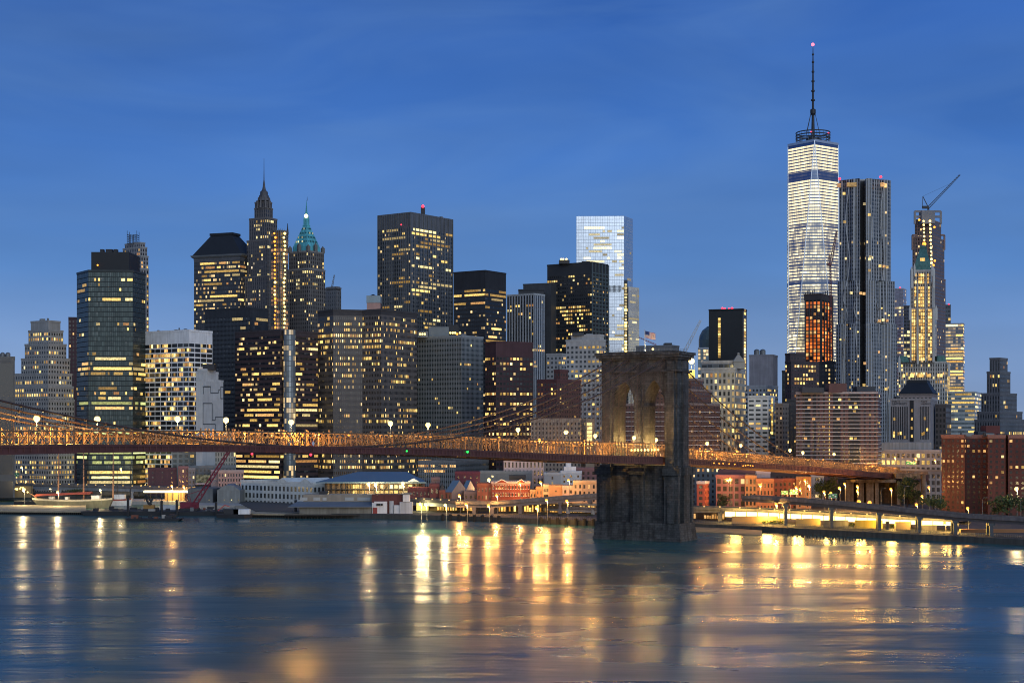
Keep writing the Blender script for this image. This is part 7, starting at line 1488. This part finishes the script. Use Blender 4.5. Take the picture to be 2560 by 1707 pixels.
def canopy_lights():
    e = empty('lit_kiosk', (px2x(34, 1085), 1085, GZ), 'cluster of golden lights under the highway at the left picture edge', 'kiosk'); m = MB(); m.boxz(px2x(34, 1085), 1088, GZ, py2z(1215, 1085), 24, 3); m.build('kiosk_wall', mat('kiosk_wall', (.2, .15, .08), .8), e); rr = random.Random(4)
    for i in range(26): k = MB(); k.ball((px2x(rr.choice((2, 6, 10, 22, 27, 32, 38, 43, 50, 56, 61, 67)) + rr.uniform(-2, 2), 1084), 1084.5, py2z(rr.uniform(1218, 1232), 1084)), rr.uniform(.4, .8), 7, 5); k.build('bulb', emis('golden_bulb', (1, .72, .22), 3.2) if i == 0 else bpy.data.materials['golden_bulb'], e)
    e2 = empty('lit_canopy', (px2x(420, 1040), 1040, GZ), 'long white glowing canopy strip over a lit quay hall left of the red crane', 'canopy'); k = MB(); k.boxz(px2x(420, 1040), 1042, py2z(1231, 1040), py2z(1226, 1040), px2x(480, 1040) - px2x(358, 1040), 4); k.build('glowing_strip', emis('canopy_glow', (1, .82, .48), 3.5), e2)
    k = MB(); k.boxz(px2x(436, 1042), 1046, 0, py2z(1231, 1042), px2x(462, 1042) - px2x(412, 1042), 6); k.build('quay_wall', mat('quay_tan', (.40, .26, .10), .8), e2); point('canopy_light', (px2x(430, 1030), 1034, 8), (1, .62, .2), 14000, 1, e2)
    k = MB(); [k.boxz(px2x(q, 1040), 1040, 0, py2z(1231, 1040), .5, .5) for q in range(362, 480, 14)]; k.build('canopy_posts_grille', DARK, e2)
    m = MB(); m.boxz(px2x(420, 1040), 1055, -1, 2.2, px2x(600, 1040) - px2x(300, 1040), 40); m.build('quay_base', CONC, e2)
canopy_lights()
# ---- highway signs
def gsign(px, py, w, h, Y, label, posts=True):
    x, z_ = px2x(px, Y), py2z(py, Y); W_, H_ = w / F * Y, h / F * Y; e = empty('highway_sign', (x, Y, GZ), label, 'road sign', 'green highway signs'); m = MB(); m.box((x, Y, z_), (W_, .25, H_)); pn = m.build('sign_panel', mat('sign_green', (.02, .24, .09), .5), e); k = MB(); rr = random.Random(int(px))
    for i, f in enumerate((-.3, .02, .3)): k.box((x + W_ * f, Y - .16, z_ + H_ * (.18 if i % 2 else -.12)), (W_ * .2, .04, H_ * .3))
    k.box((x, Y - .15, z_ + H_ * .47), (W_, .04, H_ * .06)); k.box((x, Y - .15, z_ - H_ * .47), (W_, .04, H_ * .06)); k.build('sign_marking', WHITE, pn)
    p_ = MB(); [p_.boxz(x + s_ * W_ * .4, Y + .3, GZ, z_ + H_ * .4, .3, .3) for s_ in (-1, 1)]; p_.build('post', GREYM, e)
gsign(22, 1186, 19, 11, 1142, 'green highway sign with white arrows at the left picture edge'); gsign(41, 1186, 13, 10, 1142.6, 'smaller plain green sign right beside the arrowed highway sign'); gsign(1962, 1231, 18, 10, 860, 'green highway sign left of the white backed one above the ramp'); gsign(1984, 1229, 20, 12, 858, 'green highway sign with white lower part above the ramp'); gsign(2082, 1239, 22, 11, 830, 'green highway sign under the masonry approach lamps'); gsign(2278, 1157, 26, 8, 990, 'long green sign over the bridge approach roadway')
# ------------------------------------------------------------------ ships, barges and piers at the left
TIMB = mat('pier_timber', (.30, .25, .17), .85, streak=.2)
def pier(name, label, x0, x1, yf, yb, zt=2.0):
    A = [on(x0, yf, zt), on(x1, yf + 2, zt), on(x1, yb, zt), on(x0, yb, zt)]; e = empty(name, A[0], label, 'pier'); m = MB(); m.prism([p.xy for p in A], zt - .7, zt); m.build('pier_deck', TIMB, e); k = MB(); n = int(abs(x1 - x0) / 5)
    for i in range(n + 1): q = A[0] + (A[1] - A[0]) * i / n; k.boxz(q.x, q.y + .5, -2, zt - .72, .5, .5); k.boxz(q.x, q.y + 5, -2, zt - .72, .5, .5)
    k.build('pier_pile_grille', PILE, e); r2 = MB()
    for i in range(2 * n + 1): q = A[0] + (A[1] - A[0]) * i / (2 * n); r2.bar((q.x, q.y + .3, zt), (q.x, q.y + .3, zt + 1.1), .1)
    r2.bar(A[0] + Vector((0, .3, 1.1)), A[1] + Vector((0, .3, 1.1)), .1); r2.build('railing', GREYM, e); return e
pier('timber_pier', 'floodlit timber pier below the tall ship at the left', -60, 215, 1276, 1262)
pier('timber_pier', 'dark low pier platform in front of the white pavilion', 590, 760, 1283, 1256, 2.2)
def hull(name, label, cat, x0, x1, ydeck, ywl, Y, c, wid=9, sheer=1.2, stripe=None):
    xa, xb = px2x(x0, Y), px2x(x1, Y); zd = py2z(ydeck, Y); e = empty(name, ((xa + xb) / 2, Y, 0), label, cat); m = MB(); n = 16; prof_ = []
    for i in range(n + 1):
        t_ = i / n; x = xa + (xb - xa) * t_; bw = wid / 2 * (math.sin(math.pi * min(max(t_ * .9 + .06, 0), 1)) ** .45); sh = sheer * (2 * t_ - 1) ** 2
        ends = 1 - .25 * max(0, 1 - t_ / .18) - .2 * max(0, (t_ - .85) / .15); prof_.append([(x, Y - bw, zd + sh), (x, Y - bw * .97, zd + sh - 1.0), (xa + (xb - xa) * (.5 + (t_ - .5) * (.8 if t_ < .5 else .9)), Y - bw * .7, -.5), (xa + (xb - xa) * (.5 + (t_ - .5) * (.8 if t_ < .5 else .9)), Y + bw * .7, -.5), (x, Y + bw, zd + sh)])
    for i in range(n):
        A, C = prof_[i], prof_[i + 1]
        for k in range(4): m.face([A[k + 1], C[k + 1], C[k], A[k]] if True else [], 1 if k == 0 and stripe else 0)
        m.face([A[0], C[0], C[4], A[4]], 2)
    m.face(prof_[0][::-1], 0); m.face(prof_[-1], 0); m.build('hull', [c, stripe or c, TIMB], e); return e, zd
def ship():
    e, zd = hull('sailing_ship', 'moored tall sailing ship with grey green hull, white rail and four bare masts', 'sailing ship', 84, 283, 1248, 1268, 990, mat('ship_hull', (.13, .13, .10), .6, streak=.15), 12, 1.0, mat('ship_rail', (.40, .38, .32), .6)); Y = 990; MSP = mat('ship_mast', (.30, .16, .10), .7)
    for px, yt in ((146, 1128), (209, 1126), (283, 1126)):
        x = px2x(px, Y); m = MB(); m.tube([(x, Y, zd), (x, Y, py2z(1170, Y)), (x, Y, py2z(yt, Y))], [.5, .42, .2], 8); m.build('mast', MSP, e)
        for yy, hw in ((1160, 7), (1172, 9), (1190, 10)): m = MB(); m.tube([(x - hw, Y - .5 - hw * .3, py2z(yy, Y)), (x, Y - .5, py2z(yy, Y)), (x + hw, Y - .5 + hw * .3, py2z(yy, Y))], [.08, .16, .08], 6); m.build('yard', DARK, e)
        m = MB(); [m.bar((x + s_, Y - 4, zd), (x, Y, py2z(1165, Y)), .06) for s_ in (-5, -3.5, 3.5, 5)]; m.build('rigging_net', DARK, e)
    m = MB(); m.tube([(px2x(92, Y), Y, zd + 1), (px2x(74, Y), Y, zd + 4)], [.3, .12], 6); m.build('bowsprit', MSP, e)
    m = MB(); x0, x1 = px2x(90, Y), px2x(230, Y); m.mesh_faces([(x0, Y - 4, zd + 2.2), (x1, Y - 4, zd + 3.6), (x1, Y, zd + 5.0), (x0, Y, zd + 3.4), (x0, Y + 4, zd + 2.2), (x1, Y + 4, zd + 3.6)], [(0, 1, 2, 3), (3, 2, 5, 4)]); m.build('red_awning', mat('awning_red', (.42, .09, .05), .75), e)
    for px, w_, h_ in ((130, 3, 2), (168, 2, 1.6), (240, 5, 2.6)): m = MB(); m.boxz(px2x(px, Y), Y, zd, zd + h_, w_, 4); m.build('deckhouse', WHITE, e)
ship()
def ship2():
    e, zd = hull('moored_ship', 'second ship with red and white hull stripes behind the dark barge', 'ship', 262, 330, 1247, 1262, 1020, WHITE, 9, .6, mat('red_hull', (.25, .06, .05), .6)); Y = 1020
    for px in (293, 356): x = px2x(px if px < 330 else 326, Y); m = MB(); m.tube([(x, Y, zd), (x, Y, py2z(1160, Y))], [.35, .12], 6); m.build('mast', DARK, e)
    m = MB(); m.boxz(px2x(300, Y), Y, zd, zd + 3, 7, 4); m.build('deckhouse', WHITE, e)
    e = empty('sailing_ship_mast', (px2x(80, 1030), 1030, 0), 'tall dark mast of a schooner behind the bow of the tall ship', 'schooner'); m = MB(); x = px2x(80, 1030); m.tube([(x, 1030, 1), (x, 1030, py2z(1150, 1030))], [.45, .15], 7); m.build('mast', DARK, e)
    for yy in (1165, 1192): m = MB(); m.tube([(x - 5, 1029, py2z(yy, 1030)), (x + 5, 1031, py2z(yy, 1030))], .14, 5); m.build('yard', DARK, e)
    m = MB(); m.boxz(x, 1030, -.6, 2.4, 22, 6); m.build('hull', BLACK, e)
ship2()
def barge(name, label, x0, x1, yd, ywl, Y, zd=2.4, wid=20, c=None):
    xa, xb = px2x(x0, Y), px2x(x1, Y); e = empty(name, ((xa + xb) / 2, Y, 0), label, 'barge'); m = MB(); m.mesh_faces([(xa + 3, Y, -.8), (xb - 3, Y, -.8), (xb - 3, Y + wid, -.8), (xa + 3, Y + wid, -.8), (xa, Y, zd), (xb, Y, zd), (xb, Y + wid, zd), (xa, Y + wid, zd)], [(3, 2, 1, 0), (4, 5, 6, 7), (0, 1, 5, 4), (1, 2, 6, 5), (2, 3, 7, 6), (3, 0, 4, 7)]); m.build('hull', c or BLACK, e)
    rr = random.Random(int(x0))
    for i in range(int((x1 - x0) / 14)):
        k = MB(); x = rr.uniform(xa + 4, xb - 4); y = Y + rr.uniform(2, wid - 2); hh = rr.uniform(.5, 2.2); k.boxz(x, y, zd, zd + hh, rr.uniform(1, 4), rr.uniform(1, 2.5)); k.build('deck_load', rr.choice([GREYM, DARK, DARK, CONC, mat('rust_load', (.16, .06, .04), .8)]), e)
    return e
barge('work_barge', 'long black work barge carrying the red crane at the left shore', 200, 600, 1280, 1297, 895, 2.6, 30); barge('work_barge', 'smaller low black barge moored in front of the long work barge', 310, 452, 1295, 1303, 842, 1.4, 10)
for i, (px, yt) in enumerate(((320, 1241), (404, 1252), (442, 1250), (540, 1255), (739, 1250), (777, 1243))):
    P = on(px, 1290, 0); m = MB(); m.lathe((P.x, P.y, -1), [(.75, 0), (.75, py2z(yt, P.y) + 1), (.6, py2z(yt, P.y) + 1.2)], 10); tag(m.build('mooring_post', BLACK), f'tall black steel spud post at the barges, {ORD[i]} from the left', 'post', 'spud posts at the barges')
def redcrane():
    RC = mat('crane_paint_red', (.15, .014, .035), .6); Y = 905; e = crane('crawler_crane', 'maroon lattice boom crawler crane standing on the black work barge', Y, (466, 1272), (482, 1268), (572, 1128), None, RC, 2.6)
    m = MB(); m.boxz(px2x(472, Y), Y + 2, 3.9, 7.4, 10, 5); m.build('crane_house', RC, e); m = MB(); m.boxz(px2x(472, Y), Y - .5, 2.6, 3.9, 11, 2); m.boxz(px2x(472, Y), Y + 4.5, 2.6, 3.9, 11, 2); m.build('crawler_track', DARK, e)
    m = MB(); [m.bar(at(a, ya, Y), at(c_, yc, Y), .35) for a, ya, c_, yc in ((468, 1267, 463, 1238), (463, 1238, 482, 1268), (463, 1238, 512, 1222), (463, 1238, 474, 1240), (474, 1240, 480, 1266), (466, 1250, 478, 1264))]; m.build('gantry_lattice', RC, e)
redcrane()
crane('derrick', 'dark derrick with an orange cab on the work barge left of the red crane', 912, (374, 1266), (376, 1258), (362, 1236), None, DARK, 2.2)
def digger():
    Y = 900; e = empty('excavator', (px2x(372, Y), Y, 2.6), 'dark excavator with a yellow cab on the work barge', 'excavator'); m = MB(); m.boxz(px2x(372, Y), Y + 2, 2.6, 3.8, 7, 4); m.build('crawler_track', DARK, e); m = MB(); m.boxz(px2x(371, Y), Y + 2, 3.82, 6, 6, 3.4); m.build('cab', mat('cab_yellow', (.28, .15, .04), .6), e); m = MB(); [m.bar(at(a, ya, Y), at(c_, yc, Y), .9) for a, ya, c_, yc in ((374, 1262, 384, 1240), (384, 1240, 404, 1246), (404, 1246, 410, 1238))]; m.build('boom', DARK, e)
    e2 = empty('tug_boat', (px2x(585, 870), 870, 0), 'black tug boat with white wheelhouse and red jib beside the work barge', 'tug boat'); Y = 870; m = MB(); m.prism([Vector((px2x(a, Y), Y + b_)) for a, b_ in ((540, 2), (610, 0), (628, 4), (610, 9), (540, 8))], -.6, 2.2); m.build('hull', BLACK, e2); m = MB(); m.boxz(px2x(602, Y), Y + 4, 2.2, py2z(1273, Y), 9, 4); m.build('wheelhouse', WHITE, e2); m = MB(); m.boxz(px2x(576, Y), Y + 4, 2.2, 5, 8, 4); m.build('deckhouse', DARK, e2); m = MB(); [m.bar(at(a, ya, Y + 3), at(c_, yc, Y + 3), .5) for a, ya, c_, yc in ((545, 1276, 562, 1262), (562, 1262, 574, 1266))]; m.build('jib', mat('jib_red', (.4, .08, .07), .6), e2)
    k = MB(); k.boxz(px2x(422, 915), 915, 2.6, py2z(1262, 915), 10, 4); tag(k.build('site_cabin', mat('cabin_white', (.42, .45, .48), .7, streak=.15)), 'long white site cabin on the work barge between two spud posts', 'cabin')
digger()
hm = None
rr = random.Random(9)
for i in range(14):
    px = 628 + (i % 7) * 16 + rr.uniform(-3, 3); py = 1275 + (i // 7) * 9 + rr.uniform(-1, 1); P = on(px, py, 0); 
    if P.y > 960 or P.y < 862: P.y = min(max(P.y, 862), 960); P.x = px2x(px, P.y)
    e = empty('motor_boat', (P.x, P.y, 0), f'small pale motor boat below the white pavilion, {"back" if i < 7 else "front"} row, {ORD[i % 7]} from left', 'boat', 'small boats in the marina'); L2 = rr.uniform(6, 9) / 2; m = MB(); m.prism([Vector((P.x + a * L2, P.y + b_)) for a, b_ in ((-1, -1.1), (.5, -1.2), (1, 0), (.5, 1.2), (-1, 1.1))], -.2, 1.2); m.build('hull', WHITE, e); m = MB(); m.boxz(P.x - L2 * .2, P.y, 1.2, 2.4, L2 * .8, 1.6); m.build('cabin', rr.choice([WHITE, GREYM]), e)
